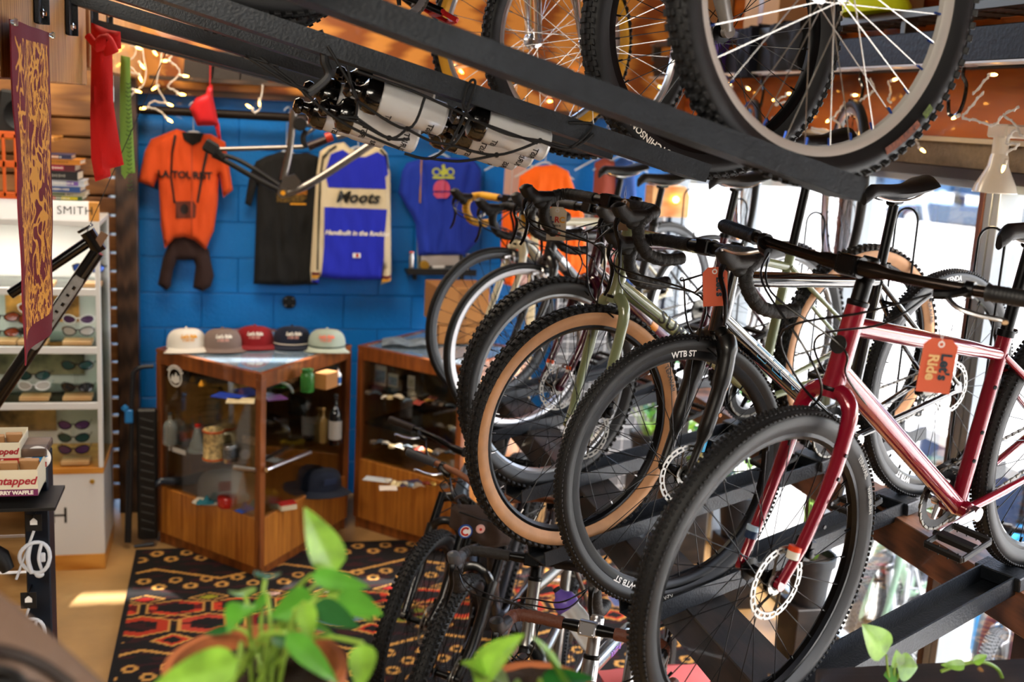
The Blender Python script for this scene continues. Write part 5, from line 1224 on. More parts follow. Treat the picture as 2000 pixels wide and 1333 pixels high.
garment('cycling_jersey', 'cobalt blue and ivory long sleeved jersey lettered Moots on the blue wall', out, YM, IV, cat='jersey', th=.045, fold=.008, seed=8, hang=(700, 292),
  decals=[('blue_body', [(645, 300), (668, 292), (690, 306), (712, 306), (735, 296), (752, 306), (756, 340), (750, 345), (752, 368), (640, 365), (634, 335)], BL), ('blue_body', [(632, 403), (754, 408), (748, 470), (746, 546), (700, 547), (658, 546), (626, 541), (632, 480)], BL),
    ('sleeve_stripe', [(628, 305), (640, 292), (655, 283), (657, 286), (642, 296), (632, 308)], LET_K), ('sleeve_stripe', [(620, 400), (623, 340), (628, 305), (631, 306), (626, 342), (621, 470), (620, 525), (617, 525)], LET_K),
    ('sleeve_stripe', [(742, 290), (754, 303), (758, 330), (756, 330), (751, 306), (740, 293)], LET_K), ('cuff_band', [(608, 530), (623, 530), (623, 535), (608, 535)], mat('maroon_band', '6a1420', .8)), ('cuff_band', [(608, 536), (623, 536), (623, 541), (608, 541)], GOLD), ('cuff_band', [(608, 545), (623, 545), (623, 551), (608, 551)], BL),
    ('cuff_band', [(746, 538), (763, 536), (763, 541), (746, 543)], mat('maroon_band', '6a1420', .8)), ('cuff_band', [(745, 544), (763, 542), (763, 546), (745, 549)], GOLD), ('flag_patch', [(687, 492), (702, 492), (702, 501), (687, 501)], LET_W), ('flag_patch', [(693, 493), (698, 493), (698, 500), (693, 500)], REDG)],
  texts=[('Moots', .088, 696, 385, LET_K, dict(bold=.003, shear=.3, spacing=1.05)), ('Handbuilt in the Rockies', .036, 696, 454, OFFW, dict(bold=.0012, shear=.25))])
garment('t_shirt', 'royal blue T-shirt with yellow and pink bicycle print behind the card sign', [(795, 318), (830, 308), (880, 308), (925, 312), (940, 330), (935, 470), (905, 500), (815, 500), (812, 440), (806, 425), (778, 378), (785, 335)], YT, fabm('royal_blue_tee', '1433a8'), th=.035, fold=.014, seed=12, hang=(860, 305),
  decals=[('wheel_print', arc(850, 335, 8, 8, 0, 350), mat('lime_print', 'b9c24a', .6)), ('wheel_print', arc(877, 335, 8, 8, 0, 350), mat('lime_print', 'b9c24a', .6)), ('wheel_centre', arc(850, 335, 5, 5, 0, 350), fabm('royal_blue_tee', '1433a8')), ('wheel_centre', arc(877, 335, 5, 5, 0, 350), fabm('royal_blue_tee', '1433a8')), ('rider_print', [(859, 322), (866, 320), (868, 328), (874, 336), (862, 344), (856, 336), (861, 330)], mat('lime_print', 'b9c24a', .6)), ('bar_print', [(843, 344), (884, 344), (884, 348), (843, 348)], mat('lime_print', 'b9c24a', .6)), ('burger_print', arc(860, 368, 16, 18, 180, 360)+[(876, 372), (844, 372)], mat('rose_print', 'c24a6e', .6)), ('burger_print', [(844, 375), (876, 375), (876, 379), (870, 386), (850, 386), (844, 379)], mat('rose_print', 'c24a6e', .6))])
m = M()
for i in range(24): m.ball((0, 0, i*.0105), .0055, (1, .6, 1), seg=7, rings=5)
q = at(820, 395, Y=6.375); tag(m.obj('gold_chain', mat('gold_chain', 'b98a3a', .3, .9), None, loc=q), 'short gold bead chain hanging over the royal blue T-shirt', 'chain')
m = M(); m.tube(bez([(-.01, 0, 0), (.01, 0, .1), (0, 0, .25)], 5), .003, seg=6)
# hi-vis orange jerseys between the handlebars and the window
YO = 6.1
hv = fabm('fluorescent_orange', 'ff6a08')
garment('cycling_jersey', 'fluorescent orange jersey seen behind the drop handlebars', [(1015, 345), (1045, 325), (1085, 322), (1110, 335), (1140, 420), (1150, 560), (1060, 560), (1005, 470)], YO, hv, cat='jersey', th=.05, fold=.014, seed=21, hang=(1066, 322), decals=[('grey_band', [(1020, 432), (1135, 438), (1138, 452), (1022, 446)], mat('silver_band', 'a5a8ac', .3, .5))])
garment('cycling_jersey', 'orange vest hanging low behind the cream bicycle fork', [(982, 408), (1005, 400), (1018, 440), (1020, 520), (1000, 560), (985, 555), (978, 480)], YO+.05, hv, cat='jersey', th=.05, fold=.012, seed=25, hang=(998, 400))
for i, (xx, c, lb) in enumerate(((1005, 'c9a49a', 'faded pink jersey on the wall right of the water bottles'), (1180, '9a4a3c', 'rust red jersey hanging behind the handlebars near the corner'), (1215, '274a8c', 'blue jersey hanging next to the rust red one'))):
    garment('cycling_jersey', lb, [(xx-18, 318), (xx, 308), (xx+22, 316), (xx+30, 420), (xx+26, 560), (xx-20, 556), (xx-24, 420)], 6.36-.02*i, fabm('side_jersey_%d' % i, c), cat='jersey', th=.05, fold=.012, seed=31+i, hang=(xx, 310))
# red cap hanging above the orange jersey
o = thing('cap', 'red cap hanging from the pipe above the orange jersey', 'cap', at(400, 290, Y=6.2)); rc = fabm('red_cap_cotton', 'b8101c')
c = Cloth([(0, 0)], 0)
pts = W2([(405, 170), (415, 166), (416, 190), (428, 245), (412, 246), (385, 246), (370, 212), (382, 192), (402, 183)], 6.2); cc = Cloth(pts, 6.2, th=.07, fold=.006, seed=2); mm = cc.patch(pts, back=True); L0 = o.location; mm.v = [tuple(Vector(p)-L0) for p in mm.v]; mm.obj('crown', rc, o, smooth=70)
pts = W2([(419, 246), (428, 240), (432, 272), (426, 272)], 6.18); cc = Cloth(pts, 6.18, th=.03, fold=.0); mm = cc.patch(pts, back=True); mm.v = [tuple(Vector(p)-L0) for p in mm.v]; mm.obj('brim', rc, o, smooth=70)
m = M(); q0 = at(410, 170, Y=6.2)-L0; m.tube([q0, q0+Vector((0, .12, .12))], .003, seg=6); m.obj('strap', rc, o)
# round black flange on the wall
q = at(565, 590, Y=6.485); o = thing('wall_flange', 'round black metal flange screwed to the blue wall above the caps', 'flange', q); m = M(); m.lathe([(.014, 0), (.038, 0), (.038, .006), (.02, .008), (.018, .018), (.012, .018)], ax=(0, -1, 0), seg=28); m.obj('plate', BLKM, o)
for k in range(4):
    a = math.pi/4+k*math.pi/2; m = M(); m.lathe([(0, 0), (.005, 0), (.005, .0015), (0, .002)], c=(math.cos(a)*.028, -.006, math.sin(a)*.028), ax=(0, -1, 0), seg=8); m.obj('screw', SIL, o)
# small shelf with the card sign, tins and bottles
q = at(860, 532, Y=6.4); o = thing('wall_shelf', 'small black shelf on the blue wall holding the card sign', 'shelf', (q.x, 6.4, q.z)); m = M(); m.box((0, 0, 0), (.40, .14, .018), b=.002); m.box((0, -.065, .012), (.40, .008, .03), b=.001); m.obj('board', BLKM, o)
m = M(); m.box((-.14, .06, -.03), (.02, .05, .05)); m.box((.14, .06, -.03), (.02, .05, .05)); m.obj('shelf_support', BLKM, o)
q0 = at(815, 520, Y=6.41); o = thing('card_sign', 'tall grey card sign lettered MOOTS with a bicycle and bags photograph', 'sign', (q0.x, 6.41, q0.z))
po = W2([(815, 428), (905, 402), (905, 526), (815, 528)], 6.41); po = [(a-q0.x, b-q0.z) for a, b in po]; m = M(); m.prism(po, -.006, o=(0, .003, 0), u=(1, 0, 0), v=(0, 0, 1)); m.obj('board', mat('grey_board', '8f9694', .6, vary=.35, vscale=6), o, smooth=0)
def bd(pts, mt, nm='photo_shape', dy=-.006):
    po = [(a-q0.x, b-q0.z) for a, b in W2(pts, 6.41)]; m = M(); m.prism(po, -.0012, o=(0, dy, 0), u=(1, 0, 0), v=(0, 0, 1)); m.obj(nm, mt, o, smooth=0)
bd([(818, 476), (903, 474), (903, 522), (818, 524)], mat('print_dark', '3a3d40', .6, vary=.4, vscale=30)); bd([(822, 475), (896, 473), (896, 488), (822, 490)], WHT, 'white_bag_print', -.0085); bd([(822, 500), (896, 498), (896, 518), (822, 520)], mat('grey_bag_print', 'a9a4a2', .6), 'grey_bag_print', -.0085); bd([(844, 519), (868, 518), (868, 523), (844, 524)], WHT, 'label_print', -.0095)
u_ = Vector((1, 0, 0)); v_ = Vector((0, 0, 1)); tq = at(862, 440, Y=6.4)
flat_text('sign_lettering', 'MOOTS', .062, Vector((tq.x-q0.x, -.0105, tq.z-q0.z)), u_, v_, LET_K, o, bold=.003)
m = M(); tq2 = at(862, 428, Y=6.4)-Vector((q0.x, 6.4, q0.z)); m.tube(bez([tq2+Vector((-.03, -.0105, .0)), tq2+Vector((-.01, -.0105, -.012)), tq2+Vector((.01, -.0105, -.008)), tq2+Vector((.03, -.0105, .006))], 4), .003, seg=6); m.tube(bez([tq2+Vector((-.012, -.0105, .012)), tq2+Vector((-.006, -.0105, -.004)), tq2+Vector((.012, -.0105, .014))], 4), .003, seg=6); m.obj('mark', LET_K, o)
bottle(at(803, 526, Y=6.36)+Vector((0, 0, -.002)), .014, .10, SIL, 'small tube with an orange top at the left end of the wall shelf', capm=mat('orange_cap', 'd9551c', .5), neck=.8, shoulder=.75)
q = at(829, 518, Y=6.355); o = thing('brass_reel', 'round brass coloured reel on the wall shelf in front of the sign', 'reel', q); m = M(); m.lathe([(0, -.012), (.026, -.012), (.026, -.008), (.02, -.006), (.02, .006), (.026, .008), (.026, .012), (0, .012)], ax=(0, 1, 0), seg=22); m.obj('body', mat('brass', 'c8a040', .3, .8), o)
bottle(at(912, 527, Y=6.36), .013, .09, SIL, 'small silver canister at the right end of the wall shelf', capm=SIL, neck=.8, shoulder=.75)
# bare titanium frame hanging in front of the wall
YF = 5.55
def FP(x, y, dy=0): q = at(x, y, Y=YF+dy); return q
o = thing('hanging_bicycle_frame', 'bare titanium full suspension frame hanging in front of the clothes', 'bicycle frame', FP(568, 372)); L0 = FP(568, 372)
def ft(nm, pts, r, mt=TI, seg=12, k=8):
    m = M(); pp = bez([p-L0 for p in pts], k); rr_ = r if not isinstance(r, tuple) else [r[0]+(r[1]-r[0])*i/(len(pp)-1) for i in range(len(pp))]; m.tube(pp, rr_, seg=seg); return m.obj(nm, mt, o)
ft('seat_tube', [FP(574, 215), FP(566, 290), FP(553, 352)], .017); ft('down_tube', [FP(560, 378), FP(600, 362), FP(660, 325), FP(735, 275), FP(760, 262, .0)], (.018, .021)); ft('top_tube', [FP(578, 238), FP(640, 250), FP(700, 262), FP(760, 262)], .015)
ft('top_tube_strut', [FP(658, 268), FP(700, 255)], .014); ft('chainstay', [FP(425, 292), FP(500, 290), FP(592, 287)], .011); ft('rear_stay', [FP(415, 302), FP(450, 320), FP(505, 352), FP(545, 372)], .013, BLKM); ft('rear_stay', [FP(415, 298, .1), FP(470, 315, .1), FP(545, 362, .05)], .011, BLKM)
m = M(); m.lathe([(.012, -.035), (.024, -.035), (.024, .035), (.012, .035)], c=FP(552, 376)-L0, ax=(0, 1, 0), seg=20, closed=True); m.obj('bottom_bracket', TI, o); m = M(); m.lathe([(.0, -.037), (.012, -.037), (.012, .037), (0, .037)], c=FP(552, 376)-L0, ax=(0, 1, 0), seg=16); m.obj('bearing_cap', GOLD, o)
m = M(); m.prism([(a, b) for a, b in ((-.04, -.02), (.03, -.03), (.06, .01), (.03, .045), (-.02, .03))], .02, o=FP(563, 358)-L0, u=(1, 0, 0), v=(0, 0, 1)); m.obj('linkage', TI, o)
ft('shock_absorber', [FP(602, 287), FP(650, 268)], (.021, .016), mat('shock_body', '2a1a16', .35, .3)); ft('shock_reservoir', [FP(636, 270), FP(648, 266)], .024, mat('shock_red', 'b0301c', .4)); ft('rocker', [FP(598, 255), FP(592, 270), FP(596, 290)], .013, BLKM); ft('rocker', [FP(598, 262), FP(618, 248)], .008, TI)
m = M(); m.lathe([(.0, -.03), (.03, -.03), (.034, 0), (.03, .03), (0, .03)], c=FP(586, 242)-L0, ax=(0, 1, 0), seg=16); m.obj('rubber_plug', BLKM, o)
m = M(); q = FP(412, 288)-L0; m.box(q, (.07, .05, .06), RY(.5), b=.01); m.box(q+Vector((.04, 0, -.03)), (.06, .04, .03), RY(.8), b=.008); m.obj('rear_dropout', BLKM, o)
m = M(); m.tube([FP(574, 213)-L0, FP(574, 213)-L0+Vector((0, .02, .03)), Vector((FP(574, 213).x, 6.34, 2.235))-L0], .002, seg=5); m.obj('hanging_wire', BLKM, o)
# dark bicycle seen behind the hats' right, against the wall, is left to the jerseys; grid wall panel by the corner
m = M(); gx0, gx1, gz0, gz1 = 0, .62, 0, 1.75
for i in range(9): m.tube([(i*.0775, 0, 0), (i*.0775, 0, gz1)], .0028, seg=6)
for i in range(24): m.tube([(0, 0, i*.076), (gx1, 0, i*.076)], .0028, seg=6)
m.tube([(0, 0, 0), (0, 0, gz1), (gx1, 0, gz1), (gx1, 0, 0)], .006, seg=8, closed=True)
o = m.obj('wire_grid_panel', mat('white_wire', 'c9cbcc', .4), None, loc=(1.86, 6.28, 0)); tag(o, 'white wire grid panel standing in the back right corner', 'grid panel')
m = M(); m.box((0, 0, .9), (.66, .02, 1.8), b=.003); o = m.obj('grey_backing_board', mat('grey_board_panel', '6d6f72', .7, vary=.15), None, loc=(2.19, 6.33, 0)); tag(o, 'plain grey board standing behind the wire grid panel', 'board')
# cream perforated upright with a row of holes next to the orange jersey
m = M(); m.box((0, 0, .9), (.045, .03, 1.8), b=.004, k=0)
for i in range(50): m.lathe([(0, 0), (.006, 0), (.006, .001), (0, .001)], c=(0, -.0155, .1+i*.034), ax=(0, -1, 0), seg=8); m.mi[-2:] = [1, 1]
n0 = len(m.f)
o = m.obj('perforated_upright', [mat('cream_upright', 'cdbb95', .5), BLKM], None, loc=(1.62, 6.0, 0)); tag(o, 'cream perforated metal upright between the orange jersey and the grid panel', 'upright')
# plywood strips above the rail and hanging dark leather pieces
m = M(); m.box((0, 0, 0), (1.15, .05, .022), b=.002); q = at(510, 171, Y=6.36); tag(centre(m.obj('ledge_board', wood('dark_ledge', '241913', '4d392c'), None, loc=(q.x, 6.36, q.z+.02))), 'dark narrow ledge board above the pipe on the back wall', 'ledge')
for i, px in enumerate((385, 440, 495)):
    o = thing('leather_pouch', ['dark leather pouch leaning on the ledge board, left of three', 'dark leather pouch leaning on the ledge board, middle of three', 'dark leather pouch leaning on the ledge board, right of three'][i], 'pouch', at(px, 163, Y=6.35), 'leather pouches on the ledge board'); m = M(); m.prism([(-.075, 0), (.075, 0), (.10, .16), (-.06, .16)], .02, o=(0, .01, .005), u=(1, 0, 0), v=(0, 0, 1)); m.obj('body', mat('dark_leather', '2b2523', .55, bump=.3, bscale=100), o, smooth=30)
    m = M(); m.tube([(-.07, -.012, .15), (.09, -.012, .15)], .004, seg=6); m.obj('seam', mat('leather_seam', '4a3f38', .6), o)
# strings of warm fairy lights
WIRE = mat('white_cable', 'd8d2c8', .5); BULB = mat('warm_bulb', 'ffb24a', .3, emit=28.); SOCK = mat('clear_socket', 'e6dccb', .3)
def fairy(strands, label, Yp=None, Xp=None):
    P = (lambda a, b: at(a, b, Y=Yp)) if Yp else (lambda a, b: at(a, b, X=Xp))
    p0 = P(*strands[0][0][0]); o = thing('fairy_lights', label, 'fairy lights', p0)
    for path, bulbs in strands:
        m = M(); pts = [P(*q)-p0 for q in path]; pp = bez(pts, 8); m.tube(pp, .0032, seg=6)
        h = M(); 
        off = Vector((0, -.004, .002)) if Yp else Vector((-.004, 0, .002))
        h.tube([p+off*math.sin(i*1.3)+Vector((0, 0, .004*math.cos(i*1.3))) for i, p in enumerate(pp)], .0026, seg=6); m.v += h.v; m.f += [tuple(i+len(m.v)-len(h.v) for i in f) for f in h.f]; m.mi += h.mi
        m.obj('cable', WIRE, o)
        for (a, b, dx, dy) in bulbs:
            q = P(a, b)-p0; e = P(a+dx*.7, b+dy*.7)-p0; d_ = (e-q).normalized()
            s_ = M(); s_.tube([q-d_*.018, q], [.006, .0065], seg=8); k = s_.obj('bulb_socket', SOCK, o)
            b_ = M(); b_.tube([q, q+d_*.008, q+d_*.02, q+d_*.026], [.0045, .0055, .004, .0012], seg=8); b_.obj('bulb', BULB, k)
fairy([([(252, 90), (265, 92), (262, 110), (243, 125), (256, 132), (272, 150)], [(266, 92, 5, 2), (243, 121, -5, -3), (275, 126, 5, 6)]), ([(240, 140), (262, 143), (275, 150)], [(242, 139, -6, 0), (273, 150, 4, 10)]), ([(278, 86), (280, 110), (285, 140), (280, 165), (268, 176), (246, 195), (243, 208)], [(265, 177, 6, 2)])], 'white cable fairy lights with lit bulbs hanging beside the green strip', Yp=5.6)
fairy([([(316, 97), (314, 120), (306, 160), (308, 172), (322, 200), (300, 198), (290, 208), (310, 216), (328, 232)], [(330, 104, 5, -2), (305, 170, -3, 2), (328, 203, 5, 2), (284, 211, -7, 1), (328, 233, 6, 4)]), ([(336, 110), (330, 118), (345, 130), (350, 145), (328, 168), (340, 176), (352, 184)], [(326, 119, -5, 0), (358, 148, 7, 1), (352, 184, 7, 1)]), ([(290, 88), (300, 98)], [(300, 100, 4, 5)])], 'white cable fairy lights with lit bulbs in front of the plywood at upper left', Yp=6.0)
fairy([([(513, 168), (512, 180), (508, 200), (508, 212), (498, 220), (490, 212)], [(507, 198, 0, 5), (489, 210, -6, -4)])], 'short dangling end of fairy lights beside the bicycle frame', Yp=6.1)
# ---------------------------------------------------------------- left side: eyewear cabinet, books, banner, gondola
YC = 5.49; WLAM = mat('white_laminate', 'dcdee0', .35, coat=.2); LOAK = wood('light_honey_wood', 'b5701c', 'e0a048', (1, 8, 8), .4, .2, .3)
o = thing('eyewear_cabinet', 'white lit eyewear display cabinet with honey wood base', 'display cabinet', (-1.1, 5.7, 0)); LX0, LX1 = -1.7-(-1.1), -.597+1.1; Y0, Y1 = -.21, .21; w = LX1-LX0; xc = (LX0+LX1)/2
def cb(nm, x0, x1, y0, y1, z0, z1, mt, b=.002, par=None, lab=None):
    m = M(); m.box(((x0+x1)/2, (y0+y1)/2, (z0+z1)/2), (x1-x0, y1-y0, z1-z0), b=b); k = m.obj(nm, mt, par or o, smooth=0)
    if lab: k['label'] = lab
    return k
cb('wooden_base', LX0, LX1, Y0, Y1, 0, .078, LOAK); ds = cb('lower_cupboard', LX0, LX1, Y0+.004, Y1, .078, .49, WLAM)
cb('wooden_shelf', LX0, LX1, Y0, Y1, .49, .52, LOAK); cb('header', LX0, LX1-.045, Y0, Y0+.03, 1.705, 1.795, mat('lit_header_panel', 'f4f2ee', .4, emit=.35)); cb('top_board', LX0, LX1, Y0, Y1, 1.68, 1.705, WLAM); cb('header_end', LX1-.045, LX1, Y0, Y0+.03, 1.705, 1.795, LOAK)
cb('back_panel', LX0, LX1, Y1-.012, Y1, .52, 1.68, mat('pale_back_panel', 'c9c6bf', .5)); cb('side_frame', LX1-.022, LX1, Y0, Y0+.022, .52, 1.68, WLAM); cb('side_frame', LX1-.022, LX1, Y1-.03, Y1, .52, 1.68, WLAM); cb('side_glass', LX1-.008, LX1-.003, Y0+.02, Y1-.03, .52, 1.68, CGL)
for z in (.84, 1.11, 1.387): cb('glass_shelf', LX0+.01, LX1-.024, Y0+.012, Y1-.014, z-.012, z-.002, SGL, b=.001); cb('shelf_edge', LX0, LX1-.02, Y0, Y0+.012, z-.03, z+.004, WLAM)
tx = at(152, 411, Y=YC); flat_text('header_lettering', 'SMITH', .054, (tx.x+1.1-.012, Y0-.0025, 1.752), (1, 0, 0), (0, 0, 1), LET_K, o, spacing=1.06)
tx = at(120, 1010, Y=YC); flat_text('cupboard_lettering', 'SMITH', .115, (tx.x+1.1-.17, Y0+.0025, .278), (1, 0, 0), (0, 0, 1), LET_K, o, spacing=1.35)
m = M(); kk = at(180, 941, Y=YC); m.lathe([(0, 0), (.010, 0), (.012, .006), (.009, .012), (0, .014)], c=(kk.x+1.1, Y0+.003, kk.z), ax=(0, -1, 0), seg=16); m.obj('cupboard_knob', mat('brass', 'c8a040', .3, .8), ds)
# lit interior strip
d = bpy.data.lights.new('cabinet_strip_light', 'AREA'); d.shape = 'RECTANGLE'; d.size = .9; d.size_y = .1; d.energy = 7; d.color = (1, .93, .85); lo = bpy.data.objects.new('cabinet_strip_light', d); COL.objects.link(lo); lo.location = (-1.1, 5.6, 1.675)
for i, z in enumerate((.60, .89, 1.16)):
    pts = [[(0, 815, 100, 880)], [(0, 760, 150, 700)], [(60, 575, 160, 650)]]
    x0_ = [-1.42, -1.35, -1.08][i]-(-1.1); x1_ = [-.86, -.72, -.74][i]-(-1.1)
    p_ = mat('landscape_print_%d' % i, ['a07a4a', '7a6a4c', 'c9893f'][i], .5, vary=.9, vscale=9); cb('photo_panel', x0_, x1_, .17, .18, z, z+.2, p_, b=.001)
GLS = [mat('lens_purple', '4a2a55', .08, 0, 1.), mat('lens_amber', '8a3a14', .08, 0, 1.), mat('lens_dark', '14181c', .06, 0, 1.), mat('lens_teal', '15403c', .08, 0, 1.), mat('lens_clear', 'b8b4ae', .05, 0, 1.), mat('lens_blue', '3c6ad8', .05, .6, 1.)]
def shades(px, py, frame, lens, label, w=.15, wrap=False, riser=None):
    q = at(px, py, Y=5.56); g = thing('sunglasses', label, 'sunglasses', q, 'sunglasses in the eyewear cabinet'); m = M(); a = w/2
    y_ = lambda x: .012*(x/a)**2*2
    fr = []
    for s in (-1, 1):
        loop = [Vector((s*(.008+(a-.010)*.5+math.cos(t)*(a-.010)*.5), y_(s*(.01+a*.5+math.cos(t)*a*.45)), math.sin(t)*.021*(1+.15*math.cos(t)))) for t in [2*math.pi*i/16 for i in range(16)]]; m.tube(loop, .0028, seg=6, closed=True)
        l = M(); c0 = sum(loop, Vector())/16; l.add([c0+Vector((0, -.002, 0))]+loop, [(0, 1+i, 1+(i+1) % 16) for i in range(16)]); l.obj('lens', lens, g, smooth=60)
        m.tube([(s*a, .02, .008), (s*a*1.02, .06, .008), (s*a*.96, .12, .0), (s*a*.95, .135, -.012)], .0026, seg=6)
    m.tube([(-.010, 0, .006), (0, -.003, .009), (.010, 0, .006)], .003, seg=6); m.obj('glasses_frame', frame, g)
    return g
def riser(px, py, z, label):
    q = at(px, 640, Y=5.56); r = thing('display_block', label, 'block', (q.x, 5.56, z), 'wooden risers in the eyewear cabinet'); m = M(); m.box((0, 0, .011), (.13, .09, .020), b=.002); m.obj('body', wood('birch_ply', 'b98f5c', 'e0c090', (1, 1, 20)), r, smooth=0)
    return r
stand = lambda px, z0_, z1_, lb: None
cols_ = [(152, [(625, 4, 0), (648, 2, 4)], 1.115, 'right column of the second shelf'), (65, [(603, 4, 1), (626, 2, 1), (650, 2, 2)], 1.115, 'middle column of the second shelf'), (150, [(715, 2, 3), (758, 2, 2)], .845, 'right column of the third shelf'), (65, [(735, 2, 3), (755, 4, 4)], .845, 'middle column of the third shelf'), (143, [(832, 2, 0), (857, 2, 3), (880, 2, 0)], .525, 'column at the bottom of the cabinet'), (172, [(525, 1, 5)], 1.392, 'right side of the top shelf'), (82, [(520, 2, 2)], 1.392, 'left side of the top shelf'), (4, [(620, 2, 1), (650, 2, 1)], 1.115, 'left edge of the second shelf')]
fr_ = {4: WHT, 2: BLK, 1: BLKM}; od = ['top', 'second', 'third']; ln_ = ['purple', 'amber', 'dark', 'green', 'clear', 'mirrored blue']
for px, its, z, wh in cols_:
    riser(px, 700, z, 'small plywood block under the sunglasses in the '+wh)
    st_ = thing('sunglasses_stand', 'clear upright stand in the '+wh, 'stand', (at(px, its[-1][0], Y=5.6).x, 5.60, z+.022), 'clear stands in the eyewear cabinet'); hh = at(px, its[0][0], Y=5.6).z-z; m = M(); m.box((0, 0, hh/2), (.018, .008, max(.03, hh)), b=.001); m.obj('post', CGL, st_, smooth=0)
    for j, (py, fk, lk) in enumerate(its):
        shades(px, py, fr_[fk], GLS[lk], ('%s %s framed sunglasses with %s lenses, %s' % (od[j], {4: 'white', 2: 'black', 1: 'matte'}[fk], ln_[lk], wh)), w=.145)
GOLD2 = mat('dull_gold_print', '8a5a10', .6)
# stack of books on the cabinet and above
bz = 1.797; bx = -.78
bs = [(.25, .020, '3a5a35', 'green and yellow spined book at the bottom of the stack'), (.235, .018, 'a8a08a', 'pale spined book second from the bottom of the stack'), (.225, .026, '2c4f8f', 'blue spined book third from the bottom'), (.22, .028, 'b9c0cc', 'white spined book with red lettering, fourth from the bottom'), (.25, .040, '17141a', 'thick black spined book in the middle of the stack'), (.235, .030, '5a0f1c', 'dark red spined book with a round blue mark'), (.25, .024, 'c47a18', 'mustard spined book near the top of the stack'), (.20, .020, '2a2d55', 'thin navy book on top of the stack')]
for i, (w, h, c, lb) in enumerate(bs):
    b_ = thing('book', lb, 'book', (bx+random.uniform(-.012, .012)-(0 if i < 4 else .02), 5.58, bz), 'books stacked on the eyewear cabinet', rz=random.uniform(-.05, .05)); m = M(); cv = mat('book_cloth_%d' % i, c, .5)
    m.box((0, -.082, h/2), (w, .004, h), b=.001); m.box((0, 0, .0015), (w, .17, .003), b=.0005); m.box((0, 0, h-.0015), (w, .17, .003), b=.0005); m.obj('cover', cv, b_, smooth=0); m = M(); m.box((0, .004, h/2), (w-.008, .155, h-.007), b=.0005); m.obj('pages', CARD, b_, smooth=0)
    for (x_, w_, c_) in [[(-.05, .12, 'b01a20'), (.07, .07, 'c9bc20')], [(-.02, .10, '6a7a5a')], [(-.09, .02, 'c9d0dc')], [(-.07, .06, '3a4a9a'), (.06, .05, '7a5ab0')], [(-.08, .03, 'b01850'), (-.11, .02, '8a6a30')], [(.02, .10, 'a01040'), (-.07, .02, 'e0601a')], [], [(.03, .03, 'c07a4a')]][i]:
        m = M(); m.box((x_, -.0845, h/2), (w_, .001, h*.7), b=.0002); m.obj('spine_band', mat('spine_'+c_, c_, .5), b_, smooth=0)
    dashes('spine_print', 14, w*.6, h*.35, (0, -.0853, h/2), (1, 0, 0), (0, 0, 1), [OFFW, LET_K, OFFW, LET_W, LET_G, OFFW, GOLD2, LET_W][i], b_, i)
    if i == 5: m = M(); m.lathe([(0, 0), (.012, 0), (.012, .001), (0, .001)], c=(-.045, -.0855, h/2), ax=(0, -1, 0), seg=20); m.obj('round_mark', mat('sky_blue_mark', '2aa0d8', .5), b_, smooth=0)
    bz += h
# orange crate
o = thing('plastic_crate', 'orange slotted plastic crate left of the book stack', 'crate', (-1.02, 5.62, 1.797)); m = M(); CRT = mat('orange_crate', 'e0600a', .4)
for z in (.0, .14, .27): m.box((0, -.13, z+.015), (.26, .012, .03), b=.002); m.box((.13, 0, z+.015), (.012, .26, .03), b=.002); m.box((-.13, 0, z+.015), (.012, .26, .03), b=.002)
for i in range(6): m.box((-.125+.05*i, -.13, .15), (.014, .012, .28), b=.002)
for i in range(6): m.box((.13, -.12+.05*i, .15), (.012, .014, .28), b=.002)
m.box((0, 0, .006), (.26, .26, .01)); m.obj('crate_body', CRT, o, smooth=0)
o = thing('speaker_box', 'small black box in the shade under the wooden beam', 'speaker', (-.95, 5.75, 2.08)); m = M(); m.box((0, 0, .09), (.2, .16, .2), RY(.12), b=.01); m.obj('cabinet', BLKM, o); m = M(); m.lathe([(.02, 0), (.07, 0), (.07, .006), (.02, .002)], c=(0, -.085, .09), ax=(0, -1, 0), seg=24); m.obj('cone', BLK, o); 
m = M(); m.box((0, 0, 0), (.9, .3, .02), b=.002); tag(centre(m.obj('upper_shelf', LOAK, None, loc=(-1.25, 5.75, 2.065))), 'honey wood shelf board above the books', 'shelf')
# red and green cloth hanging from the beams
red = fabm('bright_red_cotton', 'd41210'); YR = 3.95
out = W2([(178, 44), (212, 58), (235, 62), (237, 95), (222, 98), (219, 80), (221, 200), (232, 270), (242, 322), (215, 330), (216, 345), (186, 355), (178, 310), (176, 240), (177, 180), (178, 100)], YR)
o = thing('red_shirt', 'long bright red shirt hanging from the overhead beams', 'shirt', (out[0][0], YR, min(p[1] for p in out))); c = Cloth(out, YR, th=.03, fold=.016, fs=40, seed=4); mm = c.patch(out, back=True, step=.011); L0 = Vector(o.location); mm.v = [tuple(Vector(p)-L0) for p in mm.v]; mm.obj('body', red, o, smooth=75)
m = M(); q = at(205, 85, Y=YR-.05)-L0; m.tube(bez([q+Vector((-.05, 0, .02)), q+Vector((-.02, -.02, -.01)), q+Vector((.0, -.01, .01)), q+Vector((.02, 0, -.03))], 5), [.012]*5+[.02]*5+[.024]*6, seg=10); m.obj('knotted_sleeve', red, o)
out = W2([(236, 108), (254, 112), (256, 200), (264, 338), (250, 340), (244, 350), (237, 340), (234, 250), (234, 170)], 4.6); grc = fabm('lime_cotton', '8dbb55')
o = thing('green_cloth', 'narrow lime green printed cloth hanging beside the red shirt', 'cloth', (out[0][0], 4.6, min(p[1] for p in out))); c = Cloth(out, 4.6, th=.012, fold=.006, fs=40, seed=6); mm = c.patch(out, back=True, step=.011); L0 = Vector(o.location); mm.v = [tuple(Vector(p)-L0) for p in mm.v]; mm.obj('body', grc, o, smooth=75)
m = M()
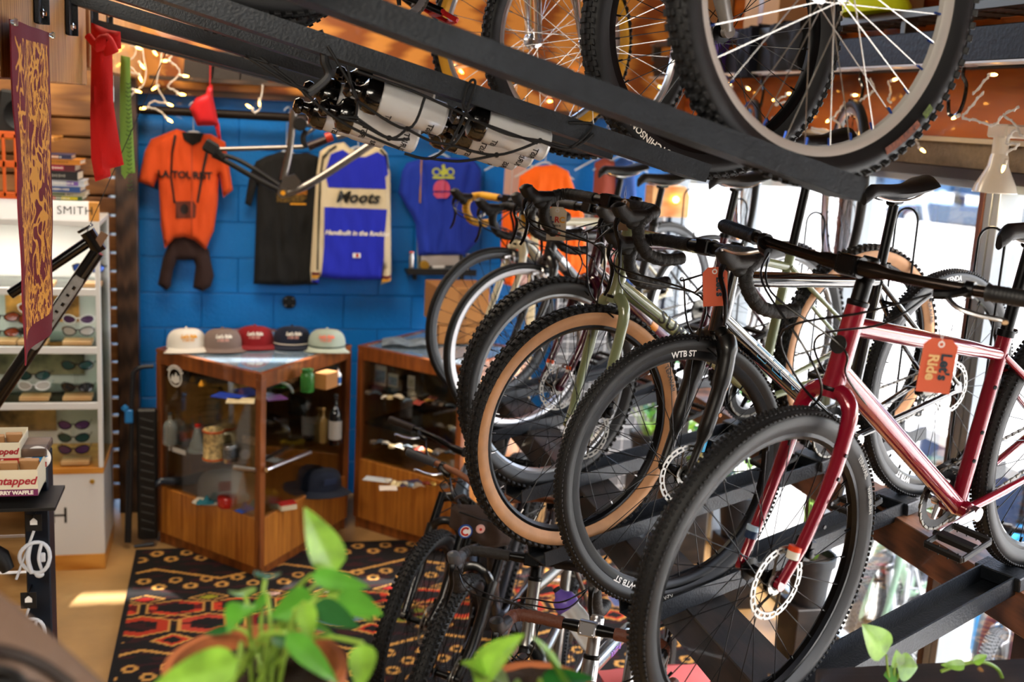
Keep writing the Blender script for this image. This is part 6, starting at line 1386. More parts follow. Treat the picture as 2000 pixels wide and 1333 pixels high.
for i in range(26): a = out[0]; z = out[0][1]-.10-.016*i; m.tube([c.P(out[0][0]+.018+.003*math.sin(i*2.), z, .002)-L0, c.P(out[0][0]+.026+.004*math.sin(i*3.1), z-.006, .002)-L0, c.P(out[0][0]+.036, z+.002, .002)-L0], .0015, seg=4)
m.obj('dark_print', mat('dark_green_print', '3d5c2c', .7), o)
# maroon banner with gold linework hanging from the ledger's face
XB = LEDX+.012
ybL, ybR = None, None
def BX(px, py): q = at(px, py, X=XB); return (q.y, q.z)
tl, tr, br, bl = BX(8, 30), BX(86, 68), BX(78, 545), BX(-40, 590)
o = thing('maroon_banner', 'maroon cloth banner with dense gold drawing pinned to the wooden beam', 'banner', (XB, (tl[0]+tr[0])/2, br[1]))
yl, yr, zt, zb_ = tl[0], tr[0], (tl[1]+tr[1])/2, 1.70
L0 = Vector(o.location); nu, nv = 190, 420; m = M()
def bf(u, v):
    y = yl+(yr-yl)*u; z = zt+(zb_-zt)*v; x = .010*math.sin(u*9+v*2)*v+.006*noise.noise(Vector((u*3, v*4, 0)))+.012+.03*v*v*0
    return Vector((XB+x, y, z))-L0
vs = []; cols = []
MRN = lin('6c0a1e'); GLD = lin('e0a040')
for i in range(nu+1):
    for j in range(nv+1):
        u, v = i/nu, j/nv; vs.append(bf(u, v)); c_ = MRN
        if .06 < u < .94 and .045 < v < .93:
            X_ = u*.42; Z_ = v*1.0; wx = X_+.03*noise.noise(Vector((X_*9, Z_*9, 1))); wz = Z_+.04*noise.noise(Vector((X_*8, Z_*8, 5)))
            q = abs(noise.noise(Vector((wx*34, wz*15, 2)))); q2 = abs(noise.noise(Vector((wx*75, wz*20, 7))))
            if q < .115 or (q2 < .13 and noise.noise(Vector((X_*6, Z_*5, 9))) > -.12): c_ = GLD
        cols.append((*c_, 1))
fs = [(i*(nv+1)+j, i*(nv+1)+j+1, (i+1)*(nv+1)+j+1, (i+1)*(nv+1)+j) for i in range(nu) for j in range(nv)]
n1 = len(vs); vs += [v-Vector((.003, 0, 0)) for v in vs]; cols += cols; fs += [tuple(n1+k for k in f[::-1]) for f in fs]
bdr = [i*(nv+1) for i in range(nu+1)]+[nu*(nv+1)+j for j in range(1, nv+1)]+[i*(nv+1)+nv for i in range(nu-1, -1, -1)]+[j for j in range(nv-1, 0, -1)]; L_ = len(bdr)
fs += [(bdr[i], bdr[(i+1) % L_], n1+bdr[(i+1) % L_], n1+bdr[i]) for i in range(L_)]
me = bpy.data.meshes.new('cloth'); me.from_pydata(vs, [], fs); ca_ = me.color_attributes.new('Col', 'FLOAT_COLOR', 'POINT'); ca_.data.foreach_set('color', np.array(cols, dtype=np.float32).ravel()); me.materials.append(mat('printed_cloth', 'ffffff', .75, vcol=True, bump=.2, bscale=300)); me.update()
ob = bpy.data.objects.new('cloth', me); COL.objects.link(ob); ob.parent = o
for y in (yl, yr): m = M(); m.lathe([(0, 0), (.004, 0), (.009, .008), (.007, .014), (0, .015)], c=Vector((XB+.012, y, zt-.006))-L0, ax=(1, 0, 0), seg=12); m.obj('push_pin', CLR, o)
# bare black frame hanging at left
L0 = at(185, 465, Y=4.1); o = thing('black_bicycle_frame', 'glossy black bicycle frame hanging head up at left, with a grey lettered down tube', 'bicycle frame', L0)
def F4(x, y, dy=0.): return at(x, y, Y=4.1+dy)-L0
m = M(); m.tube([F4(170, 452), F4(196, 492)], [.026, .025], seg=18); m.lathe([(.028, 0), (.030, .005), (.028, .01)], c=F4(168, 449), ax=(F4(170, 452)-F4(196, 492)), seg=18); m.obj('head_tube', BLK, o)
m = M(); m.tube([F4(170, 474), F4(80, 535), F4(20, 575)], [.019, .018, .018], seg=14); m.obj('top_tube', BLK, o)
m = M(); m.tube([F4(190, 492), F4(100, 625), F4(-40, 830)], [.024, .026, .026], seg=16); dt = m.obj('down_tube', BLK, o)
a_ = F4(158, 540); b_ = F4(64, 678); axd = (b_-a_).normalized(); up_ = Vector((0, -1, 0)).cross(axd).normalized()
mm = M(); R7 = .0272
mm.grid(lambda u, v: a_.lerp(b_, u)+Vector((0, -math.cos((v-.5)*1.5)*R7, 0))+up_*(math.sin((v-.5)*1.5)*R7*(1 if .02 < u < .98 else .8)), 20, 9); k_ = mm.obj('grey_decal', mat('grey_decal', '8d8a86', .5, vary=.25, vscale=60), dt, smooth=60)
mm = M(); R7 = .0280
for i in range(7):
    u0 = .12+i*.115; 
    for (v0, v1, du) in ((.36, .64, .03) if i % 2 else (.45, .72, .045),): mm.grid(lambda u, v: a_.lerp(b_, u0+du*u)+Vector((0, -math.cos((v0+(v1-v0)*v-.5)*1.5)*R7, 0))+up_*(math.sin((v0+(v1-v0)*v-.5)*1.5)*R7), 3, 5)
mm.obj('black_decal_marks', BLK, k_, smooth=0)
m = M()
for t in (.2, .45, .8): q = F4(190, 492).lerp(F4(-40, 830), t)+Vector((.0, -.005, -.028)); m.tube([q, q-Vector((0, .0, .012))], .004, seg=8)
m.obj('cable_guide', BLKA, dt)
m = M(); m.tube([F4(170, 452), Vector((LEDX, 4.1, 2.32))-L0+Vector((.25, 0, .12))], .0015, seg=5); m.obj('hanging_wire', BLKM, o)
m = M(); q = F4(186, 468, 0)+Vector((.018, -.02, .0)); m.box(q, (.028, .004, .06), RY(.55), b=.001); m.obj('head_badge', mat('bronze_badge', '8a6a55', .4, .6), o, smooth=0)
# gondola end with slatted side, waffle boxes and hanging packs
YGn = 3.5
o = thing('store_gondola', 'blue-black steel edged slatted gondola at the left edge', 'shop fixture', (-.75, YGn, 0)); NV = mat('navy_steel_edge', '141e2b', .4, .3, vary=.15)
xl, xr = at(50, 900, Y=YGn).x, at(98, 900, Y=YGn).x
m = M(); m.box(((xl+xr)/2+.75, .0, .61), (xr-xl, .10, 1.22), b=.004); m.obj('upright', NV, o, smooth=0)
m = M()
for i in range(10): m.box((-.45+.75-.75+.0, .03, .06+i*.118), (.62+.0, .03, .108), b=.004)
m.v = [(p[0]+(xl+.75)-(-.45)-.31-.0, p[1], p[2]) for p in m.v]; m.obj('slat_panel', wood('slat_board', '9a7242', 'c79c62', (1, 2, 9), .5), o, smooth=0)
m = M(); m.box(((xl+xr)/2+.75-.28, .0, 1.235), (xr-xl+.56, .13, .025), b=.004); m.obj('top_edge', wood('grey_brown_top', '4b3a30', '7d6553'), o, smooth=0)
q = at(74, 895, Y=YGn-.055); s_ = thing('round_sticker', 'round white comic burst sticker on the gondola upright', 'sticker', q); m = M(); m.lathe([(0, 0), (.037, 0), (.037, .0015), (0, .0015)], ax=(0, -1, 0), seg=36); m.obj('disc', WHT, s_, smooth=0)
m = M(); star = [((.030 if i % 2 == 0 else .015)*math.cos(i*math.pi/8+.2), (.030 if i % 2 == 0 else .015)*math.sin(i*math.pi/8+.2)) for i in range(16)]; m.prism(star, -.0008, o=(0, -.0016, 0), u=(1, 0, 0), v=(0, 0, 1)); m.obj('blue_burst', mat('sticker_blue', '2a86c8', .5), s_, smooth=0)
flat_text('sticker_lettering', 'KING', .018, (0, -.003, .018), (1, 0, 0), (0, 0, 1), REDG, s_, bold=.0016); flat_text('sticker_lettering', 'CAGE', .018, (0, -.003, -.020), (1, 0, 0), (0, 0, 1), REDG, s_, bold=.0016)
IVB = mat('ivory_carton', 'd8cfb6', .6); PRP = mat('purple_band', '6a2350', .6); RDB = mat('red_band', 'a81820', .6)
def wafflebox(px0, px1, pyt, pyb, Yq, lab, band, txt1, txt2, arch=False):
    a = at(px0, pyb, Y=Yq); b = at(px1, pyb, Y=Yq); t = at(px1, pyt, Y=Yq); w = b.x-a.x; h = t.z-b.z; g = thing('waffle_box', lab, 'food box', ((a.x+b.x)/2, Yq, b.z), 'waffle boxes on the gondola'); m = M()
    m.box((0, 0, h/2), (w, .004, h), b=.0005); m.box((w/2-.002, .07, h/2), (.004, .14, h), b=.0005); m.box((-w/2+.002, .07, h/2), (.004, .14, h), b=.0005); m.box((0, .14, h/2), (w, .004, h*1.2), b=.0005); m.box((0, .07, .002), (w, .14, .004), b=.0005); m.obj('carton_body', [IVB], g, smooth=0)
    m = M(); m.box((0, -.0027, h*.13), (w, .0012, h*.26), b=.0002); bb = m.obj('colour_band', band, g, smooth=0)
    flat_text('box_lettering', txt1, h*.42, (w*.12, -.0035, h*.58), (1, 0, 0), (0, 0, 1), mat('maroon_script', 'a0202c', .6), g, bold=.0008, shear=.3); flat_text('box_lettering', txt2, h*.2, (w*.05, -.0042, h*.13), (1, 0, 0), (0, 0, 1), OFFW, g, bold=.0008)
    for i in range(3):
        m = M(); m.box((-w*.3+w*.3*i, .05+.02*i, h*.85), (w*.3, .012, h*.5), RX(.35), b=.002); m.obj('waffle_pack', mat('tan_pack', 'b98a5c', .5), g, smooth=0)
    return g
m = M(); qs = at(40, 972, Y=YGn-.1); m.box((0, 0, 0), (.42, .20, .010), b=.001); m.box((.17, .08, -.02), (.02, .03, .04), b=.002); tag(centre(m.obj('black_tray_shelf', BLKM, None, smooth=0, loc=(qs.x-.10, YGn-.10, qs.z-.004))), 'thin black shelf carrying the raspberry waffle box', 'shelf')
wafflebox(-60, 75, 918, 968, YGn-.19, 'open ivory box of raspberry waffles with a purple band', PRP, 'Untapped', 'RASPBERRY WAFFLE')
wafflebox(-70, 40, 865, 905, YGn-.08, 'ivory box with a red band behind the raspberry waffle box', RDB, 'Untapped', 'WAFFLE')
PLC = mat('white_translucent_plastic', 'dfe3ea', .25, trans=.25)
def cage(px, py, lab, s=1.):
    q = at(px, py, Y=YGn-.11); g = thing('bottle_cage', lab, 'bottle cage', q, 'white bottle cages on pegs'); m = M()
    m.box((.0, .0, .11*s), (.045*s, .002, .052*s), b=.0005); m.obj('header_card', BLKM, g, smooth=0)
    m = M(); m.prism([(-.010, -.008), (.010, -.008), (.010, .004), (.0, .014), (-.010, .004)], -.001, o=(0, -.0018, .112*s), u=(1, 0, 0), v=(0, 0, 1)); m.obj('card_logo', LET_W, g, smooth=0)
    m = M(); m.tube([Vector((math.cos(t)*.042*s, .01*math.sin(t*2), math.sin(t)*.048*s)) for t in [2*math.pi*i/24 for i in range(24)]], .006*s, seg=8, closed=True); m.tube(bez([(-.01, 0, .05), (-.018, -.006, 0), (-.01, 0, -.048)], 5), .007*s, seg=8); m.tube(bez([(.02, 0, .045), (.012, -.008, 0), (.02, 0, -.045)], 5), .005*s, seg=8); m.box((.02, 0, .0), (.02, .008, .03), b=.003); m.ball((.012, -.004, -.052), .014, (1, .6, .8)); m.obj('cage_body', PLC, g)
    m = M(); m.tube([(0, .11, .135*s), (0, -.01, .13*s), (0, -.014, .137*s)], .0025, seg=6); m.obj('peg_hook', BLKA, g)
    m = M(); m.tube([(0, .0, .085*s), (-.03*s, .004, .0), (-.055*s, .01, -.07*s)], .004, seg=6); m.obj('side_arm', PLC, g)
cage(68, 1090, 'white bottle cage with a black header card, upper one on the gondola'); cage(58, 1240, 'white bottle cage lower on the gondola, partly behind the brown leather')
o = thing('black_pump', 'black mini tool hanging on the slat panel at the left edge', 'tool', at(8, 1095, Y=YGn-.06)); m = M(); m.tube([(-.05, 0, .05), (-.01, 0, .01), (.01, 0, -.03)], [.02, .03, .02], seg=10); m.obj('body', BLKM, o)
# folding trolley between cabinet and case
o = thing('folding_trolley', 'dark folding trolley with a blue clip leaning beside the display case', 'trolley', at(285, 1070, Z=0)); L0 = Vector(o.location); G = mat('dark_grey_tube', '34363a', .35, .6)
def T(x, y, Yq=5.75): return at(x, y, Y=Yq)-L0
m = M(); m.tube(bez([T(252, 1060), T(256, 900), T(258, 760), T(266, 722), T(300, 716)], 6), .011, seg=10); m.tube(bez([T(246, 1060), T(250, 900)], 6), .008, seg=10); m.obj('tube_handle', G, o)
m = M(); a = T(270, 800); b = T(302, 800); c_ = T(272, 1055)
m.box(((a.x+b.x)/2, .02, (a.z+c_.z)/2), (b.x-a.x+.02, .05, a.z-c_.z), b=.01)
for i in range(14): m.box(((a.x+b.x)/2, -.008, c_.z+.05+i*.045), (b.x-a.x-.01, .006, .018), RY(.3), b=.002)
m.obj('folded_platform', mat('black_ribbed_plastic', '0d0e10', .5), o)
m = M(); q = T(252, 805); m.box(q+Vector((0, -.01, -.02)), (.04, .03, .07), b=.006); m.box(q+Vector((-.018, -.012, .022)), (.03, .03, .03), RY(.7), b=.006); m.obj('blue_clip', mat('blue_clip', '1f74b8', .45), o)
m = M(); m.tube([T(262, 1068), T(300, 1062)], .009, seg=8); m.obj('foot_bar', G, o)
# ---------------------------------------------------------------- bicycles on the overhead rack
def up_pose(Fx, Fy, Fz, hdeg, pit, wb, R): return rack_pose(Fx, Fy, Fz, hdeg, pit, wb, R)
BLUN = mat('blue_nipple', '1d3f8c', .3, .7)
make_bike('bicycle', 'mountain bicycle nearest the camera on the overhead rack with silver rims and knobbly tyres', spec(R=.342, tw=.054, rim=mat('silver_rim', 'c4c0ba', .35, .45), rimd=.022, spk=mat('steel_spoke', 'cfcac2', .25, .9), nip=BLUN, hub=CHR, disc=False, wb=1.08, ha=rad(71), fl=.42, frame=NAV, fork=BLK, bar='flat', seg=120, tyreband=[(3.9, 4.2, '6a3212'), (4.25, 4.33, '4c5e1c')], nsp=32, crank=rad(20)),
    up_pose(1.005, 1.85, 2.542, 14, .27, 1.08, .342), 'bicycles on the overhead rack')
make_bike('bicycle', 'suspension mountain bicycle on the overhead rack, second from the camera, with black spokes', spec(R=.342, tw=.06, rim=BLKA, rimd=.024, forktype='susp', stanchion=CHR, wb=1.08, ha=rad(70), fl=.45, frame=GRY, fork=mat('grey_fork_lowers', '8f8c88', .3, .5), bar='flat', tyretext=[(3.42, 'HUTCHINSON', .022)], ttm=OFFW, seg=110, disc=False, crank=rad(200), cring=.085, cringm=SIL),
    up_pose(1.10, 2.555, 2.511, 7, .27, 1.08, .342), 'bicycles on the overhead rack')
make_bike('bicycle', 'older mountain bicycle on the overhead rack with a chromed rigid fork and silver rims', spec(R=.342, tw=.05, rim=SIL, spk=mat('steel_spoke', 'cfcac2', .25, .9), hub=CHR, disc=False, wb=1.05, ha=rad(71), fl=.40, frame=BLK, fork=CHR, bar='flat', pedalm=mat('red_pedal', 'c01818', .3, .3), crank=rad(0), cringm=SIL, cring=.09),
    up_pose(1.035, 3.33, 2.516, 7, .27, 1.05, .342), 'bicycles on the overhead rack')
make_bike('bicycle', 'overhead bicycle with yellow sidewall tyres, fourth from the camera', spec(R=.342, tw=.046, side=YEL, rim=SIL, spk=mat('steel_spoke', 'cfcac2', .25, .9), hub=CHR, disc=False, wb=1.04, ha=rad(71), fl=.40, frame=mat('steel_grey_paint', '4b5058', .3), fork=CHR, bar='drop', tape=BLKM),
    up_pose(.955, 3.70, 2.537, 1, .42, 1.04, .342), 'bicycles on the overhead rack')
# ---------------------------------------------------------------- water bottles in a net under the second beam
NETM = mat('black_bungee', '0b0b0c', .5); POLY = mat('milky_polythene', 'e4e4e2', .3, 0, .3, trans=.35, vary=.05)
def sport_bottle(p, axis, roll, label, s=1., txt=True):
    ax = Vector(axis).normalized(); up = Vector((0, 0, 1)); sdv = up.cross(ax).normalized(); up2 = ax.cross(sdv); Rm = Matrix((ax, sdv, up2)).transposed() @ RX(roll)
    o = bpy.data.objects.new('water_bottle', None); COL.objects.link(o); o['label'] = label; o['category'] = 'water bottle'; o['group'] = 'water bottles hanging in the bungee net'; o.matrix_world = Matrix.Translation(p) @ Rm.to_4x4()
    m = M(); m.lathe([(0, 0), (.030, 0), (.036, .006), (.0365, .055), (.0365, .075), (.0345, .085), (.0345, .097), (.0365, .107), (.0365, .14), (.033, .15), (0, .15)], ax=(1, 0, 0), seg=26); m.v = [tuple(Vector(q)*s) for q in m.v]; m.obj('bottle_body', POLY, o)
    m = M(); m.lathe([(0, .146), (.0375, .146), (.0385, .15), (.0385, .168), (.034, .178), (.020, .184), (.014, .19), (.013, .2), (.018, .205), (.019, .214), (.012, .222), (0, .223)], ax=(1, 0, 0), seg=24); m.v = [tuple(Vector(q)*s) for q in m.v]; m.obj('cap', BLK, o)
    if txt:
        r = .0369
        for t, x0 in (('LA TOURIST', .03), ('TOURIST', .12)): m = M(); text_mesh(m, t, .017, lambda u, v: Vector((x0-v, math.sin(u/r)*r, -math.cos(u/r)*r)), cuts=.006, bold=.0005); m.obj('bottle_lettering', LET_K, o)
    return o
bd_ = (UP[1][1]-UP[1][0]).normalized(); base = UP[1][0]
def along(t, dy, dz): q = base+bd_*t; return Vector((q.x, q.y+dy, q.z+dz))
def by_px(px, py, Yq): return at(px, py, Y=Yq)
rows = [((868, 235), 2.42, 'left cluster, front row'), ((815, 270), 2.50, 'left cluster, lower row'), ((780, 232), 2.58, 'left cluster, back row'), ((756, 262), 2.66, 'left cluster, deepest row'), ((842, 205), 2.55, 'left cluster, top row')]
bid = 0
for (px, py), Yq, lb in rows:
    p = by_px(px, py, Yq); sport_bottle(p, -bd_, random.uniform(-.4, .4), 'clear water bottle with black cap in the net, '+lb)
rows2 = [((1068, 285), 2.40, 'right cluster, front row'), ((1040, 300), 2.48, 'right cluster, lower row'), ((1012, 305), 2.56, 'right cluster, back row'), ((985, 300), 2.66, 'right cluster, deepest row')]
for (px, py), Yq, lb in rows2:
    p = by_px(px, py, Yq); sport_bottle(p, -bd_, random.uniform(-.4, .4), 'clear water bottle with black cap in the net, '+lb)
# net
p0 = by_px(700, 200, 2.40); o = thing('bungee_net', 'black bungee cord net holding the water bottles under the overhead beams', 'net', p0)
def NP(px, py, Yq=2.36): return at(px, py, Y=Yq)-p0
cords = [[(508, 112), (570, 160), (640, 220), (700, 256), (780, 290)], [(640, 90), (690, 175), (698, 198)], [(678, 128), (690, 180), (698, 197), (695, 230)], [(695, 230), (660, 228), (700, 240), (758, 270), (800, 272)], [(698, 197), (795, 252), (830, 190)], [(700, 140), (790, 172), (830, 188), (920, 230)], [(795, 252), (760, 270), (696, 230)], [(795, 252), (840, 275), (880, 283)], [(918, 232), (895, 270), (880, 284), (840, 310), (790, 300)], [(918, 230), (990, 262), (1055, 275)], [(918, 232), (1050, 280)], [(880, 283), (970, 303), (1055, 276)], [(840, 310), (900, 315), (970, 303)], [(1055, 276), (1110, 290), (1158, 245), (1110, 240)], [(1055, 274), (1118, 288), (1160, 262)], [(880, 280), (905, 230), (928, 165), (918, 160), (905, 200), (918, 232)], [(478, 108), (560, 160), (600, 175)], [(480, 110), (545, 130)]]
for c_ in cords: m = M(); m.tube(bez([NP(*q, 2.34 if i not in () else 2.34) for i, q in enumerate(c_)], 6), .0030, seg=6); m.obj('net_cord', NETM, o)
for q in ((698, 197), (695, 230), (795, 252), (918, 230), (880, 283), (970, 303), (1055, 275), (760, 270)): m = M(); m.ball(NP(*q), .006, seg=8, rings=6); m.obj('cord_knot', NETM, o)
m = M(); m.tube(bez([NP(622, 60), NP(632, 90), NP(634, 120), NP(640, 150), NP(600, 185)], 6), .009, seg=8); m.obj('strap', NETM, o)
# ---------------------------------------------------------------- steel shelf on the window wall with hooks, boxes and clothes
SX = 2.34
m = M(); m.box((SX, 2.6, 2.60), (.05, 7.2, .11), b=.003, k=0); m.box((SX-.005, 2.6, 2.539), (.09, 7.2, .008), b=.001, k=1); m.box((XW-.03, 2.6, 2.60), (.05, 7.2, .11), b=.003, k=0)
for i in range(9): m.box(((SX+XW)/2, -.5+i*.85, 2.60), (.26, .04, .05), b=.002, k=0)
tag(centre(m.obj('steel_shelf_frame', [mat('dark_shelf_steel', '1c1a18', .5, .4, bump=.2), mat('pale_shelf_lip', 'c9c6c0', .4, .5)], None, smooth=0)), 'long dark steel shelf frame with a pale lower lip above the windows', 'shelf')
m = M()
for i in range(46): m.tube([(SX-.02, -.9+i*.15, 2.72), (XW, -.9+i*.15, 2.72)], .004, seg=5)
for i in range(9): m.tube([(SX-.02+i*.035, -1, 2.722), (SX-.02+i*.035, 6.3, 2.722)], .003, seg=5)
m.box((SX-.02, 2.6, 2.72), (.02, 7.2, .03), b=.002)
for i in range(9): m.box((SX+.02, -.5+i*.85, 2.68), (.05, .03, .09), b=.002)
tag(centre(m.obj('wire_shelf', mat('shelf_wire', '57534d', .4, .8), None)), 'wire mesh shelf deck carrying boxes and clothes above the windows', 'shelf')
goods = [(3.15, .42, .30, 'e0a878', 'pale orange cardboard box at the upper right corner on the wire shelf'), (4.2, .28, .24, 'b08a62', 'tan cardboard box on the wire shelf above the first hook'), (5.0, .36, .34, 'c29468', 'brown cardboard box on the wire shelf behind the overhead wheels'), (6.0, .3, .3, 'a27a52', 'brown cardboard box at the far end of the wire shelf')]
for y, w, h, c, lb in goods:
    o = thing('shelf_box', lb, 'box', (2.49, y, 2.737), 'boxes on the wire shelf'); m = M(); m.box((0, 0, h/2), (.24, w, h), b=.003); m.obj('body', mat('board_'+c, c, .8, vary=.08), o, smooth=0); m = M(); m.box((-.1205, 0, h/2), (.001, w*.14, h*.98), b=.0002); m.obj('packing_tape', mat('brown_tape', '8a5a2a', .3), o, smooth=0)
def shelf_cloth(y, w, drop, c, lb, X=SX-.045, nm='folded_cloth'):
    o = thing(nm, lb, 'clothing', (X, y, 2.74-drop), 'clothes on the wire shelf'); m = M(); nu, nv = 22, 14
    def f(u, v): return Vector((-.02-.012*math.sin(v*11)*u-.03*noise.noise(Vector((v*4, u*3, y))), (v-.5)*w, drop*(1-u)))
    m.grid(f, nu, nv); m.grid(lambda u, v: f(u, 1-v)+Vector((.05, 0, .0)), nu, nv); m.grid(lambda u, v: f(0, v)+Vector((.05+.2*u, 0, .02*math.sin(v*9))), 6, nv)
    m.grid(lambda u, v: f(u, 0)+Vector((.05*v, 0, 0)), nu, 3); m.grid(lambda u, v: f(u, 1)+Vector((.05*v, 0, 0)), nu, 3)
    m.obj('fabric', fabm('shelf_fabric_'+c, c), o, smooth=80); return o
o = thing('yellow_bag', 'crumpled fluorescent yellow bag on the wire shelf behind the big front wheel', 'bag', (SX-.02, 3.92, 2.735)); m = M()
m.grid(lambda u, v: Vector((math.cos(u*6.28)*.10*(1-.3*v)+.02*noise.noise(Vector((u*6, v*5, 1))), math.sin(u*6.28)*.17*(1-.2*v)+.03*noise.noise(Vector((u*7, v*5, 4))), .22*v+.02*noise.noise(Vector((u*5, v*3, 8))))), 30, 10, cu=True); m.obj('fabric', fabm('fluo_yellow', 'd8e010'), o, smooth=50)
shelf_cloth(4.55, .30, .20, '17161a', 'black folded shirt hanging over the edge of the wire shelf'); shelf_cloth(5.35, .26, .34, '3c1f66', 'purple shirt hanging below the far part of the wire shelf'); shelf_cloth(4.95, .16, .22, '14192a', 'dark navy shirt hanging over the shelf edge between the black and purple ones')
# J hooks and the wheels hung from them
def jhook(y, lb):
    o = thing('j_hook', lb, 'hook', (SX-.005, y, 2.53), 'black hooks under the steel shelf'); m = M(); m.tube(bez([(0, 0, 0), (0, 0, -.03), (-.0, -.025, -.06), (0, -.02, -.12), (0, .005, -.155), (0, .045, -.155), (0, .06, -.12), (0, .06, -.105)], 6), .0065, seg=8); m.obj('hook_rod', BLK, o)
    m = M(); m.box((0, 0, .004), (.05, .08, .006), b=.001); m.obj('hook_plate', SIL, o, smooth=0)
for y, lb in ((3.36, 'black hook hanging free beside the ceiling lamp at right'), (4.0, 'black hook carrying a wheel behind the big front wheel'), (4.85, 'black hook carrying a wheel nearer the corner'), (5.6, 'small black hook furthest along the shelf')): jhook(y, lb)
def loose_wheel(y, lab, R, tw, s_, ang):
    h = rad(ang); o = thing('hung_wheel', lab, 'wheel', (0, 0, 0), 'wheels hanging from the hooks'); s = spec(R=R, tw=tw, tread='slick', disc=False, **s_); T_ = Matrix.Translation((0, 0, 0)) @ Matrix.Rotation(h, 4, 'Z')
    t = make_wheel(o, 'tyre', s, (0, 0, 0), T=T_); o.location = (SX-.005+.0, y+.03, 2.53-.155-R+.05); return o
loose_wheel(4.0, 'black tyred wheel with silver rim hanging from the hook nearest the lamp', .35, .035, dict(rim=SIL, rimd=.025, hub=BLKA), 72)
loose_wheel(4.88, 'thin wheel with bright silver rim hanging from the hook nearer the corner', .35, .03, dict(rim=CHR, rimd=.025, hub=BLKA), 72)
# ceiling lamps under the lintel
def lamp(y, lb):
    o = thing('spot_lamp', lb, 'lamp', (2.47, y, 2.085), 'white bell lamps by the windows'); WL = mat('lamp_white_enamel', 'e6dfd0', .3, 0, .5)
    m = M(); m.box((.03, 0, .245), (.11, .10, .045), b=.006); m.tube([(0, 0, .23), (0, 0, .16)], .026, seg=18); m.obj('mount', WL, o)
    m = M(); m.lathe([(.024, .175), (.030, .16), (.034, .13), (.048, .10), (.066, .065), (.072, .045), (.070, .042), (.06, .06), (.03, .11), (.02, .15)], seg=32, closed=True); m.obj('lamp_shade', WL, o)
    m = M(); m.ball((0, 0, .075), .035, (1, 1, .8)); m.obj('bulb', mat('lamp_bulb_glow', 'ffd9a0', .3, emit=9.), o)
    d = bpy.data.lights.new('spot_lamp_light', 'POINT'); d.energy = 3; d.color = (1, .72, .42); d.shadow_soft_size = .04; l = bpy.data.objects.new('spot_lamp_light', d); COL.objects.link(l); l.location = (2.47, y, 2.10)
lamp(3.30, 'white bell shaped lamp with a warm bulb at the right edge'); lamp(4.9, 'white lamp partly hidden behind the overhead wheels')
# glowing wooden lampshade near the corner
# fairy lights on the window wall
fairy([([(1990, 210), (1960, 225), (1940, 245), (1905, 235), (1880, 230), (1895, 210), (1920, 180)], [(1868, 228, -8, 4)]), ([(1990, 250), (1975, 262), (1966, 280), (1990, 282), (1965, 300)], [(1962, 322, -2, 6)]), ([(1960, 225), (1985, 245), (1992, 262), (2000, 266)], []), ([(1900, 185), (1930, 150)], [(1938, 146, 6, 0)])], 'white cable fairy lights on the orange board at the far right', Xp=2.33)
fairy([([(1700, 155), (1708, 175), (1690, 190), (1678, 200), (1682, 210)], [(1674, 218, -3, 6), (1668, 186, 6, 0)]), ([(1650, 200), (1640, 215), (1628, 232), (1640, 245), (1635, 280), (1620, 292)], [(1620, 234, -4, 3), (1616, 296, -4, 3)]), ([(1735, 160), (1740, 180), (1735, 195), (1740, 200)], [(1746, 156, 6, -2)]), ([(1585, 255), (1610, 262), (1628, 258), (1585, 250)], [(1645, 262, 6, 1)]), ([(1725, 245), (1712, 262), (1700, 268)], [(1762, 212, 5, 0)]), ([(1790, 275), (1795, 285)], [(1800, 292, 6, 5)])], 'white cable fairy lights seen through the big front wheel', Xp=2.33)
fairy([([(1540, 185), (1520, 195), (1515, 205), (1530, 200), (1560, 198), (1558, 190)], [(1514, 196, -7, -1), (1540, 183, 6, 0), (1460, 172, 4, 3), (1428, 167, -3, -3)]), ([(1280, 150), (1278, 160), (1290, 168)], [(1294, 126, 3, -3), (1282, 140, 3, 4), (1288, 169, 4, 2)])], 'white cable fairy lights between the overhead wheels', Xp=2.33)
fairy([([(890, 120), (900, 132), (1000, 110), (1070, 190), (1120, 140)], [(887, 128, -3, 3), (898, 137, 3, 3), (1070, 198, 3, 0), (1120, 142, 2, 4)])], 'fairy lights glowing behind the older overhead bicycle', Yp=6.42)
# tall hanging corner lamp shade of pale wood
o = thing('wooden_shade', 'small glowing wooden box shade near the back right corner', 'lamp', (2.36, 5.95, 1.78)); m = M(); m.prism([(-.11, 0), (.11, 0), (.11, .12), (.08, .17), (-.11, .17)], .12, o=(0, .06, 0), u=(1, 0, 0), v=(0, 0, 1)); m.obj('shade', wood('pale_veneer', 'b5743a', 'e2b27a', (2, 2, 8)), o, smooth=0); m = M(); m.ball((.02, -.08, .10), .018); m.obj('bulb', BULB, o); m = M(); m.tube([(0, 0, .17), (0, 0, 1.8)], .004, seg=6); m.obj('cord', BLKM, o)
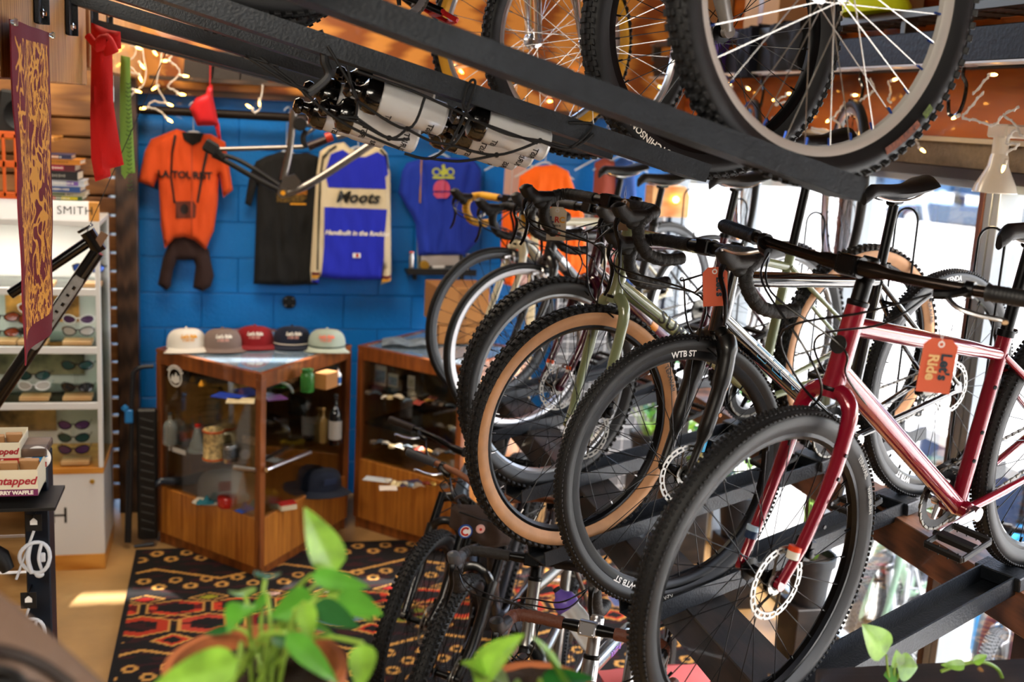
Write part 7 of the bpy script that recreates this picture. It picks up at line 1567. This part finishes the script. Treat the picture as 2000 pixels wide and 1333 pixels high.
# ---------------------------------------------------------------- bicycles standing on the rug
def floor_pose(Fx, Fy, hdeg, lean, wb, R):
    h = rad(hdeg); F = Vector((math.cos(h), math.sin(h), 0)); return pose(h, 0., lean, Vector((Fx, Fy, R*math.cos(lean)))-F*wb, R)
BGR = mat('blue_grey_paint', '5d6a7c', .3, .3, .6); MAG = mat('satin_black_lowers', '0b0c0e', .3, 0, .5); GRIPG = mat('grey_rubber_grip', '3a3d44', .6)
def fa_fork(par, I):
    m = M(); m.T = I['Ms']
    for y in (1, -1):
        for k in range(5): c = I['CRN']-I['d']*(.30+.022*k)+I['n']*-.0+Vector((.018, y*.066, 0)); m.box(c, (.012, .02, .007), RY(.5), b=.001)
    m.obj('fork_decal', mat('grey_mauve_decal', '9d96a8', .4), par)
make_bike('bicycle', 'blue-grey mountain bicycle with black suspension fork standing before the right display case', spec(R=.362, tw=.058, forktype='susp', stanchion=BLKA, frame=BGR, fork=MAG, bar='flat', barw=.76, rise=.02, wb=1.12, ha=rad(67), fl=.50, off=.045, htl=.13, sta=rad(75), stl=.42, bbx=.43, bbz=-.04, rt=1.35, post=.2, spacer=.03, stem=.05, grip=mat('brown_black_grip', '241a17', .6), fork_extra=fa_fork, steer=rad(-3)), floor_pose(.70, 4.0, 240, rad(9), 1.12, .362), 'bicycles standing on the rug')
m_b = make_bike('bicycle', 'mountain bicycle with grey grips and copper brown wrapped bar standing on the rug', spec(R=.362, tw=.056, forktype='susp', stanchion=BLKA, frame=mat('slate_paint', '2c3038', .35, .2, .5), fork=MAG, bar='flat', barw=.76, rise=.03, wb=1.1, ha=rad(68), fl=.49, off=.045, htl=.12, sta=rad(74), stl=.42, grip=GRIPG, barm=mat('copper_wrap', '8c5a40', .45, .3, bump=.3, bscale=150), fork_extra=fa_fork, spacer=.03, stem=.06, crankm=SIL), floor_pose(.725, 3.57, 240, rad(9), 1.1, .362), 'bicycles standing on the rug')
SLV = mat('brushed_silver_frame', '9a9894', .28, .95, vary=.08); DGT = mat('dark_grey_tape', '211f20', .6, bump=.3, bscale=200)
def curvy(par, I):
    m = M(); a = I['CRN']+I['d']*.02; b = I['BB']
    m.tube(bez([a+I['d']*.05, a*.75+b*.25+Vector((0, .0, .02)), a*.4+b*.6+Vector((0, 0, .09)), I['ST']-I['sd']*.25], 7), .0165, seg=12); m.obj('curved_tube', SLV, par)
make_bike('bicycle', 'silver framed bicycle with dark taped drop bar standing in the middle of the rug', spec(R=.35, tw=.045, tread='fine', frame=SLV, fork=mat('black_satin_fork', '101214', .35, 0, .3), bar='drop', barw=.42, tape=DGT, hoodm=mat('grey_hood_rubber', '4a4d52', .4), wb=1.04, ha=rad(72), fl=.39, htl=.20, stl=.54, spacer=.05, stem=.07, extra_frame=curvy, post=.12), floor_pose(.80, 2.93, 241, 0, 1.04, .35), 'bicycles standing on the rug')
BRT = mat('chestnut_bar_tape', '5e3323', .55, bump=.3, bscale=180)
make_bike('bicycle', 'silver touring bicycle with chestnut brown bar tape nearest the camera on the rug', spec(R=.35, tw=.045, tread='fine', frame=mat('polished_titanium', 'b4b6ba', .22, .95), fork=BLK, bar='drop', barw=.42, tape=BRT, wb=1.05, ha=rad(72), fl=.39, htl=.18, stl=.54, spacer=.07, stem=.08, stemm=SIL, tttext='ROUTT 45', dtm=mat('violet_lettering', '7a3fc0', .4), rt=1.2, post=.1), floor_pose(.82, 2.47, 236, 0, 1.05, .35), 'bicycles standing on the rug')
# frame bag with round badges
q = at(935, 1035, Y=3.45); o = thing('handlebar_bag', 'brown canvas bag with a round red and blue C badge and a pink pin badge', 'bag', q); BRC = fabm('brown_canvas', '33231b'); L0 = q
def BP(x, y, Yq=3.45): return at(x, y, Y=Yq)-L0
po = [(p.x, p.z) for p in (BP(882, 985), BP(960, 990), BP(1000, 1040), BP(995, 1062), BP(950, 1070), BP(905, 1045), BP(878, 1030))]
class _B: pass
cc = Cloth(po, 0, th=.05, fold=.008, seed=9); mm = cc.patch(po, back=True, step=.01); mm.obj('body', BRC, o, smooth=70)
m = M(); pp = [cc.P(BP(x, y).x, BP(x, y).z, .003) for x, y in ((892, 992), (930, 1003), (965, 1012), (990, 1028))]; m.tube(pp, .003, seg=6); m.obj('zip', BLKM, o)
for (x, y, r, mts, nm) in ((903, 1027, .0235, None, 'round_badge'), (931, 1021, .0155, None, 'pin_badge')):
    c_ = cc.P(BP(x, y).x, BP(x, y).z, .004); m = M()
    if nm == 'round_badge':
        m.lathe([(0, 0), (r, 0), (r, .0025), (0, .0025)], c=c_, ax=(0, -1, 0), seg=28, kf=[0, 0, 0]); b_ = m.obj(nm, mat('badge_blue', '1c4a9c', .4), o, smooth=0)
        m = M(); m.lathe([(0, 0), (r*.78, 0), (r*.78, .001), (0, .001)], c=c_+Vector((0, -.0027, 0)), ax=(0, -1, 0), seg=28); m.obj('badge_white', LET_W, b_, smooth=0)
        m = M(); m.tube([c_+Vector((math.cos(a)*r*.52, -.0045, math.sin(a)*r*.52)) for a in [rad(45+270*i/16) for i in range(17)]], .0036, seg=6); m.obj('badge_letter', REDG, b_)
    else:
        m.lathe([(0, 0), (r, 0), (r*.9, .004), (0, .005)], c=c_, ax=(0, -1, 0), seg=24); b_ = m.obj(nm, mat('pink_pin', 'd8a8a0', .3), o); m = M(); m.lathe([(0, 0), (r*.3, 0), (r*.3, .001), (0, .001)], c=c_+Vector((0, -.0055, 0)), ax=(0, -1, 0), seg=12); m.obj('badge_mark', REDG, b_, smooth=0)
m = M(); m.tube(bez([BP(895, 985)+Vector((0, .02, 0)), BP(890, 975), BP(905, 968), BP(915, 980)+Vector((0, .03, 0))], 5), .005, seg=6); m.obj('strap', BRC, o)
# purple topped drinking bottle and pink pannier under the rack
sp_ = thing('drinking_bottle', 'clear drinking bottle with a purple lid in the silver bicycle frame', 'water bottle', at(1160, 1260, Y=2.95)); m = M(); m.lathe([(0, 0), (.034, 0), (.037, .01), (.037, .1), (.033, .12), (.034, .135), (0, .135)], seg=24); m.obj('body', POLY, sp_); m = M(); m.lathe([(.0, .13), (.036, .13), (.038, .145), (.034, .165), (.018, .178), (.012, .19), (0, .192)], seg=24); m.obj('lid', mat('purple_lid', '6b55b0', .35), sp_); m = M(); m.lathe([(0, .188), (.012, .188), (.012, .2), (0, .202)], seg=14); m.obj('valve', BLKM, sp_)
for ob in (sp_,): ob.rotation_euler = (rad(-25), rad(-35), 0)
q = at(1290, 1320, Y=3.3); o = thing('pink_pannier', 'salmon pink pannier bag on the floor under the nearest rail', 'bag', (q.x, q.y, 0.0)); hz = .42; m = M()
m.grid(lambda u, v: Vector(((.20+.02*math.sin(v*6))*(1 if True else 1)*math.copysign(abs(math.cos(u*6.283))**.5, math.cos(u*6.283)), .12*math.copysign(abs(math.sin(u*6.283))**.5, math.sin(u*6.283)), hz*v)), 48, 14, cu=True); m.grid(lambda u, v: Vector(((u-.5)*.38, (v-.5)*.22, hz+.02*math.sin(u*3.14)*math.sin(v*3.14))), 10, 8); m.obj('body', fabm('salmon_canvas', 'd0605c'), o, smooth=60)
m = M(); m.tube([(-.19, -.06, hz+.012), (.0, -.075, hz+.022), (.19, -.06, hz+.012)], .008, seg=8); m.obj('zip', BLKM, o); m = M(); m.ball((-.12, -.10, hz+.0), .014, (1, .5, 1.6)); m.obj('zip_pull', mat('lime_pull', 'c4e020', .5), o)
# clear reflector discs and loose grey pieces behind
o = thing('clear_disc', 'clear plastic spoke disc leaning beside the pink pannier', 'disc', at(1325, 1215, Y=3.0)); m = M(); m.lathe([(.012, 0), (.07, 0), (.075, .003), (.07, .006), (.012, .006)], ax=(.75, -.55, .45), seg=36, closed=True); m.obj('plate', CLR, o, smooth=30)
for k in range(3): m = M(); m.tube([(0, -.004, 0), (.05*math.cos(k*2.1), -.01, .05*math.sin(k*2.1))], .002, seg=5); m.obj('rib', CLR, o)
# potted leafy plants between rack and window
LEAF = mat('green_leaf', '4f8f2a', .35, 0, .3, vary=.35, vscale=18, trans=.0); LEAFD = mat('deep_green_leaf', '1f5a22', .4, 0, .3, vary=.3, vscale=15); LEAFV = mat('variegated_leaf', '7fae3a', .35, 0, .3, vary=.5, vscale=30); STEM = mat('green_stem', '7fa03a', .5); TERRA = mat('terracotta', 'a85f34', .8, vary=.15, vscale=12, bump=.2); SOIL = mat('potting_soil', '2a1c12', .95, bump=1., bscale=60)
def leaf(m, p, d, w, L_, up=Vector((0, 0, 1)), droop=.5, k=0, cup=.25):
    d = Vector(d).normalized(); s_ = d.cross(up); s_ = s_.normalized() if s_.length > 1e-3 else Vector((1, 0, 0)); u_ = s_.cross(d)
    n, q = 12, 9
    def f(a, b):
        t = a; wd = w*.5*(math.sin(math.pi*min(1, t**.62))**.8)*(1.18-.25*t); x = (b*2-1); fold = abs(x)*wd*cup
        if t < .06: fold -= .0
        return Vector(p)+d*(L_*(t-droop*.18*t*t))+s_*(x*wd)-u_*(droop*L_*.55*t*t)+u_*fold
    m.grid(f, n, q, k=k)
def plant(name, label, loc, pot_r, pot_h, leaves, cat='potted plant', mats=None, group=None, pot=TERRA):
    o = thing(name, label, cat, loc, group); m = M()
    m.lathe([(0, 0), (pot_r*.72, 0), (pot_r*.94, pot_h*.82), (pot_r*1.04, pot_h*.82), (pot_r*1.06, pot_h), (pot_r*.96, pot_h), (pot_r*.88, pot_h*.86), (0, pot_h*.86)], seg=48); m.obj('pot', pot, o)
    m = M(); m.grid(lambda u, v: Vector((math.cos(u*6.283)*pot_r*.9*v, math.sin(u*6.283)*pot_r*.9*v, pot_h*.86+.006+.012*noise.noise(Vector((u*9, v*9, 1))))), 30, 8, cu=True); m.obj('soil', SOIL, o)
    for (st, tip, d, w, L_, mt, dr, *up_) in leaves:
        s_ = M(); s_.tube(bez([st, (Vector(st)+Vector(tip))/2+Vector((0, 0, .03)), tip], 6), .0026, seg=6); sk_ = s_.obj('stem', STEM, o)
        l = M(); leaf(l, tip, d, w, L_, droop=dr, **(dict(up=up_[0], cup=.12) if up_ else {})); l.obj('leaf', mt, sk_, smooth=80)
    return o
random.seed(11)
for i, (x, y, s_, n) in enumerate(((2.36, 5.3, 1., 26), (2.38, 4.75, .9, 24), (2.3, 5.8, 1.0, 22), (2.42, 4.1, .8, 16))):
    lv = []
    for k in range(n):
        a = random.uniform(0, 6.28); r = random.uniform(.03, .16)*s_; z = .25+random.uniform(.05, .55)*s_; tip = Vector((math.cos(a)*r, math.sin(a)*r, z)); lv.append(((math.cos(a)*.02, math.sin(a)*.02, .2), tip, (math.cos(a), math.sin(a), .25), .07*s_, .13*s_, [LEAF, LEAFD, LEAFV][k % 3], .7))
    zb = .35 if i < 3 else .3
    plant('leafy_plant', ['bushy green plant by the window behind the black gravel bicycle', 'bushy green plant on the window ledge below the sage green bicycle', 'bushy green plant furthest in the back right corner', 'smaller green plant by the window behind the dark red front wheel'][i], (x, y, zb), .10, .22, lv, group='leafy plants along the window', pot=mat('dark_pot', '2a2d30', .5))
    m = M(); m.box((0, 0, zb/2), (.17, .17, zb), b=.004); tag(m.obj('plant_stand', DWOOD, None, smooth=0, loc=(x, y, 0)), ['dark wooden block under the plant behind the black gravel bicycle', 'dark wooden block under the plant below the sage green bicycle', 'dark wooden block under the plant in the back right corner', 'dark wooden block under the smaller plant by the window'][i], 'stand', 'plant stands')
# ---------------------------------------------------------------- foreground: pot plant, railing with trailing leaves, leather bag
random.seed(5)
PX = at(500, 1300, Y=1.22)-Vector((0, 0, .19)); pr = .098
def PL(x, y, Yq): return at(x, y, Y=Yq)-PX
lv = []
spec_l = [((657, 1119), (595, 990), 64, 1.22, LEAFV, .05), ((614, 1168), (525, 1208), 58, 1.2, LEAF, .1), ((608, 1124), (726, 1148), 34, 1.2, LEAF, .1), ((660, 1163), (752, 1203), 46, 1.18, LEAF, .15), ((614, 1180), (706, 1229), 42, 1.17, LEAFD, .1), ((594, 1177), (608, 1262), 36, 1.16, LEAFV, .1), ((640, 1150), (734, 1217), 40, 1.21, LEAFV, .1), ((709, 1257), (703, 1355), 48, 1.14, LEAFV, .1), ((559, 1237), (668, 1342), 40, 1.14, LEAF, .15), ((467, 1292), (292, 1342), 62, 1.08, LEAFV, .15), ((447, 1228), (396, 1240), 16, 1.3, LEAFD, .2), ((522, 1160), (488, 1205), 20, 1.25, LEAF, .2), ((530, 1245), (600, 1262), 26, 1.2, LEAFD, .2)]
for (a, b, wp, Yq, mt, dr) in spec_l:
    ba = PL(a[0], a[1], Yq); tp_ = PL(b[0], b[1], Yq-.01); st = Vector((random.uniform(-.03, .03), random.uniform(-.03, .03), .165)); lv.append((st, ba, (tp_-ba), wp*.60e-3, (tp_-ba).length, mt, dr, Vector((.15, -1, .45))))
for k in range(4):
    a = random.uniform(0, 6.28); r = random.uniform(.02, .05); lv.append(((r*.4*math.cos(a), r*.4*math.sin(a), .17), Vector((math.cos(a)*r, math.sin(a)*r, .2+random.uniform(.02, .08))), (math.cos(a), math.sin(a), .1), .03, .05, [LEAF, LEAFD, LEAFV][k % 3], .7))
plant('pothos_plant', 'potted pothos with variegated leaves in a terracotta pot in the foreground', PX, pr, .19, lv)
m = M(); zt = PX.z; m.box((0, 0, -.02), (1.5, .30, .04), b=.004); tag(m.obj('railing_ledge', DWOOD, None, smooth=0, loc=(.15, 1.22, zt)), 'dark wooden ledge at the bottom edge carrying the terracotta pot', 'ledge')
m = M(); m.box((0, 0, zt/2-.02), (.09, .09, zt-.04), b=.003); tag(m.obj('railing_post', DWOOD, None, smooth=0, loc=(-.5, 1.24, 0)), 'dark post holding the foreground ledge on its left', 'post')
m = M(); m.box((0, 0, zt/2-.02), (.09, .09, zt-.04), b=.003); tag(m.obj('railing_post', DWOOD, None, smooth=0, loc=(.8, 1.24, 0)), 'dark post holding the foreground ledge on its right', 'post')
# second plant tips at bottom centre
P2 = at(1045, 1440, Y=1.30)
def P2L(x, y, Yq): return at(x, y, Y=Yq)-P2
l2 = [(P2L(960, 1400, 1.25), P2L(930, 1345, 1.2), P2L(985, 1270, 1.2)-P2L(930, 1345, 1.2), .07, .09, LEAFV, .2), (P2L(1080, 1400, 1.25), P2L(1110, 1360, 1.2), P2L(1065, 1262, 1.2)-P2L(1110, 1360, 1.2), .07, .10, LEAFV, .2), (P2L(1040, 1400, 1.25), P2L(1060, 1345, 1.2), P2L(1150, 1320, 1.2)-P2L(1060, 1345, 1.2), .05, .07, LEAFD, .2), (P2L(1020, 1400, 1.25), P2L(1000, 1350, 1.2), P2L(930, 1300, 1.2)-P2L(1000, 1350, 1.2), .06, .08, LEAFV, .2)]
o = plant('small_plant', 'second small plant whose leaf tips rise at the bottom centre', P2, .07, .07, l2)
o.location.z = P2.z
# rail corner at lower right
qa = at(1640, 1330, Y=1.75); qb = at(2150, 1300, Y=1.62)
timber('railing_bar', at(1600, 1345, Y=1.72)+Vector((0, .0, -.03)), at(2120, 1352, Y=1.5)+Vector((0, 0, -.0)), .13, .075, DWOOD, 'dark wooden railing bar at the bottom right corner', cat='railing')
pb = at(1690, 1345, Y=1.8); m = M(); m.box((0, 0, -.14), (.12, .10, .32), b=.003); tag(centre(m.obj('railing_newel', DWOOD, None, smooth=0, loc=(pb.x, pb.y, pb.z))), 'stub of dark timber post end at the bottom right', 'post')
q = at(1745, 1330, Y=1.62); o = thing('trailing_vine', 'bright green pothos sprig growing up over the railing at lower right', 'vine', q)
def VP(x, y, Yq=1.6): return at(x, y, Y=Yq)-q
for (pth, tip, tg, w, mt) in (([(1738, 1335), (1733, 1300), (1731, 1280)], (1731, 1278), (1686, 1220), .052, LEAFV), ([(1745, 1335), (1748, 1300), (1752, 1300)], (1753, 1305), (1752, 1270), .026, LEAFV), ([(1752, 1330), (1758, 1310)], (1752, 1302), (1795, 1305), .045, LEAFV), ([(1752, 1330), (1745, 1322)], (1752, 1316), (1726, 1320), .03, LEAF)):
    m = M(); m.tube(bez([VP(*p) for p in pth], 5), .0022, seg=6); s_ = m.obj('stem', STEM, o); l = M(); a = VP(*tip); b = VP(*tg); d_ = b-a; leaf(l, a, d_, w, d_.length, up=Vector((0.1, -1, .3)), droop=.1, cup=.15); l.obj('leaf', mt, s_, smooth=80)
q = at(1900, 1295, Y=1.56); o = thing('trailing_vine', 'thin vine stem with two small leaves lying over the railing at the far lower right', 'vine', q)
m = M(); m.tube(bez([VP(1840, 1313)+0*q if False else at(x, y, Y=1.56)-q for x, y in ((1838, 1312), (1880, 1298), (1920, 1294), (1950, 1310), (1962, 1340))], 7), .0032, seg=7); s_ = m.obj('stem', STEM, o)
for (a, b, w) in (((1885, 1299), (1838, 1300), .018), ((1900, 1294), (1930, 1280), .016)): l = M(); A_ = at(*a, Y=1.555)-q; B_ = at(*b, Y=1.555)-q; leaf(l, A_, B_-A_, w, (B_-A_).length, up=Vector((0, -1, .4)), droop=.1); l.obj('leaf', LEAFV, s_, smooth=80)
# brown leather bag, out of focus, lower left
q = at(20, 1400, Y=1.05); o = thing('leather_bag', 'out of focus brown leather bag with dark eyelets at the lower left corner', 'bag', q); LTH = mat('brown_leather', '6e584a', .5, bump=.25, bscale=60, vary=.15)
def LP(x, y, Yq=1.05): return at(x, y, Y=Yq)-q
po = [(p.x, p.z) for p in (LP(-120, 1150), (LP(-20, 1150)), LP(30, 1185), LP(95, 1240), LP(150, 1290), LP(215, 1350), LP(260, 1450), LP(-120, 1450))]
cc = Cloth(po, 0, th=.05, fold=.02, fs=14, seed=14); mm = cc.patch(po, back=True, step=.008); mm.obj('body', LTH, o, smooth=80)
for (x, y, rx, rz_) in ((22, 1268, .019, .010), (60, 1300, .03, .012)):
    c_ = cc.P(LP(x, y).x, LP(x, y).z, .002); m = M(); m.tube([c_+Vector((math.cos(t)*rx, -.004, math.sin(t)*rz_-math.cos(t)*rx*.2)) for t in [6.283*i/20 for i in range(20)]], .0045, seg=8, closed=True); m.obj('eyelet', BLKM, o)
m = M(); pp = [cc.P(LP(x, y).x, LP(x, y).z, .004) for x, y in ((-60, 1215), (20, 1225), (90, 1262), (150, 1310))]; m.tube(bez(pp, 6), .006, seg=8); m.obj('seam_welt', mat('dark_leather_welt', '2a211d', .5), o)
# ---------------------------------------------------------------- street outside the windows
ROAD = mat('sunlit_concrete', 'd0cdc6', .8, vary=.05, vscale=2, bump=.1)
m = M(); m.add([(XW+.12, -8, -.35), (12, -8, -.35), (12, 40, -.02), (XW+.12, 40, -.35), (90, -30, -3.6), (90, 110, -3.6)], [(0, 1, 2, 3), (1, 4, 5, 2)]); m.add([(XW+.12, -8, -.6), (12, -8, -.6), (12, 40, -.6), (XW+.12, 40, -.6), (90, -30, -4), (90, 110, -4)], [(3, 2, 1, 0), (2, 5, 4, 1)])
tag(m.obj('street_ground', ROAD, None, smooth=0), 'bright sunlit pavement and street outside the windows', 'street')['kind'] = 'structure'
m = M(); m.box((60, 60, 0), (8, 90, 7), b=.05)
for i in range(12): m.box((55.9, 22+i*7, -.6), (.3, 4, 2.6), b=.02, k=1)
o = tag(centre(m.obj('far_building', [mat('pale_blue_facade', '9db2c6', .8), mat('facade_glazing', '4a6078', .2)], None, smooth=0)), 'pale blue building on the far side of the street', 'building')
def car(loc, rz, col, label):
    o = thing('car', label, 'car', loc, 'cars parked across the street', rz=rz); P_ = mat('car_paint_'+col, col, .25, .2, 1.); m = M()
    prof = [(-2.1, .35), (-2.12, .6), (-2.0, .82), (-1.3, .92), (-.6, .93), (.7, .90), (1.5, .80), (2.05, .62), (2.1, .35)]
    def f(u, v):
        t = u*(len(prof)-1); i = min(int(t), len(prof)-2); k = t-i; x = prof[i][0]*(1-k)+prof[i+1][0]*k; z = prof[i][1]*(1-k)+prof[i+1][1]*k; y = (v-.5)*1.66; return Vector((x, y*(.94 if abs(v-.5) > .4 else 1), z-.06*abs(2*v-1)**3))
    m.grid(f, 33, 9)
    for s in (-1, 1):
        m.add([(p[0], s*.80, p[1]-.05) for p in prof]+[(2.1, s*.80, .22), (-2.1, s*.80, .22)], [tuple(range(11))]); 
    m.add([(-2.1, -.8, .22), (2.1, -.8, .22), (2.1, .8, .22), (-2.1, .8, .22)], [(0, 1, 2, 3)]); m.obj('body', P_, o, smooth=35)
    m = M(); m.grid(lambda u, v: Vector((.75-.55*u, (v-.5)*(1.4-.25*u), .9+.42*u)), 5, 7); m.grid(lambda u, v: Vector((.74-.55*u, (v-.5)*(1.4-.25*u), .89+.42*u)), 5, 7); m.obj('windscreen', mat('car_glass', '2a3a46', .05, 0, 1.), o)
    for s in (-.72, .72): m = M(); m.box((-.35, s*.5, 1.0), (.25, .4, .45), b=.05); m.obj('seat', BLKM, o)
    for x in (-1.3, 1.32):
        for s in (-1, 1):
            m = M(); m.lathe([(.0, -.09), (.31, -.09), (.33, -.06), (.33, .06), (.31, .09), (0, .09)], c=(x, s*.74, .33), ax=(0, 1, 0), seg=28); w_ = m.obj('wheel', RUB, o); m = M(); m.lathe([(0, 0), (.21, 0), (.22, .02), (0, .03)], c=(x, s*.835, .33), ax=(0, s, 0), seg=20); m.obj('hubcap', SIL, w_)
g = at(1850, 452, Y=24); 
def street_z(x): return -.35-3.25*(max(0, x-12))/78
for (px, Yq, rz, c, lb) in ((1846, 23., rad(155), '24405a', 'dark blue open car across the street, seen below the white lamp'), (2010, 20., rad(155), '3a4a58', 'dark car at the far right edge of the street view')):
    lo, hi = 8., 60.
    # walk along the sight line until it meets the street
    d = CR*((px-1000)/FPX)-CU*((446-666.5)/FPX)+_fwd; t = 5.
    while (CAMP+d*t).z > street_z((CAMP+d*t).x) and t < 80: t += .2
    p = CAMP+d*t; car((p.x, p.y, street_z(p.x)), rz, c, lb)
# blue sign board and bicycles standing outside on the pavement
q = at(1850, 965, Y=4.4); m = M(); m.box((0, 0, .45), (.05, 1.5, .80), b=.005, k=0); m.box((0, 0, .88), (.09, 1.56, .07), b=.005, k=1); m.box((0, -.6, .04), (.3, .06, .08), k=1); m.box((0, .6, .04), (.3, .06, .08), k=1)
OB = tag(m.obj('blue_board', [mat('deep_blue_board', '0c3566', .5), mat('white_board_frame', 'd8d8d4', .5)], None, smooth=0, loc=(4.15, 5.15, -.35)), 'deep blue board with a white top rail standing outside the window', 'board')
outside = [((0, 0), 0, '', dict(frame=mat('pale_grey_paint', 'b9bec2', .4), fork=mat('pale_grey_paint', 'b9bec2', .4), tread='knob', tw=.055, bar='flat', post=.1), 'pale grey bicycle with a lettered saddle standing outside the window', 3.28, 4.95, 70),
 ((0, 0), 0, '', dict(frame=mat('mint_paint', '9fc0a0', .4), fork=mat('mint_paint', '9fc0a0', .4), tread='knob', tw=.05, bar='flat'), 'mint green bicycle standing outside behind the dark red front wheel', 3.0, 4.48, 220),
 ((0, 0), 0, '', dict(frame=mat('maroon_brown_paint', '6a3038', .35), fork=mat('maroon_brown_paint', '6a3038', .35), tread='knob', tw=.055, bar='flat'), 'maroon brown bicycle standing outside at the far lower right', 3.03, 3.66, 222),
 ((0, 0), 0, '', dict(frame=mat('sky_blue_paint', '2a90c8', .35), fork=mat('sky_blue_paint', '2a90c8', .35), tread='slick', tw=.035, bar='flat', rim=mat('blue_rim', '1f7fb8', .4)), 'bicycle with sky blue frame and rims standing outside', 3.35, 4.1, 225)]
for (_, _, _, kw, lb, X_, Y_, hd_) in outside:
    R_ = .34; rub_ = dict(rub=mat('glare_washed_rubber', '4a4c4e', .8), side=mat('glare_washed_rubber', '4a4c4e', .8)); kw = dict(kw); kw.update(rub_)  # tyre rubber greyed to paint in the washed-out glare through the window
    b_ = make_bike('bicycle', lb, spec(R=R_, disc=False, **kw), floor_pose(X_, Y_, hd_, 0, 1.05, R_), 'bicycles parked outside')
    b_.location.z -= .35
    if 'lettered saddle' in lb:
        sd_ = [c for c in b_.children if c.name.startswith('saddle')][0]; s0 = sd_.data.vertices; c_ = sum((v.co for v in s0), Vector())/len(s0)
        flat_text('saddle_lettering', 'Manhattan', .04, (c_.x-.03, c_.y+.078, c_.z-.004), (-1, .22, 0), (0, 0, 1), LET_W, sd_, bold=.001)
